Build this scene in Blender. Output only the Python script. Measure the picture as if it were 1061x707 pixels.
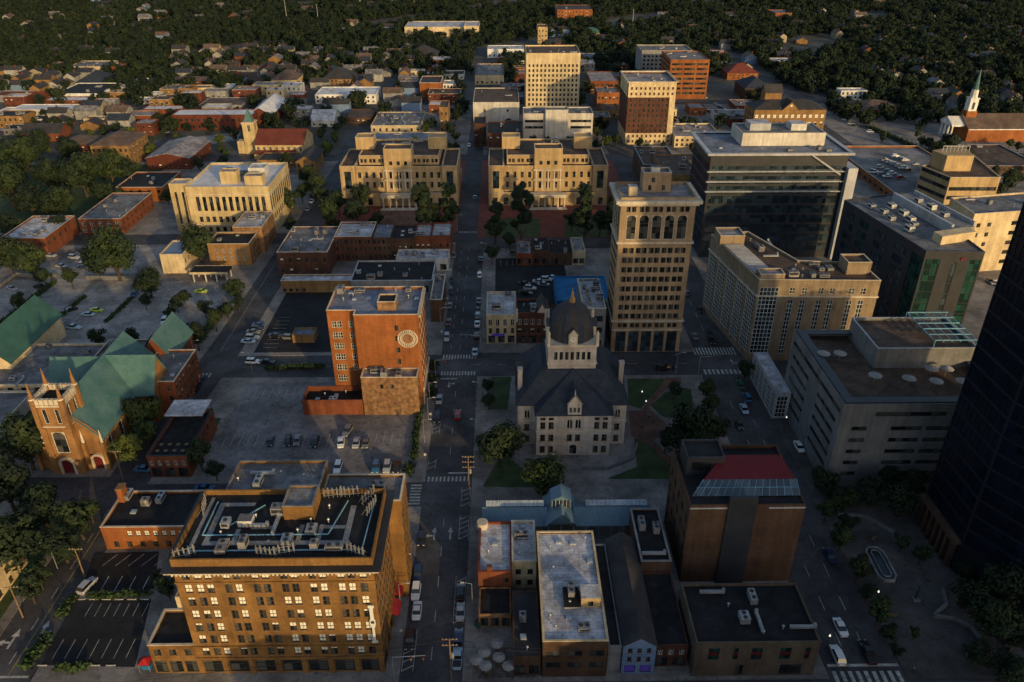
import bpy, bmesh, math, random
import numpy as np
from mathutils import Vector, Matrix
R = math.radians
for o in list(bpy.data.objects): bpy.data.objects.remove(o)
scn = bpy.context.scene
COL = scn.collection
random.seed(7)
# ------------------------------------------------------------------ camera
H = 125.0; F = 815.0; CX, CY = 530.5, 353.5; PITCH = R(29.3); YAW = R(0.7)
cam = bpy.data.objects.new('camera', bpy.data.cameras.new('camera'))
cam.data.sensor_width = 36; cam.data.lens = F / 1061 * 36
cam.data.clip_start = 1; cam.data.clip_end = 8000
cam.location = (0, 0, H); cam.rotation_euler = (R(90) - PITCH, 0, -YAW)
COL.objects.link(cam); scn.camera = cam
# ------------------------------------------------------------------ light
SUN_EL = R(11.5); SUN_AZ = R(149.4)          # azimuth measured from +Y towards +X
w = bpy.data.worlds.new('World'); scn.world = w; w.use_nodes = True
nt = w.node_tree; nt.nodes.clear()
sky = nt.nodes.new('ShaderNodeTexSky'); sky.sky_type = 'NISHITA'; sky.sun_disc = False
sky.sun_elevation = SUN_EL; sky.sun_rotation = SUN_AZ; sky.altitude = 300; sky.dust_density = 2.0
bg = nt.nodes.new('ShaderNodeBackground'); bg.inputs[1].default_value = 0.15
wo = nt.nodes.new('ShaderNodeOutputWorld')
nt.links.new(sky.outputs[0], bg.inputs[0]); nt.links.new(bg.outputs[0], wo.inputs[0])
sd = bpy.data.lights.new('sun', 'SUN'); sd.energy = 3.0; sd.angle = R(0.9); sd.color = (1.0, 0.70, 0.31)
sun = bpy.data.objects.new('sun', sd); COL.objects.link(sun)
dv = Vector((math.sin(SUN_AZ) * math.cos(SUN_EL), math.cos(SUN_AZ) * math.cos(SUN_EL), math.sin(SUN_EL)))
sun.rotation_euler = dv.to_track_quat('Z', 'Y').to_euler(); sun.location = dv * 600
scn.view_settings.view_transform = 'Standard'; scn.view_settings.look = 'None'
scn.view_settings.exposure = 0.2; scn.view_settings.gamma = 1
scn.render.engine = 'CYCLES'
# ------------------------------------------------------------------ pixel helpers (photo pixels -> world)
def ray(px, py):
    u = (px - CX) / F; v = (CY - py) / F
    d = (u, math.cos(PITCH) + v * math.sin(PITCH), -math.sin(PITCH) + v * math.cos(PITCH))
    c, s = math.cos(YAW), math.sin(YAW)
    return (d[0] * c + d[1] * s, -d[0] * s + d[1] * c, d[2])
def G(px, py, z=0.0):
    d = ray(px, py); t = (z - H) / d[2]; return (d[0] * t, d[1] * t)
def AY(px, py, Y):
    d = ray(px, py); t = Y / d[1]; return d[0] * t, H + d[2] * t
def proj(x, y, z):
    c, s = math.cos(YAW), math.sin(YAW)
    X = x * c - y * s; Y = x * s + y * c; Z = z - H
    cp, sp = math.cos(PITCH), math.sin(PITCH)
    dep = Y * cp - Z * sp
    return CX + F * X / dep, CY - F * (Y * sp + Z * cp) / dep
def BX(xl, xr, yt, yb=None, yk=None, h=None):
    """front roof corners, front base row, back roof row -> x0,x1,y0,y1,h"""
    xm = (xl + xr) / 2
    if h is None:
        Y = G(xm, yb)[1]; a = AY(xl, yt, Y); b = AY(xr, yt, Y); h = (a[1] + b[1]) / 2; x0, x1 = a[0], b[0]
    else:
        a = G(xl, yt, h); b = G(xr, yt, h); Y = (a[1] + b[1]) / 2; x0, x1 = a[0], b[0]
    Yk = G(xm, yk, h)[1] if yk else Y + 10
    return x0, x1, Y, Yk, h
# ------------------------------------------------------------------ materials
MATS = {}
def mat(name, rgb, rough=.85, var=.25, scale=.25, metal=0.0, kind='noise', rgb2=None, emit=0, spec=.3):
    if name in MATS: return MATS[name]
    m = bpy.data.materials.new(name); m.use_nodes = True; t = m.node_tree; N = t.nodes; L = t.links
    b = N['Principled BSDF']; b.inputs['Roughness'].default_value = rough; b.inputs['Metallic'].default_value = metal
    b.inputs['Specular IOR Level'].default_value = spec
    tc = N.new('ShaderNodeTexCoord'); co = tc.outputs['Object']
    def noise(sc, det=5, ro=.6):
        n = N.new('ShaderNodeTexNoise'); n.inputs['Scale'].default_value = sc
        n.inputs['Detail'].default_value = det; n.inputs['Roughness'].default_value = ro
        L.new(co, n.inputs['Vector']); return n.outputs['Fac']
    def ramp(src, p0, c0, p1, c1):
        r = N.new('ShaderNodeValToRGB'); r.color_ramp.elements[0].position = p0; r.color_ramp.elements[0].color = (*c0, 1)
        r.color_ramp.elements[1].position = p1; r.color_ramp.elements[1].color = (*c1, 1); L.new(src, r.inputs[0]); return r.outputs[0]
    def mul(a, bb, f=1.0, mode='MULTIPLY'):
        x = N.new('ShaderNodeMix'); x.data_type = 'RGBA'; x.blend_type = mode; x.inputs[0].default_value = f
        L.new(a, x.inputs[6]); L.new(bb, x.inputs[7]); return x.outputs[2]
    lo = tuple(c * (1 - var) for c in rgb); hi = tuple(min(1, c * (1 + var)) for c in rgb)
    if rgb2: hi = rgb2; lo = rgb
    out = ramp(noise(scale), .32, lo, .68, hi)
    if kind != 'plain':
        g = ramp(noise(scale * 9, 4, .7), .3, (.72,) * 3, .7, (1.15,) * 3); out = mul(out, g, .8)
    if kind in ('brick', 'noise') and rgb[0] > .08:
        mp = N.new('ShaderNodeMapping'); mp.inputs['Scale'].default_value = (.9, .9, .07); L.new(co, mp.inputs[0]); sn = N.new('ShaderNodeTexNoise'); sn.inputs['Scale'].default_value = 1.0; sn.inputs['Detail'].default_value = 5; L.new(mp.outputs[0], sn.inputs['Vector'])
        out = mul(out, ramp(sn.outputs['Fac'], .38, (.66, .64, .62), .58, (1.04, 1.04, 1.04)), .5)
        out = mul(out, ramp(noise(.11, 3), .4, (.84, .82, .8), .62, (1.08, 1.08, 1.08)), .8)
    if kind == 'roof':
        # patched membrane: blotches of wear, seams
        wv = N.new('ShaderNodeTexBrick'); wv.inputs['Scale'].default_value = .32; wv.inputs['Mortar Size'].default_value = .012
        wv.inputs['Color1'].default_value = (1, 1, 1, 1); wv.inputs['Color2'].default_value = (.74, .74, .77, 1); wv.inputs['Mortar'].default_value = (.45, .45, .45, 1)
        L.new(co, wv.inputs['Vector']); out = mul(out, wv.outputs[0], .8)
        out = mul(out, ramp(noise(.55, 8, .75), .38, (.36, .34, .32), .54, (1, 1, 1)), .55); out = mul(out, ramp(noise(.13, 5, .6), .42, (.68, .66, .64), .55, (1.05, 1.05, 1.05)), .8)
    if kind == 'asphalt':
        v = N.new('ShaderNodeTexVoronoi'); v.feature = 'DISTANCE_TO_EDGE'; v.inputs['Scale'].default_value = .14
        nz = N.new('ShaderNodeTexNoise'); nz.inputs['Scale'].default_value = .5; L.new(co, nz.inputs['Vector'])
        ad = N.new('ShaderNodeVectorMath'); ad.operation = 'MULTIPLY_ADD'; ad.inputs[1].default_value = (2.2,) * 3
        L.new(nz.outputs['Color'], ad.inputs[0]); L.new(co, ad.inputs[2]); L.new(ad.outputs[0], v.inputs['Vector'])
        out = mul(out, ramp(v.outputs['Distance'], .004, (.55, .55, .55), .018, (1, 1, 1)), .55)
        out = mul(out, ramp(noise(.09, 6, .7), .38, (.50,) * 3, .62, (1.18,) * 3), .85); out = mul(out, ramp(noise(.9, 3, .5), .30, (.45,) * 3, .40, (1,) * 3), .7); out = mul(out, ramp(noise(.035, 2, .5), .45, (.78, .78, .8), .52, (1.06,) * 3), .8)
    if kind == 'brick':
        br = N.new('ShaderNodeTexBrick'); br.inputs['Scale'].default_value = 1.0; br.inputs['Brick Width'].default_value = .5
        br.inputs['Row Height'].default_value = .17; br.inputs['Mortar Size'].default_value = .012
        br.inputs['Color1'].default_value = (1, 1, 1, 1); br.inputs['Color2'].default_value = (.74, .72, .7, 1); br.inputs['Mortar'].default_value = (.8, .8, .8, 1)
        sx = N.new('ShaderNodeSeparateXYZ'); L.new(co, sx.inputs[0]); sm = N.new('ShaderNodeMath'); L.new(sx.outputs[0], sm.inputs[0]); L.new(sx.outputs[1], sm.inputs[1])
        cb = N.new('ShaderNodeCombineXYZ'); L.new(sm.outputs[0], cb.inputs[0]); L.new(sx.outputs[2], cb.inputs[1])
        L.new(cb.outputs[0], br.inputs['Vector']); out = mul(out, br.outputs[0], .8)
    if kind == 'seam':
        wv = N.new('ShaderNodeTexWave'); wv.inputs['Scale'].default_value = .8; wv.wave_profile = 'SAW'; L.new(co, wv.inputs['Vector'])
        out = mul(out, ramp(wv.outputs[0], .80, (1, 1, 1), .95, (.4, .4, .42)), .7)
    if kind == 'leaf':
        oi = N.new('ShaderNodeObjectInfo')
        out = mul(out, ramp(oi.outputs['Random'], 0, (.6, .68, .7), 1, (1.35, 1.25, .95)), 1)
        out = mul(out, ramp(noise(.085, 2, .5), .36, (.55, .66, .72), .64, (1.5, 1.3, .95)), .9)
    if kind == 'car':
        pass
    L.new(out, b.inputs['Base Color'])
    if emit:
        L.new(out, b.inputs['Emission Color']); b.inputs['Emission Strength'].default_value = emit
    MATS[name] = m; return m
def glassmat(name, c0, c1, rough=.06):
    if name in MATS: return MATS[name]
    m = bpy.data.materials.new(name); m.use_nodes = True; t = m.node_tree; b = t.nodes['Principled BSDF']
    oi = t.nodes.new('ShaderNodeObjectInfo'); r = t.nodes.new('ShaderNodeValToRGB')
    r.color_ramp.elements[0].color = (*c0, 1); r.color_ramp.elements[1].color = (*c1, 1); r.color_ramp.elements[0].position = .35
    tc = t.nodes.new('ShaderNodeTexCoord'); sn = t.nodes.new('ShaderNodeVectorMath'); sn.operation = 'SNAP'; sn.inputs[1].default_value = (1.6, 1.6, 1.9); wn = t.nodes.new('ShaderNodeTexWhiteNoise'); wn.noise_dimensions = '3D'
    ad = t.nodes.new('ShaderNodeMath'); ad.operation = 'ADD'; fr = t.nodes.new('ShaderNodeMath'); fr.operation = 'FRACT'
    t.links.new(tc.outputs['Object'], sn.inputs[0]); t.links.new(sn.outputs[0], wn.inputs['Vector']); t.links.new(wn.outputs['Value'], ad.inputs[0]); t.links.new(oi.outputs['Random'], ad.inputs[1]); t.links.new(ad.outputs[0], fr.inputs[0])
    bn = t.nodes.new('ShaderNodeTexNoise'); bn.inputs['Scale'].default_value = .7; bp = t.nodes.new('ShaderNodeBump'); bp.inputs['Strength'].default_value = .04; t.links.new(tc.outputs['Object'], bn.inputs['Vector']); t.links.new(bn.outputs['Fac'], bp.inputs['Height']); t.links.new(bp.outputs[0], b.inputs['Normal'])
    t.links.new(fr.outputs[0], r.inputs[0]); t.links.new(r.outputs[0], b.inputs['Base Color'])
    b.inputs['Roughness'].default_value = rough; b.inputs['Specular IOR Level'].default_value = .6
    MATS[name] = m; return m
GL = glassmat('window_glass', (.010, .012, .014), (.085, .083, .075))
GLB = glassmat('blue_glass', (.010, .018, .026), (.045, .070, .085), .05)
GLB.node_tree.nodes['Principled BSDF'].inputs['IOR'].default_value = 1.9
GLN = glassmat('night glass', (.002, .005, .012), (.005, .010, .022), .2)
GLN.node_tree.nodes['Principled BSDF'].inputs['Specular IOR Level'].default_value = .28
GLG = glassmat('green_glass', (.004, .02, .018), (.014, .065, .05), .07)
M = dict(
 taupe=mat('taupe brick', (.14, .105, .075), kind='brick', var=.15), cloth=mat('dark trousers', (.02, .022, .03)), shirt=mat('grey blue shirt', (.12, .14, .18)), shirtb=mat('pale shirt', (.45, .44, .42)), flesh=mat('skin', (.42, .25, .17), var=.05), hair=mat('dark hair', (.02, .014, .01)),
 bronze=mat('bronze window frame', (.07, .055, .04), rough=.5, var=.1, kind='plain'), hwhite=mat('house white paint', (.33, .32, .30), var=.2), hcream=mat('house cream paint', (.36, .30, .20), var=.2), hgrey=mat('house grey paint', (.27, .27, .26), var=.2),
 tanbrick=mat('tan brick', (.29, .165, .065), kind='brick', var=.18), hotelbrick=mat('ochre brick', (.215, .112, .034), kind='brick', var=.3),
 redbrick=mat('red brick', (.20, .062, .028), kind='brick', var=.25), orangebrick=mat('orange brick', (.31, .105, .030), kind='brick', var=.2),
 darkbrick=mat('dark brick', (.10, .042, .028), kind='brick', var=.25), brownbrick=mat('brown brick', (.10, .055, .034), kind='brick', var=.2),
 oldbrick=mat('weathered brick', (.27, .15, .075), kind='brick', var=.45, scale=.9), churchbrick=mat('church brick', (.30, .155, .060), kind='brick', var=.3),
 buff=mat('buff limestone', (.52, .40, .21), var=.15), cream=mat('cream stone', (.58, .46, .28), var=.15), greystone=mat('grey limestone', (.46, .41, .37), var=.2, scale=.5),
 ctstone=mat('tan stone', (.44, .31, .16), var=.15), towerstone=mat('brown stone', (.33, .235, .145), var=.18), hotelstone=mat('greyish tan panel', (.26, .195, .13), var=.2), concrete=mat('pale concrete', (.17, .172, .18), var=.15), dkconcrete=mat('grey concrete', (.24, .24, .25), var=.2),
 paleface=mat('pale precast', (.56, .52, .46), var=.12), white=mat('white paint', (.72, .71, .68), var=.1), offwhite=mat('dirty white paint', (.55, .54, .50), var=.2),
 wroof=mat('white roof membrane', (.62, .62, .66), kind='roof', var=.15), groof=mat('grey gravel roof', (.22, .22, .23), kind='roof', var=.25),
 pinkroof=mat('faded grey roof', (.36, .33, .33), kind='roof', var=.25), cleanroof=mat('clean white roof', (.68, .68, .71), var=.08), maroonbrick=mat('maroon brick', (.135, .036, .022), kind='brick', var=.25), droof=mat('black membrane roof', (.020, .021, .024), kind='roof', var=.3), broof=mat('brown gravel roof', (.13, .085, .06), kind='roof', var=.25),
 blroof=mat('blue grey roof', (.24, .27, .34), kind='roof', var=.15), slate=mat('slate', (.030, .038, .055), var=.3, scale=.6, kind='seam'), copper=mat('green copper', (.05, .13, .13), rgb2=(.10, .19, .18), scale=.22, kind='seam', rough=.6),
 dkgreen=mat('dark green metal', (.04, .11, .085), kind='seam', var=.2, rough=.5), tile=mat('red roof tile', (.16, .040, .026), kind='seam', var=.2), shingle=mat('dark shingle', (.042, .040, .042), var=.3), brshingle=mat('brown shingle', (.13, .09, .07), var=.3),
 redroof=mat('crimson metal roof', (.12, .012, .017), kind='seam', var=.12, rough=.5), bluepaint=mat('blue painted wall', (.015, .13, .30), var=.25), bluesiding=mat('blue siding', (.16, .24, .38), kind='seam', var=.1),
 teal=mat('blue grey metal roof', (.12, .20, .26), kind='seam', var=.15, rough=.5), blmetal=mat('blue steel', (.16, .34, .48), rough=.45), dkpanel=mat('dark panel', (.035, .037, .045), rough=.4, var=.2), panel=mat('silver panel', (.40, .41, .44), rough=.4, var=.1),
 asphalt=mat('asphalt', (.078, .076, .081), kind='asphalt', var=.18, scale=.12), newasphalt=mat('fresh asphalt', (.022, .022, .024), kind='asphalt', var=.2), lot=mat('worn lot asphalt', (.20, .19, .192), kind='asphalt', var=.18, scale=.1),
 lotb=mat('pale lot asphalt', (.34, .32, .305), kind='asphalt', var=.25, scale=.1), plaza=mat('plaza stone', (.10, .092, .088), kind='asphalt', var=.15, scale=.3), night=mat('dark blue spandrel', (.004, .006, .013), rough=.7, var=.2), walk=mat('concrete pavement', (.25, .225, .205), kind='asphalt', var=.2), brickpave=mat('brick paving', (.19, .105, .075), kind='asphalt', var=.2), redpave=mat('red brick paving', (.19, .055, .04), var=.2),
 mark=mat('road paint', (.26, .255, .245), rgb2=(.62, .61, .58), scale=1.1), ymark=mat('yellow road paint', (.55, .38, .08), var=.2, scale=2.),
 grass=mat('grass', (.020, .038, .014), rgb2=(.060, .090, .030), scale=.22), soil=mat('town ground', (.038, .042, .026), rgb2=(.12, .11, .10), scale=.035), metal=mat('galvanised metal', (.42, .43, .45), rough=.4, metal=.4), dkmetal=mat('dark metal', (.03, .03, .033), rough=.5),
 wood=mat('pole timber', (.22, .15, .09), var=.3), bark=mat('bark', (.06, .045, .033), var=.3, scale=2), frame=mat('white window frame', (.66, .65, .60), var=.08), blind=mat('window blind', (.70, .66, .56), var=.1, kind='plain'), trim=mat('stone trim', (.55, .48, .38), var=.15),
 reddoor=mat('red door', (.13, .012, .014), var=.1), awning=mat('red canvas', (.22, .012, .018), var=.15), canvas=mat('white canvas', (.32, .31, .305), var=.08), lamp=mat('lit lamp globe', (1, .93, .8), emit=1.0, kind='plain', var=0), tyre=mat('tyre', (.012, .012, .012)), rim=mat('wheel rim', (.45, .45, .46), rough=.35, metal=.6),
 purple=mat('purple neon window', (.08, .05, .34), emit=.08, kind='plain', var=.6, scale=3), hedge=mat('hedge', (.030, .055, .018), var=.4, scale=1.2), carglass=mat('car glass', (.012, .014, .017), rough=.05, kind='plain', spec=.6), headlamp=mat('headlamp', (.7, .7, .68), rough=.15, kind='plain'), taillamp=mat('tail lamp', (.35, .01, .01), rough=.2, kind='plain'),
 skin=mat('window skylight', (.35, .42, .50), rough=.2), signwhite=mat('sign enamel', (.58, .57, .52), var=.03, kind='plain'), gold=mat('gilded metal', (.30, .20, .085), rough=.5, metal=.2), water=mat('fountain water', (.02, .03, .035), rough=.08), red=mat('red paint', (.40, .02, .02), rough=.4, var=.1), greenawn=mat('yellow green paint', (.35, .42, .05), rough=.5),
)
WOODL = [mat('far woods dark', (.005, .013, .009), rgb2=(.013, .026, .015), kind='leaf', scale=.4, rough=.9), mat('far woods light', (.008, .018, .011), rgb2=(.024, .038, .018), kind='leaf', scale=.4, rough=.9)]
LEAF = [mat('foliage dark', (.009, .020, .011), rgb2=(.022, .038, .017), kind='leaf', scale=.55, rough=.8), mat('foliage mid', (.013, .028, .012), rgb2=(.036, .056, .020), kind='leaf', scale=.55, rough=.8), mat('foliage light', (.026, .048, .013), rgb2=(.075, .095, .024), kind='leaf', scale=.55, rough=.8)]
# ------------------------------------------------------------------ mesh builder
class MB:
    def __init__(s): s.v = []; s.f = []; s.m = []; s.mats = []
    def mi(s, m):
        m = M[m] if isinstance(m, str) else m
        if m not in s.mats: s.mats.append(m)
        return s.mats.index(m)
    def face(s, pts, m):
        n = len(s.v); s.v += [tuple(p) for p in pts]; s.f.append(tuple(range(n, n + len(pts)))); s.m.append(s.mi(m)); return s
    def box(s, x0, x1, y0, y1, z0, z1, m, bottom=True):
        n = len(s.v); s.v += [(x, y, z) for z in (z0, z1) for y in (y0, y1) for x in (x0, x1)]; k = s.mi(m)
        fs = [(4, 5, 7, 6), (0, 1, 5, 4), (1, 3, 7, 5), (3, 2, 6, 7), (2, 0, 4, 6)]
        if bottom: fs.append((2, 3, 1, 0))
        s.f += [tuple(n + i for i in f) for f in fs]; s.m += [k] * len(fs); return s
    def prism(s, poly, z0, z1, m, bottom=False, top=True):
        n = len(poly); b = len(s.v); k = s.mi(m)
        s.v += [(x, y, z0) for x, y in poly] + [(x, y, z1) for x, y in poly]
        for i in range(n):
            j = (i + 1) % n; s.f.append((b + i, b + j, b + n + j, b + n + i)); s.m.append(k)
        if top: s.f.append(tuple(b + n + i for i in range(n))); s.m.append(k)
        if bottom: s.f.append(tuple(b + i for i in reversed(range(n)))); s.m.append(k)
        return s
    def cyl(s, p0, p1, r0, r1, m, n=8, cap=True):
        p0 = Vector(p0); p1 = Vector(p1); d = (p1 - p0).normalized()
        a = d.orthogonal().normalized(); c = d.cross(a); b = len(s.v); k = s.mi(m)
        for p, r in ((p0, r0), (p1, r1)):
            for i in range(n):
                t = 2 * math.pi * i / n; q = p + (a * math.cos(t) + c * math.sin(t)) * r; s.v.append(tuple(q))
        for i in range(n):
            j = (i + 1) % n; s.f.append((b + i, b + j, b + n + j, b + n + i)); s.m.append(k)
        if cap: s.f.append(tuple(b + n + i for i in range(n))); s.m.append(k); s.f.append(tuple(b + i for i in reversed(range(n)))); s.m.append(k)
        return s
    def lathe(s, prof, m, n=16, cx=0, cy=0):
        b = len(s.v); k = s.mi(m)
        for r, z in prof:
            for i in range(n):
                t = 2 * math.pi * (i + .5) / n; s.v.append((cx + r * math.cos(t), cy + r * math.sin(t), z))
        for q in range(len(prof) - 1):
            for i in range(n):
                j = (i + 1) % n; s.f.append((b + q * n + i, b + q * n + j, b + (q + 1) * n + j, b + (q + 1) * n + i)); s.m.append(k)
        return s
    def gable(s, x0, x1, y0, y1, z0, z1, m, axis='y', wall=None, th=.25, over=.4):
        """two roof slopes with thickness; ridge along axis; wall = material for gable triangles"""
        if axis == 'y':
            xm = (x0 + x1) / 2; k = (z1 - z0) / (xm - x0); e0 = z0 - k * over
            if wall:
                for y in (y0, y1): s.face([(x0, y, z0), (x1, y, z0), (xm, y, z1)] if y == y0 else [(x1, y, z0), (x0, y, z0), (xm, y, z1)], wall)
            a, b = y0 - over, y1 + over
            for sg in (-1, 1):
                xe = (x0 - over) if sg < 0 else (x1 + over)
                P = [(xe, a, e0), (xm, a, z1), (xm, b, z1), (xe, b, e0)]
                T = [(p[0], p[1], p[2] + th) for p in P]
                if sg > 0: P = P[::-1]; T = T[::-1]
                s.face(T[::-1] , m); s.face(P, m)
                for i in range(4): j = (i + 1) % 4; s.face([P[i], P[j], T[j], T[i]], m)
        else:
            n0 = len(s.v); s.gable(y0, y1, x0, x1, z0, z1, m, 'y', wall, th, over)
            for i in range(n0, len(s.v)): x, y, z = s.v[i]; s.v[i] = (y, x, z)
        return s
    def hip(s, x0, x1, y0, y1, z0, z1, m, over=.5, ridge=None):
        x0 -= over; x1 += over; y0 -= over; y1 += over
        W, D = x1 - x0, y1 - y0; b = [(x0, y0, z0), (x1, y0, z0), (x1, y1, z0), (x0, y1, z0)]
        if W >= D: r0 = (x0 + D / 2, (y0 + y1) / 2, z1); r1 = (x1 - D / 2, (y0 + y1) / 2, z1); fs = [[b[0], b[1], r1, r0], [b[1], b[2], r1], [b[2], b[3], r0, r1], [b[3], b[0], r0]]
        else: r0 = ((x0 + x1) / 2, y0 + W / 2, z1); r1 = ((x0 + x1) / 2, y1 - W / 2, z1); fs = [[b[0], b[1], r0], [b[1], b[2], r1, r0], [b[2], b[3], r1], [b[3], b[0], r0, r1]]
        for f in fs: s.face(f, m)
        s.face(b[::-1], m)
        return s
    def mesh(s, name):
        me = bpy.data.meshes.new(name); me.from_pydata(s.v, [], s.f)
        for m in s.mats: me.materials.append(m)
        me.polygons.foreach_set('material_index', s.m); me.update(); return me
    def build(s, name, parent=None, loc=None, rz=0):
        o = bpy.data.objects.new(name, s.mesh(name)); COL.objects.link(o)
        if parent: o.parent = parent
        if loc: o.location = loc
        o.rotation_euler.z = rz; return o
def tag(o, label=None, cat=None, group=None, kind=None):
    if label: o['label'] = label
    if cat: o['category'] = cat
    if group: o['group'] = group
    if kind: o['kind'] = kind
    return o
def thing(name, label, cat, loc=(0, 0, 0), rz=0, group=None):
    o = bpy.data.objects.new(name, None); o.empty_display_size = 1; COL.objects.link(o); o.location = loc; o.rotation_euler.z = rz
    return tag(o, label, cat, group)
def inst(name, me, parent, loc=(0, 0, 0), rz=0):
    o = bpy.data.objects.new(name, me); COL.objects.link(o); o.parent = parent; o.location = loc; o.rotation_euler.z = rz; return o
def struct(o): o['kind'] = 'structure'; return o
# ------------------------------------------------------------------ polygons
def offset(poly, d):
    """inset (d>0) of a CCW polygon"""
    n = len(poly); out = []
    for i in range(n):
        p0, p1, p2 = (Vector(poly[i - 1]), Vector(poly[i]), Vector(poly[(i + 1) % n]))
        d1 = (p1 - p0).normalized(); d2 = (p2 - p1).normalized()
        n1 = Vector((-d1.y, d1.x)); n2 = Vector((-d2.y, d2.x)); b = n1 + n2
        k = b.dot(n1)
        out.append(tuple(p1 + b * (d / k)) if abs(k) > 1e-4 else tuple(p1 + n1 * d))
    return out
def ring(mb, poly, outd, ind, z0, z1, m):
    a = offset(poly, -outd); b = offset(poly, ind); n = len(poly)
    for i in range(n):
        j = (i + 1) % n
        mb.face([(*a[i], z0), (*a[j], z0), (*a[j], z1), (*a[i], z1)], m)
        mb.face([(*b[j], z0), (*b[i], z0), (*b[i], z1), (*b[j], z1)], m)
        mb.face([(*a[i], z1), (*a[j], z1), (*b[j], z1), (*b[i], z1)], m)
        mb.face([(*a[j], z0), (*a[i], z0), (*b[i], z0), (*b[j], z0)], m)
# ------------------------------------------------------------------ windows
def win_geo(mb, w, h, kind, T):
    """window drawn in its own frame (x across, z up, +y inward), T maps to the target space"""
    def box(x0, x1, y0, y1, z0, z1, m):
        n = len(mb.v); mb.box(x0, x1, y0, y1, z0, z1, m)
        for i in range(n, len(mb.v)): mb.v[i] = T(mb.v[i])
    def pane(x0, x1, z0, z1, m, y=.16): mb.face([T(p) for p in ((x0, y, z0), (x1, y, z0), (x1, y, z1), (x0, y, z1))], m)
    g = GL; fr = 'frame'; a = w / 2
    if kind in ('dark', 'ribbon', 'store'): fr = 'dkmetal'
    if kind == 'curtain': g = GLG; fr = 'dkmetal'
    if kind == 'bcurtain': g = GLB; fr = 'dkmetal'
    if kind == 'gpanel': g = GLG; fr = 'dkmetal'; box(-a + .09, a - .09, .08, .15, h * .34, h * .62, 'reddoor')
    if kind == 'ncurtain': g = GLN; fr = 'night'
    if kind == 'neon': g = M['purple']; fr = 'dkmetal'
    if kind in ('gridw', 'grida'): g = GLB
    if kind.startswith('sash'): fr = 'bronze'
    fw = .08 if w < 3 else .12
    if kind == 'sashb': pane(-a, a, 0, h * .5, g); pane(-a, a, h * .5, h, 'blind', .14)
    elif kind == 'sashf': pane(-a, a, 0, h * .12, g); pane(-a, a, h * .12, h, 'blind', .14)
    elif kind == 'sashq': pane(-a, a, 0, h * .72, g); pane(-a, a, h * .72, h, 'blind', .14)
    else: pane(-a, a, 0, h, g)
    box(-a, -a + fw, .04, .18, 0, h, fr); box(a - fw, a, .04, .18, 0, h, fr); box(-a + fw, a - fw, .04, .18, 0, fw, fr); box(-a + fw, a - fw, .04, .18, h - fw, h, fr)
    if kind.startswith('sash'): box(-a + fw, a - fw, .06, .13, h * .5 - .04, h * .5 + .04, fr)
    if kind.startswith('sash') and w > .9: box(-.03, .03, .07, .135, fw, h - fw, fr)
    if kind == 'cross':
        box(-.05, .05, .06, .13, fw, h - fw, fr); box(-a + fw, a - fw, .055, .135, h * .5 - .05, h * .5 + .05, fr)
    if kind in ('ribbon', 'curtain', 'bcurtain', 'ncurtain'):
        n = max(1, round(w / 1.6))
        for i in range(1, n): x = -a + w * i / n; box(x - .04, x + .04, .06, .13, fw, h - fw, fr)
        if kind != 'ribbon':
            for i in range(1, max(1, round(h / 3.6))): z = h * i / round(h / 3.6); box(-a + fw, a - fw, .05, .135, z - .06, z + .06, fr)
    if kind == 'gridw':
        n = max(2, round(w / 1.1)); q = max(2, round(h / 1.4))
        for i in range(1, n): x = -a + w * i / n; box(x - .06, x + .06, .05, .13, fw, h - fw, fr)
        for i in range(1, q): z = h * i / q; box(-a + fw, a - fw, .045, .135, z - .06, z + .06, fr)
    if kind == 'store':
        n = max(1, round(w / 1.5))
        for i in range(1, n): x = -a + w * i / n; box(x - .04, x + .04, .06, .13, fw, h * .72, fr)
        box(-a + fw, a - fw, .055, .135, h * .72, h * .72 + .12, fr)
    if kind in ('arch', 'archw'):
        st = 'trim'; N = 8; r = a
        for sg in (-1, 1):
            pts = [(sg * a, h)] + [(sg * a * math.cos(t), h - r + r * math.sin(t)) for t in [math.pi / 2 * i / N for i in range(N + 1)]]
            P = [T((x, .015, z)) for x, z in pts]; mb.face(P if sg < 0 else P[::-1], st)
            Q = [T((x, .16, z)) for x, z in pts]
            for i in range(1, N + 1): mb.face([P[i], P[i + 1], Q[i + 1], Q[i]], st)
        if kind == 'arch':
            for z in (h * .36, h * .66): box(-a + fw, a - fw, .05, .14, z - .1, z + .1, 'dkmetal')
        box(-.06, .06, .06, .13, fw, h - fw, 'dkmetal' if kind == 'arch' else fr)
    if kind in ('sash', 'sashb', 'sashf', 'sashq', 'cross', 'archw') and w < 3: box(-a - .1, a + .1, -.07, .04, -.12, 0, 'oldbrick')
WC = {}
def win_mesh(w, h, kind):
    k = (round(w, 2), round(h, 2), kind)
    if k not in WC:
        mb = MB(); win_geo(mb, w, h, kind, lambda p: tuple(p)); WC[k] = mb.mesh('window')
    return WC[k]
WRND = random.Random(3)
def pick(kind):
    if kind == 'mix': return WRND.choice(['sash', 'sash', 'sash', 'sashb', 'sashf', 'sashf', 'sashf', 'sashq'])
    if kind == 'mixd': return WRND.choice(['sash', 'sash', 'sash', 'sashb', 'sashq'])
    return kind
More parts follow.
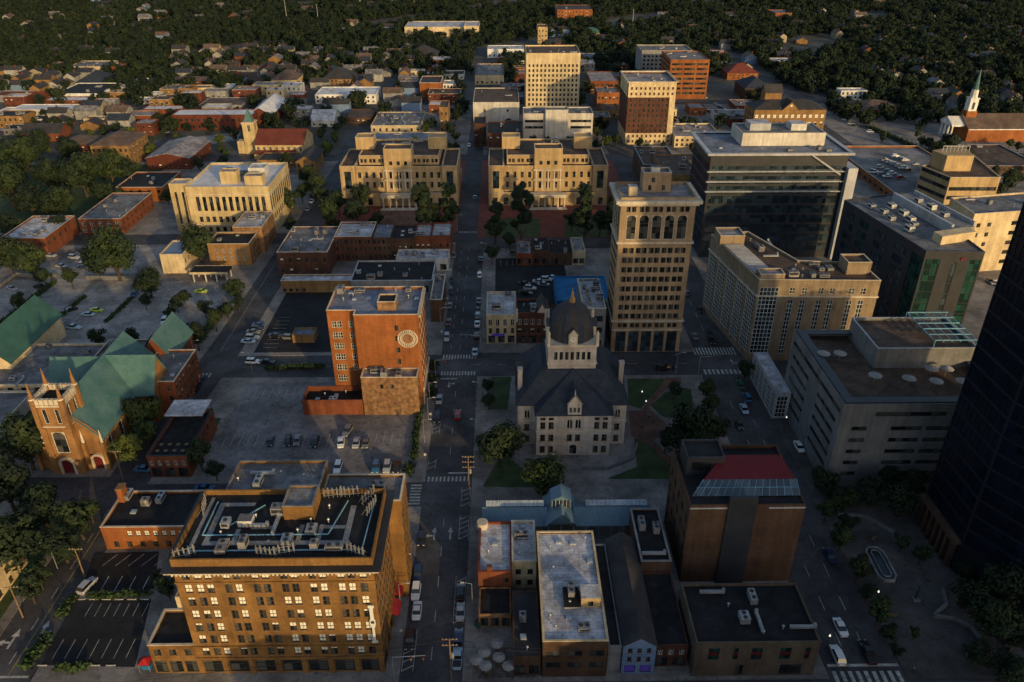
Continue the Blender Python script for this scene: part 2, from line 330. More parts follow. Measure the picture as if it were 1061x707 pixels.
# ------------------------------------------------------------------ buildings
def grid(L, n, zs, w, h, kind, a=0, b=None, pair=0, skip=()):
    """n columns spread over [a,b] of a facade of length L, rows at sill heights zs; pair = gap inside a pair"""
    b = L if b is None else b; out = []
    for r, z in enumerate(zs):
        for i in range(n):
            if (i, r) in skip: continue
            xc = a + (b - a) * (i + .5) / n
            if pair: out += [(xc - (w + pair) / 2, z, w, h, pick(kind)), (xc + (w + pair) / 2, z, w, h, pick(kind))]
            else: out.append((xc, z, w, h, pick(kind)))
    return out
def wall_face(mb, p0, p1, z0, z1, wins, m, depth=.22):
    u = Vector((p1[0] - p0[0], p1[1] - p0[1])); L = u.length; u /= L; nn = Vector((u.y, -u.x))
    def P(a, z, d=0): q = Vector(p0) + u * a - nn * d; return (q.x, q.y, z)
    rects = [(x - w / 2, x + w / 2, z, z + h) for x, z, w, h, k in wins]
    xs = sorted({0.0, L, *[r[0] for r in rects], *[r[1] for r in rects]}); zs = sorted({z0, z1, *[r[2] for r in rects], *[r[3] for r in rects]})
    for q in range(len(zs) - 1):
        zc = (zs[q] + zs[q + 1]) / 2
        act = [r for r in rects if r[2] < zc < r[3]]
        st = None
        for i in range(len(xs) - 1):
            xc = (xs[i] + xs[i + 1]) / 2; hole = any(r[0] < xc < r[1] for r in act)
            if hole:
                if st is not None: mb.face([P(st, zs[q]), P(xs[i], zs[q]), P(xs[i], zs[q + 1]), P(st, zs[q + 1])], m); st = None
            elif st is None: st = xs[i]
        if st is not None: mb.face([P(st, zs[q]), P(L, zs[q]), P(L, zs[q + 1]), P(st, zs[q + 1])], m)
    for a, b, c, d in rects:
        mb.face([P(a, c), P(a, d), P(a, d, depth), P(a, c, depth)][::-1], m); mb.face([P(b, c), P(b, d), P(b, d, depth), P(b, c, depth)], m)
        mb.face([P(a, c), P(b, c), P(b, c, depth), P(a, c, depth)], m); mb.face([P(a, d), P(b, d), P(b, d, depth), P(a, d, depth)][::-1], m)
FOOT = []
def shell(root, poly, h, wall, roof, facades={}, parapet=.7, coping=None, zb=0, names=('wall', 'roof'), wcap=100, hole_mats=None):
    """walls with real window openings, flat roof behind a parapet; poly is local CCW"""
    mb = MB(); n = len(poly); pw = offset(poly, .3); rz = h - parapet; wl = []
    for i in range(n):
        p0, p1 = poly[i], poly[(i + 1) % n]
        wins = facades.get(i, []); L = math.dist(p0, p1)
        ok = [x for x in wins if x[0] - x[2] / 2 > .05 and x[0] + x[2] / 2 < L - .05 and x[1] >= zb and x[1] + x[3] < h - .1]
        wall_face(mb, p0, p1, zb, h, ok, wall)
        ang = math.atan2(p1[1] - p0[1], p1[0] - p0[0])
        for x, z, w_, h_, k in ok:
            wl.append((p0[0] + math.cos(ang) * x, p0[1] + math.sin(ang) * x, z, ang, w_, h_, k))
        if parapet > 0:
            q0, q1 = pw[i], pw[(i + 1) % n]
            mb.face([(*q1, rz - .3), (*q0, rz - .3), (*q0, h), (*q1, h)], wall)
            mb.face([(*p0, h), (*p1, h), (*q1, h), (*q0, h)], wall)
    mb.build(names[0], root)
    rb = MB(); rb.face([(*p, rz) for p in (pw if parapet > 0 else poly)], roof); rb.build(names[1], root)
    if coping:
        cb = MB(); ring(cb, poly, .08, .36, h + .003, h + .14, coping); cb.build('coping', root)
    for x, y, z, ang, w_, h_, k in wl[:wcap]: inst('window', win_mesh(w_, h_, k), root, (x, y, z), ang)
    if len(wl) > wcap:
        sb = MB()
        for x, y, z, ang, w_, h_, k in wl[wcap:]:
            mt = Matrix.Translation((x, y, z)) @ Matrix.Rotation(ang, 4, 'Z'); win_geo(sb, w_, h_, k, lambda p: tuple(mt @ Vector(p)))
        o = sb.build('windows', root); o['kind'] = 'stuff'
    return wl
def rect(x0, x1, y0, y1): return [(x0, y0), (x1, y0), (x1, y1), (x0, y1)]
def building(name, label, cat, b, wall, roof, facades={}, parapet=.7, coping=None, group=None, clut=0, wcap=100):
    """b = (x0,x1,y0,y1,h) axis-aligned. facades 0 front,1 right,2 back,3 left. returns root and local half sizes"""
    x0, x1, y0, y1, h = b; FOOT.append((x0, x1, y0, y1))
    root = thing(name, label, cat, ((x0 + x1) / 2, (y0 + y1) / 2, 0), 0, group)
    W, D = (x1 - x0) / 2, (y1 - y0) / 2
    shell(root, rect(-W, W, -D, D), h, wall, roof, facades, parapet, coping, wcap=wcap)
    if clut: clutter(root, -W + 1.2, W - 1.2, -D + 1.2, D - 1.2, h - parapet, clut)
    return root, W, D
def pbuilding(name, label, cat, poly, h, wall, roof, facades={}, parapet=.7, coping=None, clut=0, wcap=100):
    cx = sum(p[0] for p in poly) / len(poly); cy = sum(p[1] for p in poly) / len(poly)
    FOOT.append((min(p[0] for p in poly), max(p[0] for p in poly), min(p[1] for p in poly), max(p[1] for p in poly)))
    root = thing(name, label, cat, (cx, cy, 0)); loc = [(x - cx, y - cy) for x, y in poly]
    shell(root, loc, h, wall, roof, facades, parapet, coping, wcap=wcap)
    if clut:
        xs = sorted(p[0] for p in loc); ys = sorted(p[1] for p in loc); clutter(root, xs[len(xs) // 2 - 1] + 1, xs[-1] - 3, ys[0] + 3, ys[len(ys) // 2] - 1, h - parapet, clut)
    return root, cx, cy
CR = random.Random(11)
AC = {}
def ac_mesh(w, d, h, c):
    k = (round(w, 1), round(d, 1), round(h, 1), c)
    if k in AC: return AC[k]
    m = MB(); m.box(-w / 2, w / 2, -d / 2, d / 2, .25, h, c); m.box(-w / 2 + .1, w / 2 - .1, -d / 2 + .1, d / 2 - .1, 0, .247, 'dkmetal')
    for i in range(max(1, int(w / 1.1))):
        x = -w / 2 + w * (i + .5) / max(1, int(w / 1.1)); m.cyl((x, 0, h), (x, 0, h + .12), .38, .38, 'dkmetal', 10)
    m.box(-w / 2 + .2, w / 2 - .2, -d / 2 - .02, -d / 2 - .001, h * .45, h * .85, 'dkmetal'); AC[k] = m.mesh('air_conditioner'); return AC[k]
VENT = None
def clutter(root, x0, x1, y0, y1, z, n):
    global VENT
    if VENT is None:
        m = MB(); m.cyl((0, 0, 0), (0, 0, .8), .14, .14, 'metal', 8); m.cyl((0, 0, .8), (0, 0, .95), .28, .2, 'metal', 8); VENT = m.mesh('vent_pipe')
        m = MB(); m.box(-.6, .6, -.6, .6, 0, .35, 'metal'); m.face([(-.5, -.5, .354), (.5, -.5, .354), (.5, .5, .354), (-.5, .5, .354)], 'skin'); AC['h'] = m.mesh('roof_hatch')
        m = MB(); m.box(-2.4, 2.4, -.3, .3, .3, .8, 'metal')
        for x in (-2, 0, 2): m.box(x - .06, x + .06, -.25, .25, 0, .298, 'dkmetal')
        m.box(1.9, 2.38, -.28, .28, .803, 1.3, 'metal'); AC['d'] = m.mesh('duct')
    used = []
    for i in range(n):
        for _ in range(12):
            x, y = CR.uniform(x0, x1), CR.uniform(y0, y1)
            if all(abs(x - a) > 2.2 or abs(y - b) > 1.8 for a, b in used): break
        used.append((x, y)); r = CR.random()
        if r < .42: inst('air_conditioner', ac_mesh(CR.choice((1.5, 2.2, 3.0)), CR.choice((1.3, 1.8)), CR.choice((1.1, 1.5, 1.9)), CR.choice(('metal', 'dkconcrete', 'dkconcrete', 'pinkroof'))), root, (x, y, z), CR.choice((0, R(90))))
        elif r < .75: inst('vent_pipe', VENT, root, (x, y, z))
        elif r < .88: inst('roof_hatch', AC['h'], root, (x, y, z))
        else: inst('duct', AC['d'], root, (x, y, z), CR.choice((0, R(90))))
def band(root, poly, z0, z1, outd, m, name='cornice'):
    mb = MB(); ring(mb, poly, outd, -.002, z0, z1, m); return mb.build(name, root)
# ================================================================== ground, streets, blocks
g = MB(); g.face([(-3000, -600, 0), (3000, -600, 0), (3000, 4000, 0), (-3000, 4000, 0)], 'soil'); struct(g.build('ground'))
g = MB(); g.face([(-330, -120, .02), (340, -120, .02), (340, 660, .02), (-330, 660, .02)], 'asphalt')
g.face([(-19, 660, .02), (-8, 660, .02), (-16, 800, .02), (-27, 800, .02)], 'asphalt')
g.face([(-27, 800, .02), (-16, 800, .02), (20, 1500, .02), (10, 1500, .02)], 'asphalt')
g.face([(200, 660, .02), (214, 660, .02), (330, 1500, .02), (318, 1500, .02)], 'asphalt')
g.face([(-128, 660, .02), (-118, 660, .02), (-160, 1400, .02), (-170, 1400, .02)], 'asphalt')
struct(g.build('road'))
KERB = .15
def block(poly, m='walk', name='pavement'):
    p = MB(); p.prism(poly, 0, KERB, m); return struct(p.build(name))
block([(-87, 95), (-19.6, 95), (-19.6, 143), (-88, 143)])
block([(-87.5, 152), (-19.6, 152), (-19.6, 201), (-84.5, 201)])
block([(-83.5, 214), (-19.6, 214), (-19.6, 306), (-81.5, 306)])
block(rect(-8, 59.5, 95, 201)); block(rect(-8, 60.5, 215, 300))
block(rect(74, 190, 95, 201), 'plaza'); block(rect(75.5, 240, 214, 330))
block([(-230, 95), (-98, 95), (-99, 146), (-230, 146)]); block([(-280, 155), (-98, 155), (-94, 220), (-92.5, 306), (-280, 306)])
block([(-80, 318), (-20, 318), (-20, 425), (-78, 425)], 'redpave'); block(rect(-11, 60, 312, 425), 'redpave')
block([(-280, 318), (-92, 318), (-90, 425), (-280, 425)])
block(rect(76, 185, 344, 425)); block(rect(-230, 180, -90, 78))
for x0, x1, y0, y1 in ((-78, -20, 437, 560), (-11, 60, 437, 560), (76, 185, 437, 560), (-280, -92, 437, 560), (-280, -92, 574, 640), (-78, -20, 574, 640), (-9, 60, 574, 640), (76, 190, 574, 640), (205, 320, 437, 560), (205, 320, 330, 425)):
    block(rect(x0, x1, y0, y1), 'soil' if x0 < -250 or y0 > 570 else 'walk')
Z1 = KERB + .025
def sheet(poly, m, name, z=Z1):
    p = MB(); p.face([(x, y, z) for x, y in poly], m); return struct(p.build(name))
sheet(rect(-76, -22.6, 154.5, 198), 'lot', 'parking_lot')
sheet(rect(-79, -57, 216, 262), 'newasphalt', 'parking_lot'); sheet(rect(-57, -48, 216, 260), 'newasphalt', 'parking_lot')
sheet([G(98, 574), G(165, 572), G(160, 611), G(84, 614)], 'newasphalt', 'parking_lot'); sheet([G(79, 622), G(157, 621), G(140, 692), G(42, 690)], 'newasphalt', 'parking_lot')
sheet(rect(-152, -101, 218, 270), 'lotb', 'parking_lot'); sheet(rect(-205, -154, 214, 272), 'lotb', 'parking_lot')
sheet(rect(-175, -120, 277, 303), 'lotb', 'parking_lot')
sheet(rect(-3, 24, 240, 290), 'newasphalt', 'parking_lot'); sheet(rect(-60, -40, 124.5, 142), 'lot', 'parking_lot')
sheet([G(935, 105), G(1060, 105), G(1045, 128), G(905, 122)], 'lot', 'parking_lot', .05)
for pts in ([(96, 131), (178, 103), (196, 105), (112, 137)], [(258, 110), (300, 92), (316, 84), (326, 86), (312, 98), (272, 116)], [(0, 128), (60, 130), (58, 136), (0, 136)], [(196, 143), (250, 137), (246, 146), (200, 152)], [(110, 78), (180, 92), (176, 97), (104, 84)], [(30, 72), (66, 77), (60, 84), (24, 80)]): sheet([G(*p) for p in pts], 'lotb', 'parking_lot', Z1 + .02)
# lawns and courthouse plaza
def curve(pts): return [G(*p) for p in pts]
for pts in ([(651, 420), (650, 393), (688, 393), (686, 402), (676, 410), (664, 424)], [(674, 421), (688, 408), (706, 402), (716, 404), (719, 428), (700, 434), (686, 432)],
            [(598, 497), (628, 497), (660, 484), (657, 455), (672, 455), (680, 470), (697, 484), (696, 497)], [(507, 425), (509, 391), (530, 391), (526, 425)], [(500, 505), (520, 470), (534, 480), (560, 500), (560, 506)]):
    sheet(curve(pts), 'grass', 'lawn')
sheet(curve([(651, 426), (664, 426), (690, 392), (706, 392), (706, 398), (690, 404), (672, 423), (690, 440), (690, 452), (676, 456), (690, 470), (704, 482), (698, 486), (672, 462), (654, 452)]), 'brickpave', 'plaza_path', Z1 + .01)
for pts in ([(503, 246), (560, 246), (560, 227), (506, 227)], [(585, 246), (640, 246), (640, 227), (585, 227)]): sheet(curve(pts), 'grass', 'lawn')
sheet([(-58, 322), (-30, 322), (-30, 345), (-58, 345)], 'brickpave', 'plaza_path')
sheet(rect(-230, -100.5, 96.5, 141), 'grass', 'lawn'); sheet([(-84, 156), (-78, 156), (-78, 180), (-82, 180)], 'grass', 'lawn')
sheet(rect(-275, -210, 160, 210), 'grass', 'lawn'); sheet(rect(-275, -180, 321, 420), 'grass', 'lawn'); sheet(rect(-178, -135, 276, 304), 'walk', 'path', .16)
# ------------------------------------------------------------------ painted markings (all lie on the streets)
mk = MB(); ZR = .045
def dash(x0, x1, y0, y1, m='mark', z=ZR): mk.face([(x0, y0, z), (x1, y0, z), (x1, y1, z), (x0, y1, z)], m)
def zebra(x0, x1, y0, y1, n, along='x', z=ZR):
    for i in range(n):
        if along == 'x': a = x0 + (x1 - x0) * (i + .22) / n; dash(a, a + (x1 - x0) * .5 / n, y0, y1, z=z)
        else: a = y0 + (y1 - y0) * (i + .22) / n; dash(x0, x1, a, a + (y1 - y0) * .5 / n, z=z)
zebra(-19.2, -8.4, 92.2, 95.2, 11); zebra(-19.2, -8.4, 152.2, 154, 11); zebra(-19.2, -8.4, 201.8, 204, 12); zebra(-19.2, -8.4, 211.6, 214, 12)
zebra(-22.8, -20.2, 143.6, 151.4, 7, 'y'); zebra(60, 73.6, 213, 217.6, 14); zebra(60.5, 73.6, 201.5, 204.2, 10); zebra(60.2, 73.5, 93.4, 96.6, 9); zebra(-97, -88, 201.5, 204, 8)
zebra(-19, -9.5, 318, 319.6, 9); dash(60.2, 73.5, 97.6, 98.2); dash(-19, -14, 199.6, 200.1); dash(-14, -8.5, 155.2, 155.7); dash(-97.3, -88, 97, 97.5)
for y in range(100, 300, 9):
    if 140 < y < 156 or 196 < y < 216: continue
    dash(-14.08, -13.95, y, y + 3)
for y in range(218, 300, 7): dash(-16.9, -16.78, y, y + 2.5)
for y in range(102, 192, 9): dash(64.4, 64.53, y, y + 3.5); dash(68.6, 68.73, y, y + 3.5)
for y in range(220, 320, 9): dash(66.4, 66.53, y, y + 3.5)
for y in range(100, 143, 8): dash(-93.1, -92.98, y, y + 3)
dash(-91.9, -91.8, 97, 143, 'ymark'); dash(-89.9, -89.8, 217, 300, 'mark')
for x in range(-10, 60, 8): dash(x, x + 3, 207.9, 208.05); 
for x in range(-80, -22, 8): dash(x, x + 3, 207.4, 207.52, 'ymark')
for x0, x1, y0, y1 in ((-19.4, -17.2, 97.5, 107), (-10.4, -8.2, 132, 140), (-10.4, -8.2, 108.5, 121), (-19.4, -17.4, 157, 161), (-19.4, -17.4, 172, 178), (-10.4, -8.2, 143, 150)):
    dash(x0, x0 + .1, y0, y1); dash(x1 - .1, x1, y0, y1); k = int((y1 - y0) / 1.6)
    for i in range(k):
        a = y0 + (y1 - y0) * i / k; mk.face([(x0, a, ZR + .01), (x1, a + 1.3, ZR + .01), (x1, a + 1.5, ZR + .01), (x0, a + .2, ZR + .01)], 'mark')
def arrow(x, y, s=1, turn=0, flip=1):
    q = lambda px, py: (x + px * s, y + py * s * flip, ZR + .02)
    mk.face([q(-.12, 0), q(.12, 0), q(.12, 1.6), q(-.12, 1.6)], 'mark'); mk.face([q(-.42, 1.6), q(.42, 1.6), q(0, 2.7)], 'mark')
    if turn: mk.face([q(0, .7), q(turn * .8, .7), q(turn * .8, .95), q(0, .95)], 'mark'); mk.face([q(turn * .8, .4), q(turn * .8, 1.25), q(turn * 1.5, .82)], 'mark')
arrow(-15.9, 132, 1.5, -1); arrow(-12.3, 132, 1.5); arrow(-16.2, 198, 1.2, 1, -1); arrow(-95.3, 103.5, 1.8, -1, 1); arrow(-90.6, 106, 1.6, 1); arrow(70.7, 207, 1.2, 1)
struct(mk.build('road_marking'))
mk = MB()
for i in range(24): dash(-74 + i * 2.1, -73.9 + i * 2.1, 167, 172, z=Z1 + .015)
for i in range(22): dash(-72 + i * 2.2, -71.9 + i * 2.2, 190, 195, z=Z1 + .015) if not (-57 < -72 + i * 2.2) else None
for i in range(5):
    a = G(100 + i * 13.5 + 6, 587); b = G(116 + i * 13.5 + 6, 575); mk.face([(a[0], a[1], Z1 + .015), (a[0] + .14, a[1], Z1 + .015), (b[0] + .14, b[1], Z1 + .015), (b[0], b[1], Z1 + .015)], 'mark')
for i in range(4):
    a = G(102 + i * 14.3, 616.5); dash(a[0], a[0] + .14, a[1], a[1] + 5, z=Z1 + .015)
for i in range(7): dash(-85.5 + i * 2.3, -85.4 + i * 2.3, 101, 105.5, z=Z1 + .015); dash(-84 + i * 1.9, -83.9 + i * 1.9, 111, 114.4, z=Z1 + .015)
for x in (-103, -116, -129, -142):
    for i in range(15): dash(x, x + 4.5, 222 + i * 3, 222.1 + i * 3, z=Z1 + .015)
for i in range(10): dash(-1 + i * 2.4, -.9 + i * 2.4, 283, 288, z=Z1 + .015)
for i in range(9): dash(-77, -72.5, 219 + i * 2.6, 219.1 + i * 2.6, z=Z1 + .015)
struct(mk.build('parking_marking'))
# parking stops of the two small lots, low kerbs and hedges round the big lots
for i in range(6):
    x, y = G(84 + i * 13.2, 622); p = MB(); p.box(-.9, .9, -.1, .1, 0, .13, 'mark'); o = p.build('wheel_stop', None, (x, y, Z1)); tag(o, 'white concrete wheel stop along the hedge between the two small lots', 'wheel stop', 'wheel stops of the small lots')
for i, px in enumerate((44, 70, 99, 115)):
    x, y = G(px, 690.5); p = MB(); p.box(-.9, .9, -.1, .1, 0, .13, 'mark'); o = p.build('wheel_stop', None, (x, y, Z1)); tag(o, 'white wheel stop along the street end of the lower small lot', 'wheel stop', 'wheel stops at the street')
HR = random.Random(5)
def hedge(pts, wd, ht, label):
    m = MB()
    for a, b in zip(pts, pts[1:]):
        L = math.dist(a, b); n = max(2, int(L / .8))
        for i in range(n):
            t = (i + .5) / n; x = a[0] + (b[0] - a[0]) * t + HR.uniform(-.2, .2); y = a[1] + (b[1] - a[1]) * t + HR.uniform(-.2, .2)
            for k in range(26):
                u, v, q = HR.gauss(0, wd * .32), HR.gauss(0, wd * .32), HR.uniform(.1, ht * HR.uniform(.7, 1.1)); d = Vector((HR.gauss(0, 1), HR.gauss(0, 1), HR.gauss(.4, 1))).normalized(); e = d.orthogonal().normalized() * .3; f = d.cross(e)
                c = Vector((x + u, y + v, KERB + q)); m.face([c - e - f, c + e - f, c + e + f, c - e + f], 'hedge')
    tag(m.build('hedge'), label, 'hedge')
hedge([G(92, 619), G(155, 617)], 1.2, 1.0, 'clipped hedge strip between the two small asphalt lots left of the brown hotel')
hedge([G(78, 620), G(62, 640)], 1.8, 1.0, 'short hedge on the kerb island at the left corner of the small lot')
hedge([G(50, 660), G(26, 694)], 1.8, 1.2, 'hedge strip beside the lower small lot along the left street')
hedge([G(60, 694), G(90, 694)], 1.4, 1.1, 'yellowish hedge along the street end of the lower small lot')
hedge([G(429, 476), G(432, 448), G(436, 424)], 1.2, .9, 'thin hedge between the big parking lot and the main street pavement')
hedge([G(423, 492), G(424, 481)], 2.4, .7, 'small green bed at the alley corner of the big parking lot')
hedge([G(62, 330), G(76, 318), G(88, 308)], 1.0, .8, 'ragged hedge strip dividing the pale parking lots at left')
hedge([G(110, 335), G(128, 318), G(140, 306)], 1.0, .7, 'ragged weed strip dividing the pale lots nearer the left street')
hedge([G(0, 338), G(20, 322), G(42, 305), G(58, 293)], 1.6, 1.2, 'overgrown hedge along the far left edge of the pale lots')
hedge([G(275, 383), G(335, 381)], 1.4, 1.0, 'hedge along the cross street at the edge of the big parking lot')
hedge([(-152, 213.5), (-118, 214)], 1.8, 1.6, 'dark shrub row behind the church school at the near edge of the pale lots')
hedge([(-98.5, 222), (-98, 246)], 2.2, 1.8, 'dark shrub row along the left street beside the pale lot')
hedge([G(900, 133), G(960, 160), G(985, 178)], 3.5, 2.2, 'long dark shrub row between the avenue and the rooftop parking deck')
# ================================================================== foreground and downtown buildings
def rootxy(root, x, y): return (x - root.location.x, y - root.location.y)
# ---- brown hotel-like block with antennas
hz = [5.0, 8.2, 11.3, 14.5, 17.7, 20.8, 24.0]
def hotel_front(L): 
    c = [1.9] + [L * (k + .5) / 6.0 * .86 + L * .07 for k in range(6)] + [L - 1.9]; out = []
    for z in hz:
        for i, x in enumerate(c):
            if i in (0, 7): out.append((x, z, 1.3, 2.0, pick('mix')))
            else: out += [(x - .88, z, 1.25, 2.0, pick('mix')), (x + .88, z, 1.25, 2.0, pick('mix'))]
    out += [(L * (k + .5) / 7, .5, 3.6, 3.0, 'store') for k in range(7)]
    return out
hx0, hx1, hy0, hy1 = -56.2, -22.3, 97.6, 115.6
hroot, HW, HD = building('apartment_block', 'eight storey ochre brick block with antennas along its black roof left of the main street', 'apartment block', (hx0, hx1, hy0, hy1, 28.6), 'hotelbrick', 'droof',
    {0: hotel_front(hx1 - hx0), 1: grid(hy1 - hy0, 5, hz, 1.2, 1.75, 'mixd', pair=.55) + grid(hy1 - hy0, 5, [.5], 3.4, 3, 'store'), 3: grid(hy1 - hy0, 4, hz, 1.2, 1.75, 'mixd', pair=.55)}, parapet=1.1, wcap=134)
hp = rect(-HW, HW, -HD, HD)
band(hroot, hp, 26.2, 26.75, 1.1, 'trim'); band(hroot, hp, 26.752, 27.0, 1.45, 'dkmetal', 'cornice_lip'); band(hroot, hp, 23.1, 23.45, .18, 'hotelbrick', 'string_course'); band(hroot, hp, 7.15, 7.5, .25, 'hotelbrick', 'string_course'); band(hroot, hp, 4.0, 4.45, .2, 'hotelbrick', 'string_course')
m = MB()
for i in range(48): a = -HW + (2 * HW) * i / 48; m.box(a + .1, a + .4, -HD - 1.05, -HD - .3, 25.75, 26.197, 'trim')
for i in range(34): a = -HD + (2 * HD) * i / 34; m.box(HW + .3, HW + 1.05, a + .1, a + .4, 25.75, 26.197, 'trim')
m.build('cornice_bracket', hroot)
for k in range(8):
    x = -HW + 2 * HW * k / 7 ; x = min(max(x, -HW + .45), HW - .45); MB().box(x - .45, x + .45, -HD - .28, -HD - .003, 0, 3.99, 'hotelbrick').build('pilaster', hroot)
for k in range(1, 6):
    y = -HD + 2 * HD * k / 5; y = min(max(y, -HD + .45), HD - .45); MB().box(HW + .003, HW + .28, y - .45, y + .45, 0, 3.99, 'hotelbrick').build('pilaster', hroot)
zr = 27.52
# rear wings of the block
def part_block(root, x0, x1, y0, y1, h, wall, roof, fac={}, parapet=.6, zb=0, coping=None, nm='wing'):
    e = bpy.data.objects.new(nm, None); COL.objects.link(e); e.parent = root
    lx0, ly0 = rootxy(root, x0, y0); lx1, ly1 = rootxy(root, x1, y1)
    mb = MB(); poly = rect(lx0, lx1, ly0, ly1); pw = offset(poly, .3); wl = []
    for i in range(4):
        p0, p1 = poly[i], poly[(i + 1) % 4]; L = math.dist(p0, p1)
        ok = [q for q in fac.get(i, []) if q[0] - q[2] / 2 > .05 and q[0] + q[2] / 2 < L - .05 and q[1] >= zb and q[1] + q[3] < h - .05]
        wall_face(mb, p0, p1, zb, h, ok, wall); ang = math.atan2(p1[1] - p0[1], p1[0] - p0[0])
        wl += [(p0[0] + math.cos(ang) * q[0], p0[1] + math.sin(ang) * q[0], q[1], ang, *q[2:]) for q in ok]
        if parapet: mb.face([(*pw[(i + 1) % 4], h - parapet - .2), (*pw[i], h - parapet - .2), (*pw[i], h), (*pw[(i + 1) % 4], h)], wall); mb.face([(*p0, h), (*p1, h), (*pw[(i + 1) % 4], h), (*pw[i], h)], wall)
    mb.face([(*p, h - parapet) for p in (pw if parapet else poly)], roof)
    if coping: ring(mb, poly, .06, .34, h + .003, h + .13, coping)
    o = mb.mesh(nm); bpy.data.objects.remove(e); ob = bpy.data.objects.new(nm, o); COL.objects.link(ob); ob.parent = root
    for x, y, z, ang, w_, h_, k in wl: inst('window', win_mesh(w_, h_, k), ob, (x, y, z), ang)
    return ob
part_block(hroot, -52.5, -35, 115.602, 125, 28.0, 'hotelbrick', 'groof', {}, .5, 0, 'groof', 'rear_wing')
part_block(hroot, -34.998, -19.7, 115.602, 123.6, 25.5, 'hotelbrick', 'groof', {1: grid(7.9, 2, hz[:-1], 1.2, 1.7, 'mixd', pair=.5)}, .5, 0, 'trim', 'rear_wing')
_pb = BX(292, 324, 525, None, 503, 30.6)
part_block(hroot, _pb[0], _pb[1], _pb[2], min(_pb[3], 115.2), 30.6, 'hotelbrick', 'groof', {}, .3, zr, 'groof', 'penthouse')
part_block(hroot, -47.5, -45, 106.5, 108.5, 28.9, 'offwhite', 'groof', {}, 0, zr, None, 'roof_shed')
m = MB()
def pad(x0, x1, y0, y1): a = rootxy(hroot, x0, y0); b = rootxy(hroot, x1, y1); m.box(a[0], b[0], a[1], b[1], zr + .004, zr + .07, 'dkconcrete')
for r_ in ((-52.5, -51.5, 102, 113), (-51.498, -27, 102, 103), (-28.3, -27.3, 103.05, 112), (-47.6, -46.8, 103.05, 106), (-36.5, -35.7, 103.05, 107), (-33, -32.2, 103.05, 107), (-32.1, -28.4, 106, 106.8), (-54.6, -53.9, 99.5, 114.5), (-45, -41, 106, 106.8), (-51.4, -46, 112.1, 113)): pad(*r_)
m.build('walkway_pad', hroot)
m = MB()
for (xa, ya), (xb, yb) in (((-54, 100.4), (-24.5, 100.4)), ((-24.5, 100.4), (-24.0, 114)), ((-53, 104.2), (-31, 104.2)), ((-31, 104.2), (-29, 113)), ((-53, 104.2), (-53, 113)), ((-49.5, 106), (-44, 112))):
    a = rootxy(hroot, xa, ya); b = rootxy(hroot, xb, yb); m.cyl((*a, zr + .35), (*b, zr + .35), .13, .13, 'blmetal', 6)
m.build('conduit', hroot)
ant = MB()
for i in range(5):
    x = -1.6 + i * .8; ant.cyl((x, 0, 0), (x, 0, 2.4), .05, .05, 'metal', 6); ant.box(x - .14, x + .14, -.18, .02, .7 + (i * 7 % 3) * .25, 2.0 + (i * 5 % 3) * .3, 'concrete')
ant.cyl((-1.9, .12, .5), (1.9, .12, .5), .05, .05, 'metal', 6); ant.cyl((-1.9, .12, 1.7), (1.9, .12, 1.7), .05, .05, 'metal', 6)
for x in (-1.6, 1.6): ant.cyl((x, .1, 1.7), (x, 1.2, 0), .04, .04, 'metal', 6)
am = ant.mesh('antenna_array')
for x, y, a in ((-54.3, 99.2, 20), (-40.5, 99.2, -8), (-37.5, 99.6, 12), (-25.4, 99.4, -25), (-24.3, 110.5, 70), (-25.3, 113.5, 60), (-32, 114.3, 10), (-29, 114.5, 5), (-54.8, 111, 100)):
    inst('antenna_array', am, hroot, (*rootxy(hroot, x, y), zr + .02), R(a))
clutter(hroot, -HW + 6, HW - 7, -HD + 3, -HD + 14, zr, 18); clutter(hroot, -HW + 4, -HW + 19, HD + .8, HD + 6, 27.6, 5); clutter(hroot, HW - 12, HW, HD + 1, HD + 5, 25.0, 3)
m = MB(); L = [(HW + .02, y) for y in (1.5, 6.5)]
for x, y in L: m.face([(x, y, 4.4), (x + 1.6, y, 3.0), (x + 1.6, y + 3.6, 3.0), (x, y + 3.6, 4.4)], 'awning'); m.face([(x, y, 3.0), (x, y, 4.4), (x + 1.6, y, 3.0)], 'awning'); m.face([(x, y + 3.6, 3.0), (x + 1.6, y + 3.6, 3.0), (x, y + 3.6, 4.4)], 'awning'); m.face([(x + 1.6, y, 2.7), (x + 1.6, y + 3.6, 2.7), (x + 1.6, y + 3.6, 3.0), (x + 1.6, y, 3.0)], 'awning')
tag(m.build('awning', hroot), 'red canvas street awning')
# vertical sculpted sign near the right corner of the front
m = MB(); sx = HW - 1.1; sy = -HD - .55
for z0, z1, hw in ((8.6, 9.1, .5), (9.1, 12.6, .2), (12.6, 13.2, .38), (13.2, 14.4, .5), (14.4, 15.0, .34), (15.0, 17.4, .3), (17.4, 18.0, .52)): m.box(sx - hw, sx + hw, sy - .12, sy + .12, z0 + .002, z1, 'signwhite')
for z in (9.4, 13.4, 17): m.box(sx - .05, sx + .05, sy + .122, -HD - .002, z, z + .1, 'dkmetal')
m.box(sx - .3, sx + .3, sy - .125, sy - .122, 13.55, 14.2, 'dkpanel')
m.build('vertical_sign', hroot)
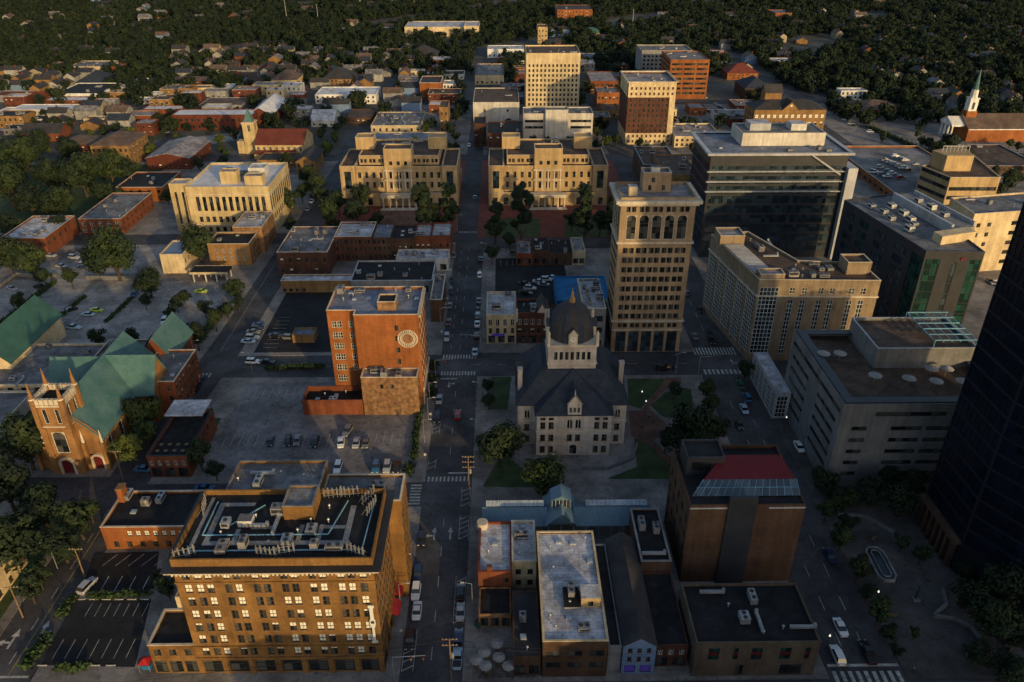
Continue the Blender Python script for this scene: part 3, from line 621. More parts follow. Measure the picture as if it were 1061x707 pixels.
# low wing, penthouse hut at the left
building('shop_building', 'two storey ochre brick wing with black roof at the left foot of the antenna block', 'shop', (-64.6, -56.25, 97.7, 106, 7.6), 'hotelbrick', 'droof', {0: grid(8.3, 3, [4.9], 1.3, 1.6, 'sash') + grid(8.3, 3, [.4], 2.2, 3, 'store'), 3: grid(8.3, 3, [4.9], 1.3, 1.6, 'sash')}, .5, 'trim')
building('stair_hut', 'small pale hut with white roof against the left side of the antenna block', 'hut', (-62.2, -56.3, 106.3, 113, 10.5), 'cream', 'wroof', {0: grid(5.8, 2, [7, 3.5], 1.3, 2, 'cross'), 3: grid(6.5, 2, [6.5], 1.4, 2, 'cross')}, .35)
# flat black roof office with ochre front
r_, W_, D_ = building('office', 'two storey ochre brick office with black flat roof and corner chimney behind the small lots', 'office', (-87.6, -66, 129.8, 141.8, 6.5), 'orangebrick', 'droof', {0: grid(21, 8, [3.9], 1.1, 1.5, 'sashf', 5, 20) + grid(21, 7, [.8], 1.1, 1.6, 'sash', 1, 21), 3: grid(12, 4, [3.9, .8], 1, 1.4, 'sash')}, .5, 'trim', clut=5)
m = MB(); m.box(-W_ + .4, -W_ + 1.7, D_ - 3.4, D_ - 1.2, 5.5, 9.6, 'orangebrick'); m.box(-W_ + .3, -W_ + 1.8, D_ - 3.5, D_ - 1.1, 9.603, 9.85, 'oldbrick'); m.build('chimney', r_)
# corner bar with roof deck
r_, W_, D_ = building('bar', 'small brick corner bar with a roof deck and white rear canopy beside the big lot', 'bar', (-87.4, -77.6, 154.6, 175, 6.6), 'redbrick', 'droof', {0: grid(9.8, 5, [3.8], .9, 1.5, 'archw') + grid(9.8, 3, [.4], 2.4, 2.6, 'store'), 1: grid(20, 6, [3.8], .9, 1.5, 'sash'), 3: grid(20, 6, [3.8], .9, 1.5, 'sash')}, .9, 'dkmetal')
m = MB(); m.box(-W_, W_, D_ - 7, D_ + .3, 9.1, 9.35, 'wroof')
for x in (-W_ + .2, W_ - .2):
    for y in (D_ - 6.8, D_ - .2): m.cyl((x, y, 5.6), (x, y, 9.1), .1, .1, 'dkmetal', 6)
m.build('deck_canopy', r_)
for i in range(8): 
    m = MB(); m.cyl((0, 0, 0), (0, 0, .7), .05, .05, 'dkmetal', 6); m.cyl((0, 0, .7), (0, 0, .76), .5, .5, 'wood', 10); t = m.build('table', r_, (-W_ + 1.8 + (i % 4) * 2.1, -D_ + 2.5 + (i // 4) * 2.6, 5.72))
# ---- seven storey orange brick block with round emblem
zs7 = [6.5, 10, 13.4, 16.8, 20.2, 23.6]
bt = pbuilding('brick_warehouse', 'tall orange brick block with a round cream emblem high on its blank front', 'warehouse', [(-47.6, 188.8), (-40, 188.8), (-39.9, 186), (-22.6, 186), (-22.6, 203.5), (-47.6, 203.5)], 28.8, 'orangebrick', 'blroof',
    {0: grid(7.6, 1, zs7, 1.3, 1.9, 'cross', .6, 4.2, pair=.08) + grid(7.6, 1, zs7[1:], 1.1, 1.9, 'cross', 5, 7.4), 2: grid(17.3, 1, [13.6, 17.2, 20.8, 24], 1.1, 1.6, 'sash', 10.0, 12.4), 3: grid(17.5, 5, zs7, 1.3, 1.9, 'cross'), 5: grid(14.7, 4, zs7, 1.3, 1.9, 'cross')}, .7, 'trim', 0)
r_, bx_, by_ = bt
part_block(r_, -34, -29, 190, 195, 30.6, 'oldbrick', 'droof', {}, .3, 28.1, 'trim', 'penthouse')
clutter(r_, -22, -12, 1, 8, 28.1, 6) if False else clutter(r_, -46 - bx_, -40 - bx_, 195 - by_, 202 - by_, 28.1, 6); clutter(r_, -38 - bx_, -24 - bx_, 196 - by_, 202 - by_, 28.1, 5)
m = MB(); N = 40; ex, ez, ey = -25.9 - bx_, 21.5, 186 - by_ - .06
for ro, ri, mm in ((2.75, 1.75, 'trim'), (1.62, 1.42, 'trim'), (1.2, 0.0, 'oldbrick')):
    for i in range(N):
        a, b = 2 * math.pi * i / N, 2 * math.pi * (i + 1) / N
        P = [(ex + ro * math.cos(a), ey, ez + ro * math.sin(a)), (ex + ro * math.cos(b), ey, ez + ro * math.sin(b)), (ex + ri * math.cos(b), ey, ez + ri * math.sin(b)), (ex + ri * math.cos(a), ey, ez + ri * math.sin(a))]
        m.face(P if ri else P[:3], mm)
for i in range(26):
    a = 2 * math.pi * i / 26; x, z = ex + 2.25 * math.cos(a), ez + 2.25 * math.sin(a); m.box(x - .11, x + .11, ey - .012, ey - .004, z - .3, z + .3, 'brownbrick')
m.build('emblem', r_)
m = MB()
for z in (5.2, 28.0): m.box(-22.6 - bx_ + .003, -22.6 - bx_ + .5, 186 - by_, 203.4 - by_, z, z + .5, 'trim')
for k in range(5):
    y = 186.2 - by_ + k * 4.15; m.box(-22.6 - bx_ + .003, -22.6 - bx_ + .3, y, y + .6, .15, 5.19, 'trim')
m.build('side_trim', r_)
building('warehouse_annex', 'three storey weathered brick annex with grey roof in front of the round emblem block', 'warehouse', (-38.7, -23.4, 181, 185.9, 12.3), 'oldbrick', 'pinkroof', {0: [(5.5, 8.8, .9, 1.3, 'dark'), (8.3, 8.8, .9, 1.3, 'dark')], 1: grid(4.9, 2, [4.5, 8.6], 1, 1.7, 'sash')}, .5, 'trim', clut=3)
building('brick_yard', 'low roofless brick yard wall enclosing a dark court beside the emblem block', 'yard', (-55.6, -39, 181.2, 188.6, 5.0), 'redbrick', 'droof', {}, 1.6, None, clut=6)
# ---- red brick row and church on the left street
r_, _, _ = building('brick_rowhouse', 'dark red brick school wing with rows of windows along the left street beside the church', 'school', (-100.3, -89.6, 182, 199.5, 10.8), 'redbrick', 'groof', {1: grid(17.5, 7, [1.2, 4.6, 7.8], 1, 1.8, 'mixd'), 0: grid(10.7, 3, [4.6, 7.8], 1, 1.7, 'sash')}, .6, 'trim', clut=5)
ch = thing('church', 'brick gothic church with a pinnacled bell tower and green copper roofs', 'church', (-107.5, 157, 0)); FOOT.append((-118, -95, 156, 200))
def CP(x, y): return (x + 107.5, y - 157)
m = MB()
def lw(a, b, z1, wins=[], z0=0, mt='churchbrick'): wall_face(m, CP(*a), CP(*b), z0, z1, wins, mt)
lw((-115.8, 158.5), (-99, 158.5), 10, [(12.7 + .8, .3, 2.2, 4.2, 'archd')]); lw((-99, 158.5), (-99, 196), 9.5, grid(37.5, 6, [3], 1.6, 5, 'arch')); lw((-115.8, 196), (-115.8, 158.5), 9.5, grid(37.5, 6, [3], 1.6, 5, 'arch')); lw((-99, 196), (-115.8, 196), 9.5)
m.face([(*CP(-115.8, 158.5), 10), (*CP(-99, 158.5), 10), (*CP(-101.5, 158.5), 13.2), (*CP(-107.4, 158.5), 18.6), (*CP(-113.3, 158.5), 13.2)], 'churchbrick')
m.build('wall', ch)
for i in range(6): 
    inst('window', win_mesh(1.6, 5, 'arch'), ch, (*CP(-99, 158.5 + 37.5 * (i + .5) / 6), 3), R(90)); inst('window', win_mesh(1.6, 5, 'arch'), ch, (*CP(-115.8, 196 - 37.5 * (i + .5) / 6), 3), R(-90))
m = MB(); a, b = CP(-115.8, 158.6), CP(-99, 196); m.gable(a[0], b[0], a[1], b[1], 9.5, 18.5, 'copper', 'y', None, .25, .5)
a, b = CP(-121, 176.5), CP(-107.4, 189); m.gable(a[0], b[0], a[1], b[1], 9.5, 18.2, 'copper', 'x', 'churchbrick', .25, .4); a, b = CP(-107.4, 178), CP(-94, 189); m.gable(a[0], b[0], a[1], b[1], 9.5, 18.2, 'copper', 'x', 'churchbrick', .25, .4)
m.build('roof', ch)
m = MB(); lw((-120.5, 177), (-115.9, 177), 9.5); lw((-120.5, 188.6), (-120.5, 177), 9.5, [(5.8, 3, 2.4, 5, 'arch')]); m.build('transept', ch); m = MB(); lw((-98.9, 178.5), (-94.4, 178.5), 9.5); lw((-94.4, 178.5), (-94.4, 188.6), 9.5)
m.build('transept', ch)
# tower
tx0, tx1, ty0, ty1 = -111.6, -104.8, 156.6, 163.4
m = MB(); a, b = CP(tx0, ty0), CP(tx1, ty1); tp = rect(a[0], b[0], a[1], b[1])
tw = {0: [(3.4, .2, 2.6, 4.2, 'archd'), (3.4, 6.3, 3.2, 6.2, 'arch'), (1.9, 15, 1.0, 4.2, 'arch'), (4.9, 15, 1.0, 4.2, 'arch')], 1: [(1.9, 15, 1.0, 4.2, 'arch'), (4.9, 15, 1.0, 4.2, 'arch')], 3: [(1.9, 15, 1.0, 4.2, 'arch'), (4.9, 15, 1.0, 4.2, 'arch')], 2: []}
for i in range(4): wall_face(m, tp[i], tp[(i + 1) % 4], 0, 20.6, tw[i], 'churchbrick', .35)
m.face([(*p, 20.3) for p in tp], 'droof')
for (px_, py_), sx_, sy_ in zip(tp, (-1, 1, 1, -1), (-1, -1, 1, 1)):
    m.box(px_ - .75 + .35 * -sx_, px_ + .75 + .35 * -sx_, py_ - .75 - .35 * sy_, py_ + .75 - .35 * sy_, 0, 13.9, 'churchbrick'); m.box(px_ - .55, px_ + .55, py_ - .55, py_ + .55, 13.903, 22, 'churchbrick'); 
m.build('tower', ch)
m = MB()
for i in range(4):
    p0, p1 = Vector(tp[i]), Vector(tp[(i + 1) % 4])
    for k in range(5):
        q = p0 + (p1 - p0) * (.16 + .17 * k); m.box(q.x - .42, q.x + .42, q.y - .42, q.y + .42, 20.6, 22.1, 'trim')
    for z in (13.9, 20.0): 
        pass
ring(m, tp, .2, -.003, 14.0, 14.35, 'trim'); ring(m, tp, .25, -.003, 19.9, 20.35, 'trim'); ring(m, tp, .2, .3, 20.6, 20.9, 'trim')
m.build('battlement', ch)
for p in tp:
    m = MB(); m.cyl((0, 0, 0), (0, 0, .3), .75, .75, 'trim', 8); m.cyl((0, 0, .3), (0, 0, 4.6), .55, .05, 'churchbrick', 8); m.build('pinnacle', ch, (*p, 22))
for f in (0, 1, 3):
    p0, p1 = Vector(tp[f]), Vector(tp[(f + 1) % 4]); an = math.atan2((p1 - p0).y, (p1 - p0).x); u = (p1 - p0).normalized()
    for x, z, w_, h_, k in tw[f]:
        q = p0 + u * x; inst('window' if k == 'arch' else 'door', win_mesh(w_, h_, 'arch'), ch, (q.x, q.y, z), an)
def portal(x, y, w_, h_, label):
    m = MB(); a = CP(x, y); m.box(a[0] - w_ / 2 - .5, a[0] - w_ / 2, a[1] - .6, a[1] - .003, 0, h_ * .7, 'trim'); m.box(a[0] + w_ / 2, a[0] + w_ / 2 + .5, a[1] - .6, a[1] - .003, 0, h_ * .7, 'trim')
    N = 8
    for i in range(N):
        t0, t1 = math.pi * i / N, math.pi * (i + 1) / N; P = []
        for t, r in ((t0, w_ / 2), (t1, w_ / 2), (t1, w_ / 2 + .6), (t0, w_ / 2 + .6)): P.append((a[0] + r * math.cos(t), a[1] - .6, h_ * .7 + r * math.sin(t)))
        m.face(P, 'trim'); m.face([(P[0][0], a[1] - .6, P[0][2]), (P[1][0], a[1] - .6, P[1][2]), (P[1][0], a[1], P[1][2]), (P[0][0], a[1], P[0][2])], 'trim'); m.face([P[3], P[2], (P[2][0], a[1], P[2][2]), (P[3][0], a[1], P[3][2])], 'trim')
    o = m.build('portal', ch); m = MB(); m.box(a[0] - w_ / 2, a[0] - .02, a[1] - .12, a[1] - .05, .1, h_ * .75, 'reddoor'); m.box(a[0] + .02, a[0] + w_ / 2, a[1] - .12, a[1] - .05, .1, h_ * .75, 'reddoor'); m.box(a[0] - w_ / 2, a[0] + w_ / 2, a[1] - .11, a[1] - .06, h_ * .75, h_, 'reddoor'); tag(m.build('door', o), 'arched red church door')
portal(-108.2, 156.6, 2.9, 4.4, ''); portal(-101.5, 158.5, 2.4, 4.2, '')
for x in (-115.8, -113.2, -103.6, -99): 
    m = MB(); a = CP(x, 158.4); m.box(a[0] - .45, a[0] + .45, a[1] - 1.0, a[1] - .004, 0, 8.5 if x > -110 else 7.5, 'churchbrick'); m.cyl((a[0], a[1] - .5, 8.4), (a[0], a[1] - .5, 12.2), .4, .06, 'trim', 6); m.build('buttress', ch)
# church school: flat roofs with green gables
building('church_hall', 'long flat grey roofed church school building left of the copper roofed church', 'school hall', (-160, -121.5, 188.5, 212, 6.0), 'cream', 'groof', {0: grid(38, 10, [1, 3.8], 1.6, 1.3, 'sash')}, .5, 'trim', clut=7)
building('church_hall', 'lower flat roofed school wing directly behind the copper roofed church', 'school hall', (-121.2, -101, 200, 212.5, 7.0), 'redbrick', 'groof', {1: grid(12, 4, [1, 4], 1.2, 1.6, 'sash')}, .5, 'trim', clut=7)
building('church_hall', 'flat roofed pale annex at the left frame edge below the green gabled gymnasium', 'school hall', (-185, -131, 163, 186, 5.6), 'offwhite', 'groof', {0: grid(50, 12, [1.2, 3.4], 1.8, 1.1, 'sash')}, .5, 'trim', clut=8)
r_ = thing('gymnasium', 'gymnasium with long dark green gabled roof at the near edge of the pale lots', 'gymnasium', (-150, 214, 0)); m = MB()
gp = [G(12, 384, 6), G(64, 346, 6)]; FOOT.append((-172, -138, 188, 232))
m = MB(); m.gable(-6.5, 6.5, -16, 14, 8, 14.5, 'dkgreen', 'y', 'cream', .25, .6); m.build('roof', r_); m = MB()
for i, (p0, p1) in enumerate(zip(rect(-6.5, 6.5, -16, 14), rect(-6.5, 6.5, -16, 14)[1:] + [(-6.5, -16)])): wall_face(m, p0, p1, 0, 8, [], 'cream')
m.build('wall', r_)
r_ = thing('parish_house', 'parish house with steep green copper gable between school wing and pale lots', 'parish house', (-100.8, 207, 0)); m = MB(); m.gable(-4.6, 4.6, -9, 7, 9, 15.5, 'copper', 'y', 'redbrick', .25, .5); m.build('roof', r_)
m = MB(); m.prism(rect(-4.6, 4.6, -9, 7), 0, 9, 'redbrick', top=False); m.build('wall', r_)
m = MB(); m.face([(-4.9, -8.5, 8.7), (-.4, -8.5, 15.4), (-.4, -4.5, 15.4), (-4.9, -4.5, 8.7)], 'pinkroof'); m.v = [(x - .25, y, z + .45) for x, y, z in m.v]; m.build('roof_panel', r_)
building('church_office', 'building at the left frame edge behind the tree grove, black roof and tan parapet', 'office', (-125, -103, 110, 126, 6.5), 'cream', 'droof', {1: grid(16, 4, [3.5, .8], 1.2, 1.5, 'sash'), 0: grid(22, 6, [3.5], 1.2, 1.5, 'sash')}, .6, 'trim', clut=4)
building('shop_building', 'tan corner building cut by the left frame edge beside the left street', 'shop', (-116, -100.5, 99, 108.5, 4.5), 'cream', 'droof', {1: grid(9.5, 3, [.6], 1.8, 2.4, 'store')}, .5, 'trim')
# ---- old courthouse with dome
oc = thing('courthouse', 'grey stone courthouse with slate roofs, square drum and dark dome above the lawn', 'courthouse', (17.2, 175, 0)); FOOT.append((2, 33, 161, 190))
def OC(x, y): return (x - 17.2, y - 175)
m = MB(); wl = []
def ow(a, b, z1, wins=[], z0=0):
    a, b = OC(*a), OC(*b); wall_face(m, a, b, z0, z1, wins, 'greystone', .3); u = (Vector(b) - Vector(a)); an = math.atan2(u.y, u.x); u.normalize()
    for x, z, w_, h_, k in wins: wl.append((a[0] + u.x * x, a[1] + u.y * x, z, an, w_, h_, k))
fx0, fx1 = 8.2, 27.0; L = fx1 - fx0
cols = [(2.5,), (9.4,), (16.3,)]
fw_ = []
for xc in (2.6, 16.2): fw_ += [(xc - 1.05, z, 1.3, 2.0, 'sash') for z in (1.0, 4.6, 8.4)] + [(xc + 1.05, z, 1.3, 2.0, 'sash') for z in (1.0, 4.6, 8.4)] + [(xc + s * 1.05, 11.0, 1.3, .8, 'dark') for s in (-1, 1)]
fw_ += [(9.4 - 1.05, 4.6, 1.3, 2.0, 'sash'), (9.4 + 1.05, 4.6, 1.3, 2.0, 'sash'), (9.4 - 1.05, 8.4, 1.5, 2.8, 'archw'), (9.4 + 1.05, 8.4, 1.5, 2.8, 'archw'), (9.4, .4, 2.0, 3.0, 'arch')]
ow((fx0, 162.3), (fx1, 162.3), 12.6, fw_)
ow((3.6, 167), (fx0, 167), 12.6, [(2.3, 8.4, 1.4, 2.6, 'archw'), (2.3, 4.6, 1.3, 2, 'sash'), (2.3, 1, 1.3, 2, 'sash')]); ow((fx1, 167), (31.4, 167), 12.6, [(2.2, 8.4, 1.4, 2.6, 'archw'), (2.2, 4.6, 1.3, 2, 'sash'), (2.2, 1, 1.3, 2, 'sash')])
ow((fx0, 167), (fx0, 162.3), 12.6); ow((fx1, 162.3), (fx1, 167), 12.6, [(2.3, 8.4, 1.2, 2, 'sash'), (2.3, 4.6, 1.2, 2, 'sash')])
ow((31.4, 167), (31.4, 190), 12.6, grid(23, 6, [1, 4.6, 8.4], 1.3, 2, 'sash')); ow((31.4, 190), (3.6, 190), 12.6); ow((3.6, 190), (3.6, 167), 12.6, grid(23, 6, [1, 4.6, 8.4], 1.3, 2, 'sash'))
ring(m, [OC(*p) for p in ((fx0, 162.3), (fx1, 162.3), (fx1, 167), (31.4, 167), (31.4, 190), (3.6, 190), (3.6, 167), (fx0, 167))], .18, -.003, 7.4, 7.75, 'trim')
m.build('wall', oc)
for x, y, z, an, w_, h_, k in wl: inst('window', win_mesh(w_, h_, k), oc, (x, y, z), an)
m = MB(); a, b = OC(3.0, 166.4), OC(32, 190.6); c, d = OC(9.8, 171.2), OC(25.4, 185.4)
q0 = [(a[0], a[1], 12.6), (b[0], a[1], 12.6), (b[0], b[1], 12.6), (a[0], b[1], 12.6)]; q1 = [(c[0], c[1], 20.4), (d[0], c[1], 20.4), (d[0], d[1], 20.4), (c[0], d[1], 20.4)]
for i in range(4): j = (i + 1) % 4; m.face([q0[i], q0[j], q1[j], q1[i]], 'slate')
m.face(q1, 'slate'); m.face(q0[::-1], 'slate')
for sx in (-1, 1): xs_ = (b[0] - 2.6) if sx > 0 else (a[0] + 2.6); m.gable(xs_ - 2.4, xs_ + 2.4, 1.5, 8.5, 13.2, 17.5, 'slate', 'x', 'greystone', .15, .2)
a, b = OC(fx0, 162.3), OC(fx1, 176); xm = (a[0] + b[0]) / 2; e = .6
P = [(a[0] - e, a[1] - e, 12.62), (b[0] + e, a[1] - e, 12.62), (b[0] + e, b[1], 12.62), (a[0] - e, b[1], 12.62)]; T1 = (xm, a[1] + 8.9, 20.7); T2 = (xm, b[1], 20.7)
m.face([P[0], P[1], T1], 'slate'); m.face([P[1], P[2], T2, T1], 'slate'); m.face([P[3], P[0], T1, T2], 'slate'); m.face(P[::-1], 'slate'); m.build('roof', oc)
m = MB(); m.box(xm - 1.7, xm + 1.7, a[1] - .3, a[1] + 4, 12.7, 16.0, 'greystone'); m.face([(xm - 2, a[1] - .35, 16.003), (xm + 2, a[1] - .35, 16.003), (xm, a[1] - .35, 18.9)], 'trim'); m.gable(xm - 1.7, xm + 1.7, a[1] - .3, a[1] + 6, 16.0, 18.6, 'slate', 'y', None, .15, .2)
for x in (-1, 0, 1): m.box(xm + x - .28, xm + x + .28, a[1] - .33, a[1] - .303, 13.6, 15, 'dkpanel')
m.cyl((xm, a[1] - .2, 18.8), (xm, a[1] - .2, 20.2), .2, .04, 'trim', 6); m.build('dormer', oc)
for x, y in ((4.2, 173), (30.8, 176)): m = MB(); a = OC(x, y); m.box(a[0] - .6, a[0] + .6, a[1] - .6, a[1] + .6, 9, 19.6, 'greystone'); m.box(a[0] - .7, a[0] + .7, a[1] - .7, a[1] + .7, 19.603, 20, 'greystone'); m.build('chimney', oc)
# drum
m = MB(); dx0, dx1 = -6.1, 6.1; dp = rect(dx0, dx1, -6.1, 6.1); dwl = []
for i in range(4):
    wi = [(1.9 + k * 1.4, 23.0, .85, 2.3, 'dark') for k in range(7)]; wall_face(m, dp[i], dp[(i + 1) % 4], 18, 27.4, wi, 'greystone', .4); p0, p1 = Vector(dp[i]), Vector(dp[(i + 1) % 4]); an = math.atan2((p1 - p0).y, (p1 - p0).x); u = (p1 - p0).normalized()
    dwl += [((p0 + u * q[0]).x, (p0 + u * q[0]).y, q[1], an) for q in wi]
ring(m, dp, .35, -.003, 26.9, 27.4, 'trim'); ring(m, dp, .25, -.003, 21.8, 22.1, 'trim'); m.face([(*p, 27.4) for p in dp], 'trim')
dr = m.build('drum', oc, (.2, 2.9, 0))
for x, y, z, an in dwl: inst('window', win_mesh(.85, 2.3, 'dark'), dr, (x, y, z), an)
m = MB(); pr = [(5.9, 27.4), (5.75, 29.3), (5.4, 31.2), (4.8, 33.0), (3.9, 34.6), (2.7, 35.7), (1.5, 36.3), (.9, 36.5)]; m.lathe([(r * 1.04, z) for r, z in pr], 'slate', 8); m.lathe([(r * 1.0, z) for r, z in pr], 'shingle', 24); m.build('dome', oc, (.2, 2.9, 0))
m = MB(); m.cyl((0, 0, 36.2), (0, 0, 37.6), .9, .7, 'gold', 8); m.cyl((0, 0, 37.6), (0, 0, 39.3), .55, .3, 'gold', 8); m.cyl((0, 0, 39.3), (0, 0, 41), .15, .04, 'gold', 6); m.build('finial', oc, (.2, 2.9, 0))
for an in range(4):
    m = MB(); m.box(-1.1, 1.1, -6.35, -4, 27.403, 30.2, 'trim'); m.face([(-1.35, -6.36, 30.2), (1.35, -6.36, 30.2), (0, -6.36, 32)], 'trim'); m.gable(-1.1, 1.1, -6.35, -3, 30.2, 31.9, 'slate', 'y', None, .1, .15); m.cyl((0, -6.38, 29), (0, -6.42, 29), .75, .75, 'signwhite', 16); m.cyl((0, -6.42, 29), (0, -6.44, 29), .12, .12, 'dkmetal', 8)
    m.box(-.04, .04, -6.44, -6.425, 29, 29.55, 'dkmetal'); m.box(0, .4, -6.44, -6.426, 28.97, 29.03, 'dkmetal'); m.build('clock_gable', oc, (.2, 2.9, 0), R(90 * an))
for x, y in dp: m = MB(); m.cyl((0, 0, 0), (0, 0, 3.2), .5, .4, 'trim', 8); m.cyl((0, 0, 3.2), (0, 0, 4.2), .5, .03, 'trim', 8); m.build('turret', oc, (x + .2, y + 2.9, 27.3))
# ---- first tall stone tower
rows = [35.0 - 1.2, 30.7, 27.6, 24.5, 21.3, 18.2, 15.1, 12.0]
W0 = 21.6
ff = grid(W0, 5, rows, 1.45, 1.75, 'dark', 1.2, W0 - 1.2, pair=.3) + grid(W0, 5, [46.6], 1.2, 1.6, 'dark', 1.2, W0 - 1.2, pair=.4) + grid(W0, 5, [38.2], 2.8, 7.4, 'arch', 1.6, W0 - 1.6) + grid(W0, 5, [8.9], 1.3, 1.5, 'dark', 1.2, W0 - 1.2, pair=.3) + grid(W0, 5, [.3], 3.2, 7.2, 'bcurtain', .8, W0 - .8)
fb = pbuilding('bank_tower', 'slender tan stone tower with tall arched top windows and white cornice behind the dome', 'tower', [(33.8, 215), (33.8 + W0, 215), (33.8 + W0, 229.5), (33.8, 229.5)], 51, 'towerstone', 'pinkroof', {0: ff, 3: [(x, z, w_, h_, k) for x, z, w_, h_, k in ff if x < 14], 1: [(x, z, w_, h_, k) for x, z, w_, h_, k in ff if x < 14]}, .9, None, 0, 300)
r_, cx_, cy_ = fb; fp = [(x - cx_, y - cy_) for x, y in ((33.8, 215), (33.8 + W0, 215), (33.8 + W0, 229.5), (33.8, 229.5))]
band(r_, fp, 49.4, 50.3, 1.5, 'trim'); band(r_, fp, 48.7, 49.397, .8, 'trim', 'cornice_bed'); band(r_, fp, 36.9, 37.5, .5, 'trim', 'string_course'); band(r_, fp, 11.0, 11.5, .5, 'trim', 'string_course'); band(r_, fp, 8.0, 8.3, .25, 'trim', 'string_course')
part_block(r_, 41, 49.2, 222.5, 227.8, 55.8, 'towerstone', 'groof', {0: grid(8.2, 2, [50.6], 1, 1.5, 'dark') + [(3, 53, 1, 1.4, 'dark')]}, .4, 50.1, 'trim', 'penthouse'); part_block(r_, 43.5, 46, 224, 226, 57, 'offwhite', 'groof', {}, 0, 55.4, None, 'lift_house'); part_block(r_, 36.5, 39, 219, 221.5, 52.8, 'cream', 'wroof', {}, 0, 50.1, None, 'roof_hut')
# ---- twin courthouses
def twin(x0, x1, y0, name_label, seed):
    Wt = x1 - x0; root = thing('court_building', name_label, 'courthouse', ((x0 + x1) / 2, y0, 0)); FOOT.append((x0, x1, y0 - 6, y0 + 40)); a = Wt / 2
    def blk(lx0, lx1, ly0, ly1, z0, z1, fac, par=.8, roof='broof', nm='wing', cop='trim'):
        return part_block(root, lx0 + root.location.x, lx1 + root.location.x, ly0 + y0, ly1 + y0, z1, 'ctstone', roof, fac, par, z0, cop, nm)
    blk(-a, a, 0, 38, 0, 6.4, {0: [(q, .6, 2.2, 3.4, 'store') for q in (3, 8, 13, Wt - 13, Wt - 8, Wt - 3)]}, .5, nm='podium')
    L = Wt - 14
    bays = [(x, z, 1.35, 2.7, 'dark') for z in (8.4, 13.0) for x in [L * (i + .5) / 12 for i in range(12)] if abs(x - L / 2) > 5.2]
    blk(-a + 7, a - 7, 2, 36, 6.41, 18.4, {0: bays + [(L / 2 + s, z, 2.1, 3.2, 'dark') for z in (8.2, 13.0) for s in (-3.2, 0, 3.2)]}, .6, nm='main_block')
    for sx in (-1, 1):
        lo, hi = (-a, -a + 6.9) if sx < 0 else (a - 6.9, a)
        blk(lo, hi, .8, 30, 6.41, 18.9, {0: [(3.45, 8.2, 3.0, 8.2, 'bcurtain')], 1: grid(29, 6, [8.4, 13], 1.4, 2.6, 'dark'), 3: grid(29, 6, [8.4, 13], 1.4, 2.6, 'dark')}, .8, nm='pavilion')
        blk(sx * 17 - 4.2, sx * 17 + 4.2, 16, 24, 22.4, 28.0, {}, .4, 'ctstone', 'penthouse')
    blk(-a + 8.5, a - 8.5, 5, 33, 18.3, 22.6, {0: grid(Wt - 17, 9, [19.3], 1.2, 1.7, 'dark', pair=.5)}, .6, nm='upper_storey')
    blk(-6.4, 6.4, 1.2, 10, 6.42, 26.6, {0: [(6.4 + s, z, 1.9, 3.0, 'dark') for z in (8.2, 13.0) for s in (-3.4, 0, 3.4)] + [(6.4 + s, 19.2, 1.5, 1.8, 'dark') for s in (-3.4, 0, 3.4)]}, .5, nm='centre_bay')
    m = MB(); m.box(-8.5, 8.5, -4, -.01, 5.2, 6.6, 'trim'); 
    for i in range(6): x = -7.5 + i * 3; m.cyl((x, -3.4, .15), (x, -3.4, 5.2), .45, .4, 'trim', 10)
    for z in (12.0, 16.6): m.box(-6.9, 6.9, .6, 1.19, z, z + .5, 'trim')
    for i in range(5): x = -5.6 + i * 2.8; m.box(x - .3, x + .3, .75, 1.19, 7, 16.59, 'trim')
    m.build('portico', root); m = MB()
    for i in range(4): m.box(-8 - i * .3, 8 + i * .3, -5 - i * .4, -4.02 - i * .4, KERB, .15 + .6 - i * .14, 'trim')
    m.build('steps', root); clutter(root, -a + 10, a - 10, 25, 31, 22.0, 6); return root
twin(-74.5, -20.8, 352, 'tan stone court building with red paved forecourt, left of the main street', 1)
twin(-6.5, 48.5, 352, 'tan stone court building with three roof blocks, right of the main street, half in shadow', 2)
# ---- white tower with podium
zz = [17.5 + 2.05 * 0 + i * 2.55 for i in range(-3, 6)]
b = (15.6, 50.4, 528, 560, 39.5)
r_, W_, D_ = building('office_tower', 'square cream office tower with a grid of small dark windows and blank top band', 'office tower', b, 'cream', 'broof', {0: grid(34.8, 13, [6.5 + i * 3.05 for i in range(9)], 1.25, 1.75, 'dark', .8, 34), 1: grid(32, 10, [6.5 + i * 3.05 for i in range(9)], 1.25, 1.75, 'dark')}, .8, None, clut=8, wcap=117)
building('office_podium', 'low pale podium with ribbon windows in front of the cream office tower', 'offices', (12.3, 52.8, 461.6, 478, 17), 'paleface', 'groof', {0: grid(40.5, 1, [11.8, 8.2], 10.5, 1.5, 'ribbon', .5, 12) + grid(40.5, 1, [11.8, 8.2], 12, 1.5, 'ribbon', 27, 40)}, .6, None, clut=7)
building('office_podium', 'small pale lift block rising in the middle of the office podium', 'offices', (25, 38, 459.5, 468, 19.5), 'paleface', 'groof', {}, .5)
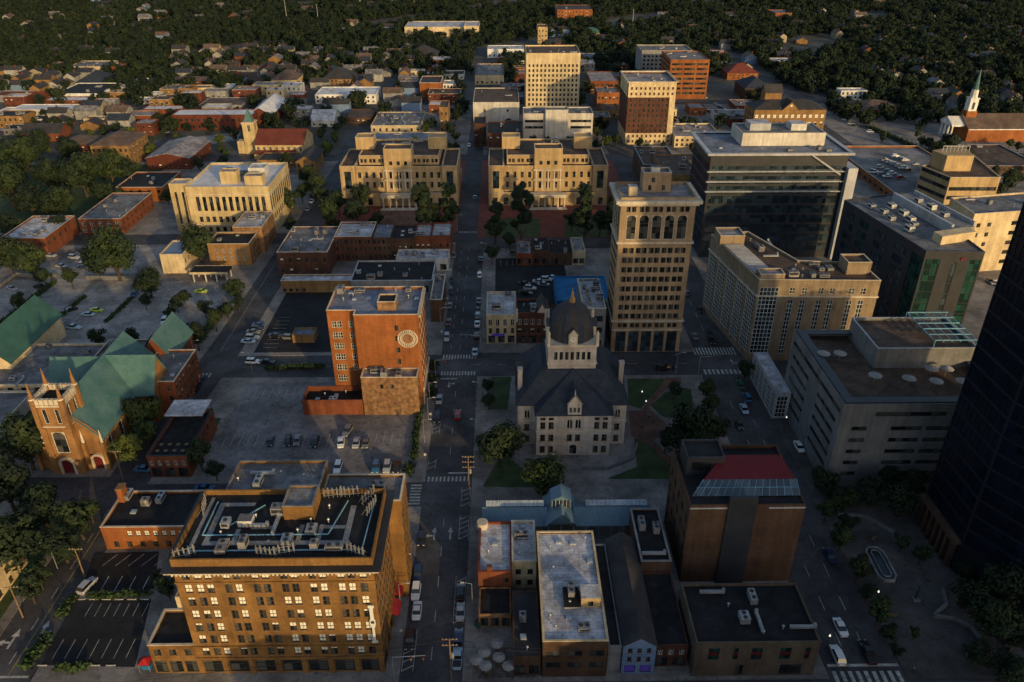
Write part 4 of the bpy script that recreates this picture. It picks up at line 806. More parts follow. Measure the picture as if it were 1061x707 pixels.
# ---- dark brown eleven storey hotel
zr_ = [5.2 + i * 2.72 for i in range(11)]
FT = (71.5, 98.5, 457, 488)
r_, W_, D_ = building('old_hotel', 'dark brown brick tower with pale top and base right of the cream office tower', 'hotel', (*FT, 35), 'darkbrick', 'pinkroof', {0: grid(27, 10, [7.2 + 2.9 * i for i in range(7)], 1.1, 1.5, 'dark', .6, 26.4), 3: grid(31, 9, [7.2 + 2.9 * i for i in range(7)], 1.1, 1.5, 'dark')}, .8, 'trim', clut=8, wcap=110)
lp = rect(-W_, W_, -D_, D_)
def skinband(z0, z1, face, cols, rows_, m_, cm='sash', h_=1.5):
    m = MB(); p0 = (-W_, -D_ - .25) if face == 0 else (-W_ - .25, D_); p1 = (W_, -D_ - .25) if face == 0 else (-W_ - .25, -D_); L = math.dist(p0, p1)
    wi = grid(L, cols, rows_, 1.1, h_, cm, .6, L - .6); wall_face(m, p0, p1, z0, z1, wi, m_, .2); 
    if face == 0: m.face([(-W_, -D_ - .25, z1), (W_, -D_ - .25, z1), (W_, -D_, z1), (-W_, -D_, z1)], m_)
    else: m.face([(-W_ - .25, -D_, z1), (-W_ - .25, D_, z1), (-W_, D_, z1), (-W_, -D_, z1)], m_)
    m.build('stone_facing', r_)
for fc, cl in ((0, 10), (3, 9)): skinband(26.9, 35.2, fc, cl, [28.1, 31.1], 'cream', 'sash'); skinband(0.1, 6.6, fc, cl, [1.2, 4.2], 'cream')
m = MB(); m.box(W_ - 3.2, W_ + .01, -D_ - .4, -D_ - .26, 6.6, 26.9, 'cream'); m.build('corner_strip', r_)
band(r_, lp, 35.2, 35.7, .9, 'trim')
building('hotel_deck', 'low flat roofed annex with small rooftop drums beside the dark brown tower', 'annex', (99, 126, 450, 480, 6.5), 'cream', 'pinkroof', {0: grid(27, 9, [1, 3.6], 1.4, 1.5, 'sash')}, .6, 'trim', clut=9)
# ---- brick offices behind
r_, W_, D_ = building('office_block', 'red brick office block with deep ribbon windows behind the dark brown tower', 'office block', (118.5, 146, 576, 612, 27.2), 'orangebrick', 'groof', {0: [(8.6 * .5 + i * 8.9 + .5, 3.5 + k * 3.3, 7.6, 1.5, 'ribbon') for i in range(3) for k in range(7)], 3: grid(36, 4, [3.5 + k * 3.3 for k in range(7)], 7.6, 1.5, 'ribbon')}, .6, None, clut=7)
building('office_block', 'grey concrete office block with pale parapet behind the red brick offices', 'office block', (108.5, 148, 640, 668, 23), 'dkconcrete', 'groof', {0: [(2.4 + i * 3.15, 3 + k * 3, 1.8, 1.6, 'dark') for i in range(12) for k in range(6)]}, .7, 'cream', clut=5)
# ---- loft block with gable
b = (149.3, 192, 470.6, 490, 16.6)
r_, W_, D_ = building('loft_block', 'yellow brown brick loft block with dark hipped roof, centre gable and roof turret', 'loft block', b, 'tanbrick', 'shingle', {0: grid(42.7, 12, [11.4], 1.9, 2.4, 'sashf') + grid(42.7, 12, [7.4, 3.8], 1.6, 2.2, 'mixd'), 3: grid(19, 4, [3.8, 7.4, 11.4], 1.6, 2.2, 'sash')}, 0, None, wcap=100)
m = MB(); m.hip(-W_, W_, -D_, D_, 16.6, 20.6, 'shingle', .5); m.gable(-5, 5, -D_ - .3, 0, 16.6, 21.4, 'shingle', 'y', 'tanbrick', .2, .4); m.build('hipped_roof', r_)
m = MB(); m.box(-13, -3, 1, 9, 18, 24.5, 'tanbrick'); m.gable(-13, -3, 1, 9, 24.5, 28.5, 'shingle', 'x', 'tanbrick', .2, .5); m.build('roof_turret', r_)
m = MB(); m.cyl((0, -D_ - .32, 19), (0, -D_ - .36, 19), .7, .7, 'signwhite', 12); m.build('gable_medallion', r_)
# ---- big glass office building
b = (78.2, 130, 290, 319, 42.5)
r_, W_, D_ = building('glass_offices', 'wide dark glass office block with silver roof edge and slanted light strip', 'office building', b, 'dkpanel', 'blroof', {0: [(25.9, 3.0 + k * 3.9, 50.2, 3.2, 'bcurtain') for k in range(9)], 3: [(14.5, 3.0 + k * 3.9, 27.5, 3.2, 'bcurtain') for k in range(9)], 1: [(14.5, 3.0 + k * 3.9, 27.5, 3.2, 'bcurtain') for k in range(9)]}, .5, None)
gp_ = rect(-W_, W_, -D_, D_); band(r_, gp_, 41.7, 42.5, 1.6, 'panel', 'roof_edge')
for k in (31.5, 35.4, 27.6): m = MB(); m.box(-W_ - .9, W_ + .3, -D_ - .9, -D_ - .004, k - .25, k + .1, 'panel'); m.build('sun_shelf', r_)
part_block(r_, 92, 124, 300, 316, 47.2, 'paleface', 'groof', {}, .4, 42.2, None, 'plant_screen'); part_block(r_, 96, 104, 305, 312, 49.5, 'panel', 'wroof', {}, 0, 46.8, None, 'cooling_unit'); part_block(r_, 112, 118, 305, 311, 49.3, 'offwhite', 'wroof', {}, 0, 46.8, None, 'cooling_unit')
m = MB(); m.box(W_ + .01, W_ + 3.6, -D_ - 2.5, -D_ + 7, 0, 37, 'panel'); m.build('service_shaft', r_)
m = MB(); P0 = (W_ - 14, -D_ - .55, 41.5); P1 = (W_ - 2, -D_ - .55, 34.0); m.cyl(P0, P1, .35, .35, 'panel', 6); m.build('slanted_strut', r_)
clutter(r_, -W_ + 3, W_ - 3, -D_ + 2, -D_ + 8, 42.0, 5)
# ---- beige hotel with white window grids
hh = 27.5
A = G(787, 290, hh); B_ = G(913, 291, hh); Cc = (B_[0] - .6, B_[1] + 13); Dd = (A[0] + 16, A[1] + 14); Ee = G(775, 240, hh); Ff = G(737, 243, hh)
poly = [A, B_, Cc, Dd, Ee, Ff]
L0 = math.dist(A, B_); L5 = math.dist(Ff, A)
f0 = [(3.4, 2.5, 5.6, 22.5, 'gridw')] + [(x, 2.5, 1.6, 18.5, 'gridw') for x in (10.2, 13.8, 18.6, 22.0, 27.6, 31.0) if x < L0 - 1.2] + [(x, 23.0, 1.7, 2.0, 'cross') for x in (10.2, 13.8, 18.6, 22.0, 27.6, 31.0) if x < L0 - 1.2]
f5 = [(L5 * (i + .5) / 5, 2.5, L5 / 5 - 1.6, 20.5, 'gridw') for i in range(5)]
r_, cx_, cy_ = pbuilding('hotel', 'L shaped beige hotel with tall white gridded windows right of the tan stone tower', 'hotel', poly, hh, 'hotelstone', 'broof', {0: f0, 5: f5, 1: [(6, 2.5, 3, 20, 'gridw')]}, .7, 'trim')
lp = [(x - cx_, y - cy_) for x, y in poly]; band(r_, lp, 22.0, 22.5, .3, 'trim', 'string_course')
m = MB()
for x in (16.4, 25): q = (A[0] + x - cx_, A[1] - cy_); m.box(q[0] - .35, q[0] + .35, q[1] - .12, q[1] - .01, .2, hh, 'redbrick')
m.build('brick_strip', r_)
m = MB()
for i in range(22):
    t = .12 + .62 * i / 22; x = A[0] + (Ff[0] - A[0]) * t - cx_; y = A[1] + (Ff[1] - A[1]) * t - cy_; m.box(x + .2, x + 6.2, y - .25, y + .25, hh + .35, hh + .55, 'panel')
m.build('roof_louvre', r_)
part_block(r_, B_[0] - 8, B_[0] - .8, B_[1] + 6, B_[1] + 12.4, hh + 3.2, 'hotelstone', 'broof', {}, .5, hh - .7, 'trim', 'stair_tower'); part_block(r_, Ff[0] + .6, Ff[0] + 8.5, Ff[1] - 9, Ff[1] - 1.5, hh + 3, 'hotelstone', 'pinkroof', {}, .5, hh - .7, 'trim', 'stair_tower'); part_block(r_, A[0] + .4, A[0] + 7.6, A[1] + .6, A[1] + 5, hh + 1.4, 'hotelstone', 'pinkroof', {}, .4, hh - .7, 'trim', 'corner_block')
clutter(r_, A[0] + 10 - cx_, B_[0] - 10 - cx_, A[1] + 3 - cy_, A[1] + 11 - cy_, hh - .7, 10); clutter(r_, A[0] + 9 - cx_ - 3, A[0] + 12 - cx_, A[1] + 18 - cy_, A[1] + 32 - cy_, hh - .7, 6)
building('low_building', 'low tan flat roofed building squeezed between the beige hotel and the angled dark glass block', 'building', (B_[0] + 1, B_[0] + 15, B_[1] - 4, B_[1] + 10, 9), 'ctstone', 'pinkroof', {0: grid(14, 4, [1, 5], 1.6, 2, 'dark')}, .6, 'trim', clut=4)
# ---- angled dark glass block with lit green corner
hg = 36.0
P = [G(960, 260, hg), G(1021, 261, hg), G(938, 199, hg), G(875, 207, hg)]
La = math.dist(P[3], P[0]); Lb = math.dist(P[0], P[1])
r_, cx_, cy_ = pbuilding('glass_block', 'angled dark glass block with green glazed corner right of the beige hotel', 'office block', P, hg, 'dkpanel', 'groof', {3: [(La * .30, 2 + k * 3.6, 5, 2.5, 'curtain') for k in range(9)] + [(La * .12, 2 + k * 3.6, 5, 2.5, 'bcurtain') for k in range(9)] + [(La * .52, 2 + k * 3.6, 6, 2.5, 'bcurtain') for k in range(9)] + [(La * .75, 2 + k * 3.6, 6, 2.5, 'bcurtain') for k in range(9)] + [(La - 3.2, 1.5, 5.6, 32, 'curtain')], 0: [(2.6, 1.5, 4.4, 32, 'curtain'), (Lb * .53, 1.5, 1.6, 31, 'bcurtain'), (Lb - 2.0, 1.5, 3.2, 32, 'curtain')]}, .5, None, clut=0)
def lp2(u, v): # point on its roof, u along the left face, v across
    x = P[3][0] + (P[0][0] - P[3][0]) * u + (P[2][0] - P[3][0]) * v; y = P[3][1] + (P[0][1] - P[3][1]) * u + (P[2][1] - P[3][1]) * v; return x - cx_, y - cy_
an = math.atan2(P[0][1] - P[3][1], P[0][0] - P[3][0])
m = MB()
for u0, u1, v0, v1, z1, mm in ((.12, .8, .62, .66, 38.6, 'panel'), (.12, .8, .96, .985, 38.6, 'panel')):
    q = [lp2(u0, v0), lp2(u1, v0), lp2(u1, v1), lp2(u0, v1)]; m.prism(q, 35.4, z1, mm)
m.prism([lp2(.1, .66), lp2(.82, .66), lp2(.82, .95), lp2(.1, .95)], 35.4, 37.4, 'dkconcrete'); m.prism([lp2(.84, .3), lp2(.93, .3), lp2(.93, .8), lp2(.84, .8)], 35.4, 38.2, 'cream'); m.build('plant_screen', r_)
for i, (u, v) in enumerate(((.2, .2), (.25, .45), (.32, .25), (.4, .45), (.45, .2), (.52, .4), (.6, .35), (.66, .2), (.3, .8), (.45, .8), (.6, .8))): inst('air_conditioner', ac_mesh((2.2, 3.0)[i % 2], 1.8, (1.5, 1.9)[i % 2], ('metal', 'offwhite')[i % 2]), r_, (*lp2(u, v), 35.5 if v < .6 else 37.42), an)
m = MB(); q = lp2(1, .45); m.box(0, 1.0, -.15, -.02, 33.2, 34.2, 'reddoor'); o = m.build('wall_sign', r_, (P[0][0] - cx_ + (P[1][0] - P[0][0]) * .62, P[0][1] - cy_ + (P[1][1] - P[0][1]) * .62 - .1, 0), math.atan2(P[1][1] - P[0][1], P[1][0] - P[0][0])); tag(o, 'red rectangular sign high on the facade')
# ---- tan striped office and grey tan office at right
hq = 20.0; q0 = G(955, 172, hq); q1 = G(985, 184, hq); q2 = G(1037, 184, hq); q3 = G(1008, 160, hq)
pl = [q1, q2, q3, q0]; r_, cx_, cy_ = pbuilding('striped_office', 'tan office with ribbon windows, brown roof and tall roof block behind the angled glass block', 'office', pl, hq, 'ctstone', 'broof', {0: [(math.dist(q1, q2) / 2, 2 + k * 4, math.dist(q1, q2) - 1, 1.7, 'ribbon') for k in range(4)], 3: [(math.dist(q0, q1) / 2, 2 + k * 4, math.dist(q0, q1) - 1, 1.7, 'ribbon') for k in range(5)]}, .5, 'trim')
m = MB(); m.prism([(p[0] * .55 - 3, p[1] * .5 + 4) for p in [(x - cx_, y - cy_) for x, y in pl]], hq - .5, hq + 6.5, 'ctstone')
m.build('roof_block', r_)
m = MB(); 
for i in range(8): x = -8 + i * 1.7; m.box(x - .1, x + .1, 4.4, 4.6, hq + 6.5, hq + 9, 'panel'); m.box(x + .1, x + 1.58, 4.42, 4.58, hq + 8.7, hq + 9.0, 'panel') if i < 7 else None
m.build('roof_screen', r_)
hq = 24.0; q0 = G(985, 205, hq); q1 = G(1010, 222, hq); q2 = G(1100, 216, hq); q3 = G(1066, 199, hq); pl = [q1, q2, q3, q0]; Lq = math.dist(q1, q2)
r_, cx_, cy_ = pbuilding('square_window_office', 'tan office with square windows and ribbon bands cut by the right frame edge', 'office', pl, hq, 'cream', 'groof', {0: [(x, 3 + k * 3.9, 1.6, 1.6, 'dark') for x in (3, 7.5) for k in range(5)] + [(Lq * .55 + 4, 3 + k * 3.9, Lq * .4, 1.6, 'ribbon') for k in range(5)], 3: [(math.dist(q0, q1) * (i + .5) / 4, 3 + k * 3.9, 2.2, 1.7, 'dark') for i in range(4) for k in range(5)]}, .6, 'trim', clut=4)
# ---- concrete parking garage
b = (78, 118, 149, 184.5, 24.2)
fg = [(2.4 + 8.2 * i + 5.2 - (2.8 if i == 0 else 0), 3.6 + k * 3.3, 7.2 if i else 3.6, 1.15, 'dark') for i in range(4) for k in range(5)] + [(16, 20.8, 16.5, 1.2, 'dark')]
r_, W_, D_ = building('parking_garage', 'long grey concrete garage with slot openings and umbrellas on its brown roof terrace', 'garage', b, 'concrete', 'broof', {0: fg, 3: [(L, 4 + k * 3.3, 12, 1.2, 'dark') for L in (8.5, 27) for k in range(5)] + [(17.7, 20.8, 33, 1.2, 'dark')]}, 1.6, None)
lp = rect(-W_, W_, -D_, D_); m = MB(); ring(m, lp, -.4, 2.6, 24.203, 24.5, 'dkpanel'); m.build('roof_border', r_)
part_block(r_, 92.5, 117.6, 167.5, 184, 28.2, 'concrete', 'broof', {}, .7, 22.6, 'panel', 'upper_block')
m = MB()
for i in range(6): m.box(8.6 + i * 2.1, 8.8 + i * 2.1, 1.4, 17.2, 29.6, 29.9, 'blmetal')
for j in range(6): m.box(8.6, 19.3, 1.5 + j * 3.0, 1.7 + j * 3.0, 29.903, 30.15, 'blmetal')
for x in (8.7, 19.2):
    for y in (1.6, 17): m.cyl((x, y, 27.5), (x, y, 29.6), .15, .15, 'blmetal', 6)
m.build('blue_pergola', r_)
um = MB(); um.cyl((0, 0, 0), (0, 0, 2.3), .05, .05, 'metal', 6); um.lathe([(1.7, 2.05), (.05, 2.75)], 'canvas', 8); um_me = um.mesh('parasol')
for i, (px_, py_) in enumerate(((852, 373), (869, 373), (940, 399), (963, 389), (968, 402), (979, 389), (995, 402), (905, 396))):
    x, y = G(px_, py_, 22.7); o = bpy.data.objects.new('parasol', um_me); COL.objects.link(o); o.location = (x, y, 22.62); tag(o, 'pale parasol standing on the brown roof terrace of the concrete garage', 'parasol', 'parasols on the garage roof')
building('glass_lobby', 'low white flat roofed lobby with glazed front left of the concrete garage', 'lobby', (73.8, 77.9, 178, 200, 8.5), 'panel', 'wroof', {3: grid(22, 6, [.6], 2.8, 6.6, 'gridw'), 0: [(2, .6, 2.8, 6.6, 'gridw')]}, .5, None)
m = MB()
for i in range(9): m.box(-.13, -.02, -1.4 + i * .34, -1.18 + i * .34, 7, 7.25 if i % 2 else 7.5, 'signwhite')
# ---- crimson roofed brick block, foreground right
r_, W_, D_ = building('brick_block', 'tall dark brick block with crimson metal roof and sloping glazing, foreground right', 'brick block', (36.6, 59.5, 118.8, 137, 21.0), 'brownbrick', 'droof', {3: grid(18.3, 5, [3, 7, 11, 15], 1.4, 2.2, 'dark'), 1: grid(18.3, 5, [3, 7, 11, 15], 1.4, 2.2, 'sash')}, .3, None)
m = MB(); m.prism(rect(-1.4 - 2.6, -1.4 + 3.0, -D_ - .5, -D_ - .01), 0, 23.2, 'dkpanel'); m.build('dark_strip', r_)
m = MB(); z0, z1, z2 = 21.05, 22.8, 24.2; y0, y1, y2, y3 = -D_ + 2.6, -D_ + 5.6, -D_ + 11.8, -D_ + 13
m.face([(-W_ + 3.6, y1, z1 + .002), (W_ - .4, y1, z1 + .002), (W_ - 2.2, y2, z2), (-W_ + 9, y2, z2)], 'redroof'); m.face([(-W_ + 9, y2, z2), (W_ - 2.2, y2, z2), (W_ - 2.2, y2, 20.8), (-W_ + 9, y2, 20.8)], 'redroof'); m.face([(W_ - .4, y1, z1), (W_ - .4, y1, 20.8), (W_ - 2.2, y2, 20.8), (W_ - 2.2, y2, z2)], 'redroof'); m.face([(-W_ + 3.6, y1, 20.8), (-W_ + 3.6, y1, z1), (-W_ + 9, y2, z2), (-W_ + 9, y2, 20.8)], 'redroof'); m.build('crimson_roof', r_)
m = MB(); m.face([(-W_ + 1, y0, z0), (W_ - .4, y0, z0), (W_ - .4, y1, z1), (-W_ + 3.6, y1, z1)], GLB); 
for i in range(15): t = i / 14; xa = -W_ + 1 + (2 * W_ - 1.4) * t; xb = -W_ + 3.6 + (2 * W_ - 4) * t; m.cyl((xa, y0 - .02, z0 + .06), (xb, y1, z1 + .06), .06, .06, 'blmetal', 4)
m.cyl((-W_ + 2, (y0 + y1) / 2, (z0 + z1) / 2 + .06), (W_ - .7, (y0 + y1) / 2, (z0 + z1) / 2 + .06), .06, .06, 'blmetal', 4); m.build('sloping_glazing', r_)
part_block(r_, 37.6, 45.4, 128.6, 134.8, 25.2, 'dkpanel', 'droof', {0: [(3.5, 21.6, 5, 2.4, 'dark')]}, .4, 20.7, None, 'stair_tower')
part_block(r_, 46, 58.8, 132.2, 136.5, 22.4, 'brownbrick', 'droof', {}, .8, 20.7, None, 'roof_terrace')
m = MB(); m.box(-W_, -W_ + 7.6, -D_ - .06, -D_ - .004, 20.0, 20.35, 'panel'); m.box(4.2, W_, -D_ - .06, -D_ - .004, 20.0, 20.35, 'panel'); m.build('parapet_strip', r_)
building('brick_shop', 'low tan brick shop with black roof and red panelled windows below the crimson roof', 'shop', (34.2, 56.6, 95.8, 109.8, 9.1), 'taupe', 'droof', {0: [(x, 4.6, 2.0, 3.0, 'gpanel') for x in (3.4, 11.2, 16.4)] + [(x, 4.6, .9, 3.0, 'gpanel') for x in (7.4, 20.4)] + [(8.6, .5, 1.3, 2.6, 'dark'), (18, .5, 4, 2.6, 'store')]}, .5, None, clut=0)
rr = bpy.data.objects['brick_shop']; clutter(rr, -9, 9.5, -5, 5, 8.6, 8)

# ---- foreground small buildings right of main street
r_, W_, D_ = building('brick_shop', 'two storey orange brick corner shop with white seamed roof right of the main street', 'shop', (-5.4, 1.4, 115, 129.5, 7.4), 'redbrick', 'wroof', {3: grid(14.5, 5, [4.2, .8], 1, 1.7, 'sash'), 0: [(5.6, 4.4, .9, 1.2, 'dark')]}, .5, 'tile')
m = MB(); m.cyl((-W_ + .6, D_ - .8, 6.9), (-W_ + .6, D_ - .8, 8.2), 1.3, 1.2, 'trim', 14); m.box(-W_ + 1.8, -W_ + 2.8, -D_ - .01, -D_ + .9, 7.4, 8.6, 'redbrick'); m.build('corner_turret', r_); clutter(r_, -1.5, 2, -3, 4, 6.9, 2)
building('shop_building', 'yellow fronted shop with white roof right of the orange brick corner shop', 'shop', (1.5, 6.4, 117.5, 129.6, 7.6), 'cream', 'wroof', {0: grid(4.9, 2, [4, 1], 1.1, 1.5, 'dark')}, .5, 'trim', clut=4)
r_, W_, D_ = building('brick_shop', 'deep brick building with a wide stained grey white roof facing the bottom street', 'shop', (6.7, 18.4, 96, 124, 9.6), 'brownbrick', 'wroof', {0: grid(11.7, 3, [5.6, 2.6], 2.6, 1.5, 'dark'), 3: grid(28, 5, [5.6], 1, 1.5, 'dark')}, .4, 'cream')
part_block(r_, 14.2, 17.8, 104, 107.5, 11.6, 'ctstone', 'wroof', {0: [(1.8, 9.6, 1, 1.2, 'dark')]}, 0, 9.2, None, 'roof_hut'); part_block(r_, 11, 14.1, 103.5, 108.5, 9.9, 'dkconcrete', 'droof', {}, 0, 9.2, None, 'roof_well'); clutter(r_, -4.5, 4.5, -12.5, 12.5, 9.2, 14)
def gabled(name, label, cat, b, eave, ridge, wall, roof, fac={}, axis='y', over=.4, wt=None):
    x0, x1, y0, y1 = b; FOOT.append(b); root = thing(name, label, cat, ((x0 + x1) / 2, (y0 + y1) / 2, 0)); W, D = (x1 - x0) / 2, (y1 - y0) / 2; p = rect(-W, W, -D, D); m = MB(); wl = []
    for i in range(4):
        p0, p1 = p[i], p[(i + 1) % 4]; L = math.dist(p0, p1); ok = [q for q in fac.get(i, []) if q[0] - q[2] / 2 > .05 and q[0] + q[2] / 2 < L - .05 and q[1] + q[3] < eave]; wall_face(m, p0, p1, 0, eave, ok, wall); an = math.atan2(p1[1] - p0[1], p1[0] - p0[0])
        wl += [(p0[0] + math.cos(an) * q[0], p0[1] + math.sin(an) * q[0], q[1], an, *q[2:]) for q in ok]
    m.build('wall', root); m = MB(); m.gable(-W, W, -D, D, eave, ridge, roof, axis, wall, .2, over); m.build('roof', root)
    for x, y, z, an, w_, h_, k in wl: inst('window', win_mesh(w_, h_, k), root, (x, y, z), an)
    return root
r_ = gabled('row_house', 'narrow house with blue siding front, dark pitched roof and purple lit shop windows', 'house', (21.3, 27.3, 96.5, 123.5), 7.6, 9.6, 'bluesiding', 'shingle', {0: [(x, z, .8, 1.15, 'sash') for x in (1.3, 3.0, 4.7) for z in (3.5, 5.8)] + [(1.5, .5, 2.0, 2.0, 'neon'), (4.4, .5, 2.0, 2.0, 'neon')]}, 'y', .15)
building('row_house', 'low dark red house with three white windows right of the blue siding house', 'house', (27.5, 33.6, 98, 116, 5.9), 'darkbrick', 'droof', {0: grid(6, 3, [3.4], .9, 1.4, 'cross') + grid(6, 2, [.5], 2, 2.2, 'dark')}, .3, None)
building('row_house', 'dark flat roofed house with green skylights between the blue house and the crimson roofed block', 'house', (27.5, 33.6, 116.2, 132, 8.6), 'brownbrick', 'droof', {}, .4, 'dkconcrete', clut=3)
rr = bpy.data.objects['row_house.002'] if 'row_house.002' in bpy.data.objects else None
building('narrow_building', 'narrow dark roofed building in the alley right of the wide grey white roof', 'building', (18.7, 21.1, 97, 123, 7.0), 'dkconcrete', 'droof', {}, .3, None)
# patio bar at the street corner
building('patio_bar', 'low bar with dark awning roof behind the umbrella patio at the bottom street', 'bar', (-5.2, 1.2, 107.5, 114.6, 3.6), 'oldbrick', 'droof', {0: grid(6.4, 3, [.5], 1.5, 2.2, 'store')}, .2, None)
building('patio_bar', 'dark shed roofed annex between the umbrella patio and the wide grey white roof', 'annex', (1.4, 6.4, 96.3, 112, 5.2), 'brownbrick', 'shingle', {0: grid(5, 2, [.6], 1.8, 2.4, 'store')}, .2, None, clut=3)
# ---- market pavilion
r_ = thing('market_pavilion', 'long blue glass market pavilion with gabled centre between the lawn and the white roofs', 'pavilion', (12.5, 136.5, 0)); FOOT.append((-5, 33, 130, 142)); m = MB()
for x0, x1 in ((-17.2, -3.2), (3.2, 20)): m.gable(x0, x1, -4.8, 2.6, 4.3, 6.2, 'teal', 'x', 'teal', .15, .3)
m.gable(-3.3, 3.3, -5.6, 3.6, 5.2, 8.4, 'teal', 'y', 'teal', .15, .4); m.build('roof', r_)
m = MB()
for x0, x1 in ((-16.6, -3.8), (5.8, 19.4)):
    n = 14
    m.face([(x0, -1.05, 6.55), (x1, -1.05, 6.55), (x1, .3, 7.1), (x0, .3, 7.1)], 'skin'); m.face([(x0, .3, 7.1), (x1, .3, 7.1), (x1, 1.1, 6.5), (x0, 1.1, 6.5)], 'skin')
    for i in range(n + 1): x = x0 + (x1 - x0) * i / n; m.cyl((x, -1.07, 6.56), (x, .3, 7.13), .05, .05, 'signwhite', 4)
m.build('skylight', r_); m = MB(); m.box(-2, 2, -2.6, 1, 7.4, 9.6, GLB)
for i in range(6): x = -2 + 4 * i / 5; m.cyl((x, -2.63, 7.4), (x, -2.63, 9.6), .05, .05, 'signwhite', 4)
m.gable(-2.1, 2.1, -2.7, 1.1, 9.6, 10.8, 'teal', 'y', 'teal', .1, .2); m.build('lantern', r_)
m = MB()
for i in range(14):
    x = -16.8 + i * 2.8
    for y in (-4.6, 2.4): m.cyl((x, y, .15), (x, y, 4.3), .12, .12, 'blmetal', 6)
m.build('column', r_)
# ---- big blue glass tower at right edge
tp_ = [(95.4, 121.5), (105, 105), (118, 105), (126, 113), (126, 133), (116, 142), (101, 142), (95.4, 137)]
tf = {}
for i in range(8):
    L = math.dist(tp_[i], tp_[(i + 1) % 8]); tf[i] = [(L / 2, 8 + k * 3.9, L - .5, 3.6, 'ncurtain') for k in range(30)] if L > 5 else []
r_, cx_, cy_ = pbuilding('skyscraper', 'dark blue glass skyscraper leaning out of the frame at right', 'skyscraper', tp_, 127, 'night', 'groof', tf, .5, None, 0, 100)
m = MB()
for i in range(7): y = 122.5 + i * 2.1; m.box(94.2 - cx_, 95.38 - cx_, y - cy_, y + .8 - cy_, 0, 7.2, 'brownbrick')
m.box(93.9 - cx_, 95.39 - cx_, 121.6 - cy_, 137 - cy_, 7.203, 8, 'brownbrick'); m.build('arcade', r_)
# ---- unseen neighbours inferred from the long shadows, heights and shapes invented to cast them
building('office_tower', 'unseen office tower behind the viewpoint to the right, sized to cast the long shadow', 'office tower', (135, 205, -70, -25, 91), 'dkconcrete', 'groof', {2: grid(70, 12, [4 + 4 * k for k in range(20)], 3, 2.2, 'dark')}, .8, None)
building('shadow_block', 'unseen brick street block added to shade the foot of the ochre apartment block', 'street block', (-19, 4, 44, 60, 19), 'redbrick', 'droof', {2: grid(23, 6, [1, 5, 9, 13], 1.3, 2, 'sash')}, .6)
building('shadow_block', 'unseen low stone street block, height set for the shade before the white roofed shops', 'street block', (5, 40, 44, 62, 14), 'ctstone', 'droof', {2: grid(35, 7, [1, 5, 9], 1.3, 2, 'sash')}, .6)
building('shadow_block', 'unseen taller stone street block added to shade the taupe brick shop', 'street block', (40.2, 75, 44, 62, 20.5), 'ctstone', 'droof', {2: grid(34, 7, [1, 5, 9, 13], 1.3, 2, 'sash')}, .6)
# ---- block between cross streets, left of main
building('brick_row', 'dark brick corner building with cluttered grey roof, left end of the row before the courts', 'row building', (-85, -66, 274.6, 301, 9.6), 'darkbrick', 'groof', {0: grid(19, 6, [1.2, 5.4], 1.2, 1.8, 'mixd'), 1: grid(26, 6, [5.4], 1.2, 1.8, 'sash')}, .6, 'trim', clut=12)
building('brick_row', 'dark red brick building with long windows and white grey roof, second in its row', 'row building', (-65.9, -51.5, 288, 304, 10.4), 'darkbrick', 'wroof', {0: grid(14.4, 8, [1, 4.4, 7.4], .9, 1.7, 'dark')}, .6, 'trim', clut=6)
building('brick_row', 'narrow dark brick building with grey roof, middle of the row before the courts', 'row building', (-51.4, -44, 288.5, 304, 9.8), 'brownbrick', 'blroof', {0: grid(7.4, 4, [1, 4.4, 7.2], .9, 1.6, 'dark')}, .5, None, clut=2)
building('brick_row', 'black roofed brick building near the right end of the row before the courts', 'row building', (-43.9, -35, 289, 304, 9.2), 'brownbrick', 'droof', {0: grid(8.9, 4, [1, 4.4], .9, 1.6, 'mixd')}, .5, None, clut=3)
building('brick_row', 'brick building with patchy white roof beside the street end of the row', 'row building', (-34.9, -28.5, 291, 305, 9.2), 'redbrick', 'wroof', {0: grid(6.4, 3, [1, 4.4], .9, 1.6, 'mixd')}, .5, 'tile', clut=5)
building('brick_row', 'red corner building with pale roof where the row meets the main street', 'row building', (-28.4, -20.6, 290.5, 305, 9.6), 'redbrick', 'wroof', {0: grid(7.8, 3, [4.8], .9, 1.6, 'mixd'), 1: grid(14.5, 5, [1, 5], 1, 1.7, 'sash')}, .5, 'tile', clut=3)
building('shop_building', 'single storey white roofed shop before the row buildings by the main street', 'shop', (-41, -21, 278, 287.5, 5.2), 'offwhite', 'wroof', {0: grid(20, 5, [.6], 2.4, 2.4, 'store')}, .5, 'trim', clut=6)
building('flat_hall', 'wide low hall with black flat roof behind the emblem block', 'hall', (-55, -25.5, 258, 276, 5.4), 'dkconcrete', 'droof', {0: grid(29, 6, [.8], 2.6, 2.6, 'dark')}, .5, 'panel', clut=9)
building('long_shed', 'long low ochre shed with white roof edge beside the covered car park', 'shed', (-80.5, -55.2, 259.5, 265, 4.8), 'tanbrick', 'wroof', {0: grid(9, 4, [.6], 1.4, 1.2, 'sash', 0, 9)}, .4, 'trim')
building('narrow_shop', 'narrow dark shop with white roof ledge on the main street behind the emblem block', 'shop', (-24.5, -20.5, 236, 256, 8.5), 'brownbrick', 'groof', {1: grid(20, 5, [1, 4.8], 1.2, 2, 'sash')}, .6, 'trim', clut=2)
building('carport', 'small tan roofed attendant shelter inside the dark covered lot', 'shelter', (-68, -61, 222, 227, 3), 'tanbrick', 'blroof', {}, .3, 'tanbrick')
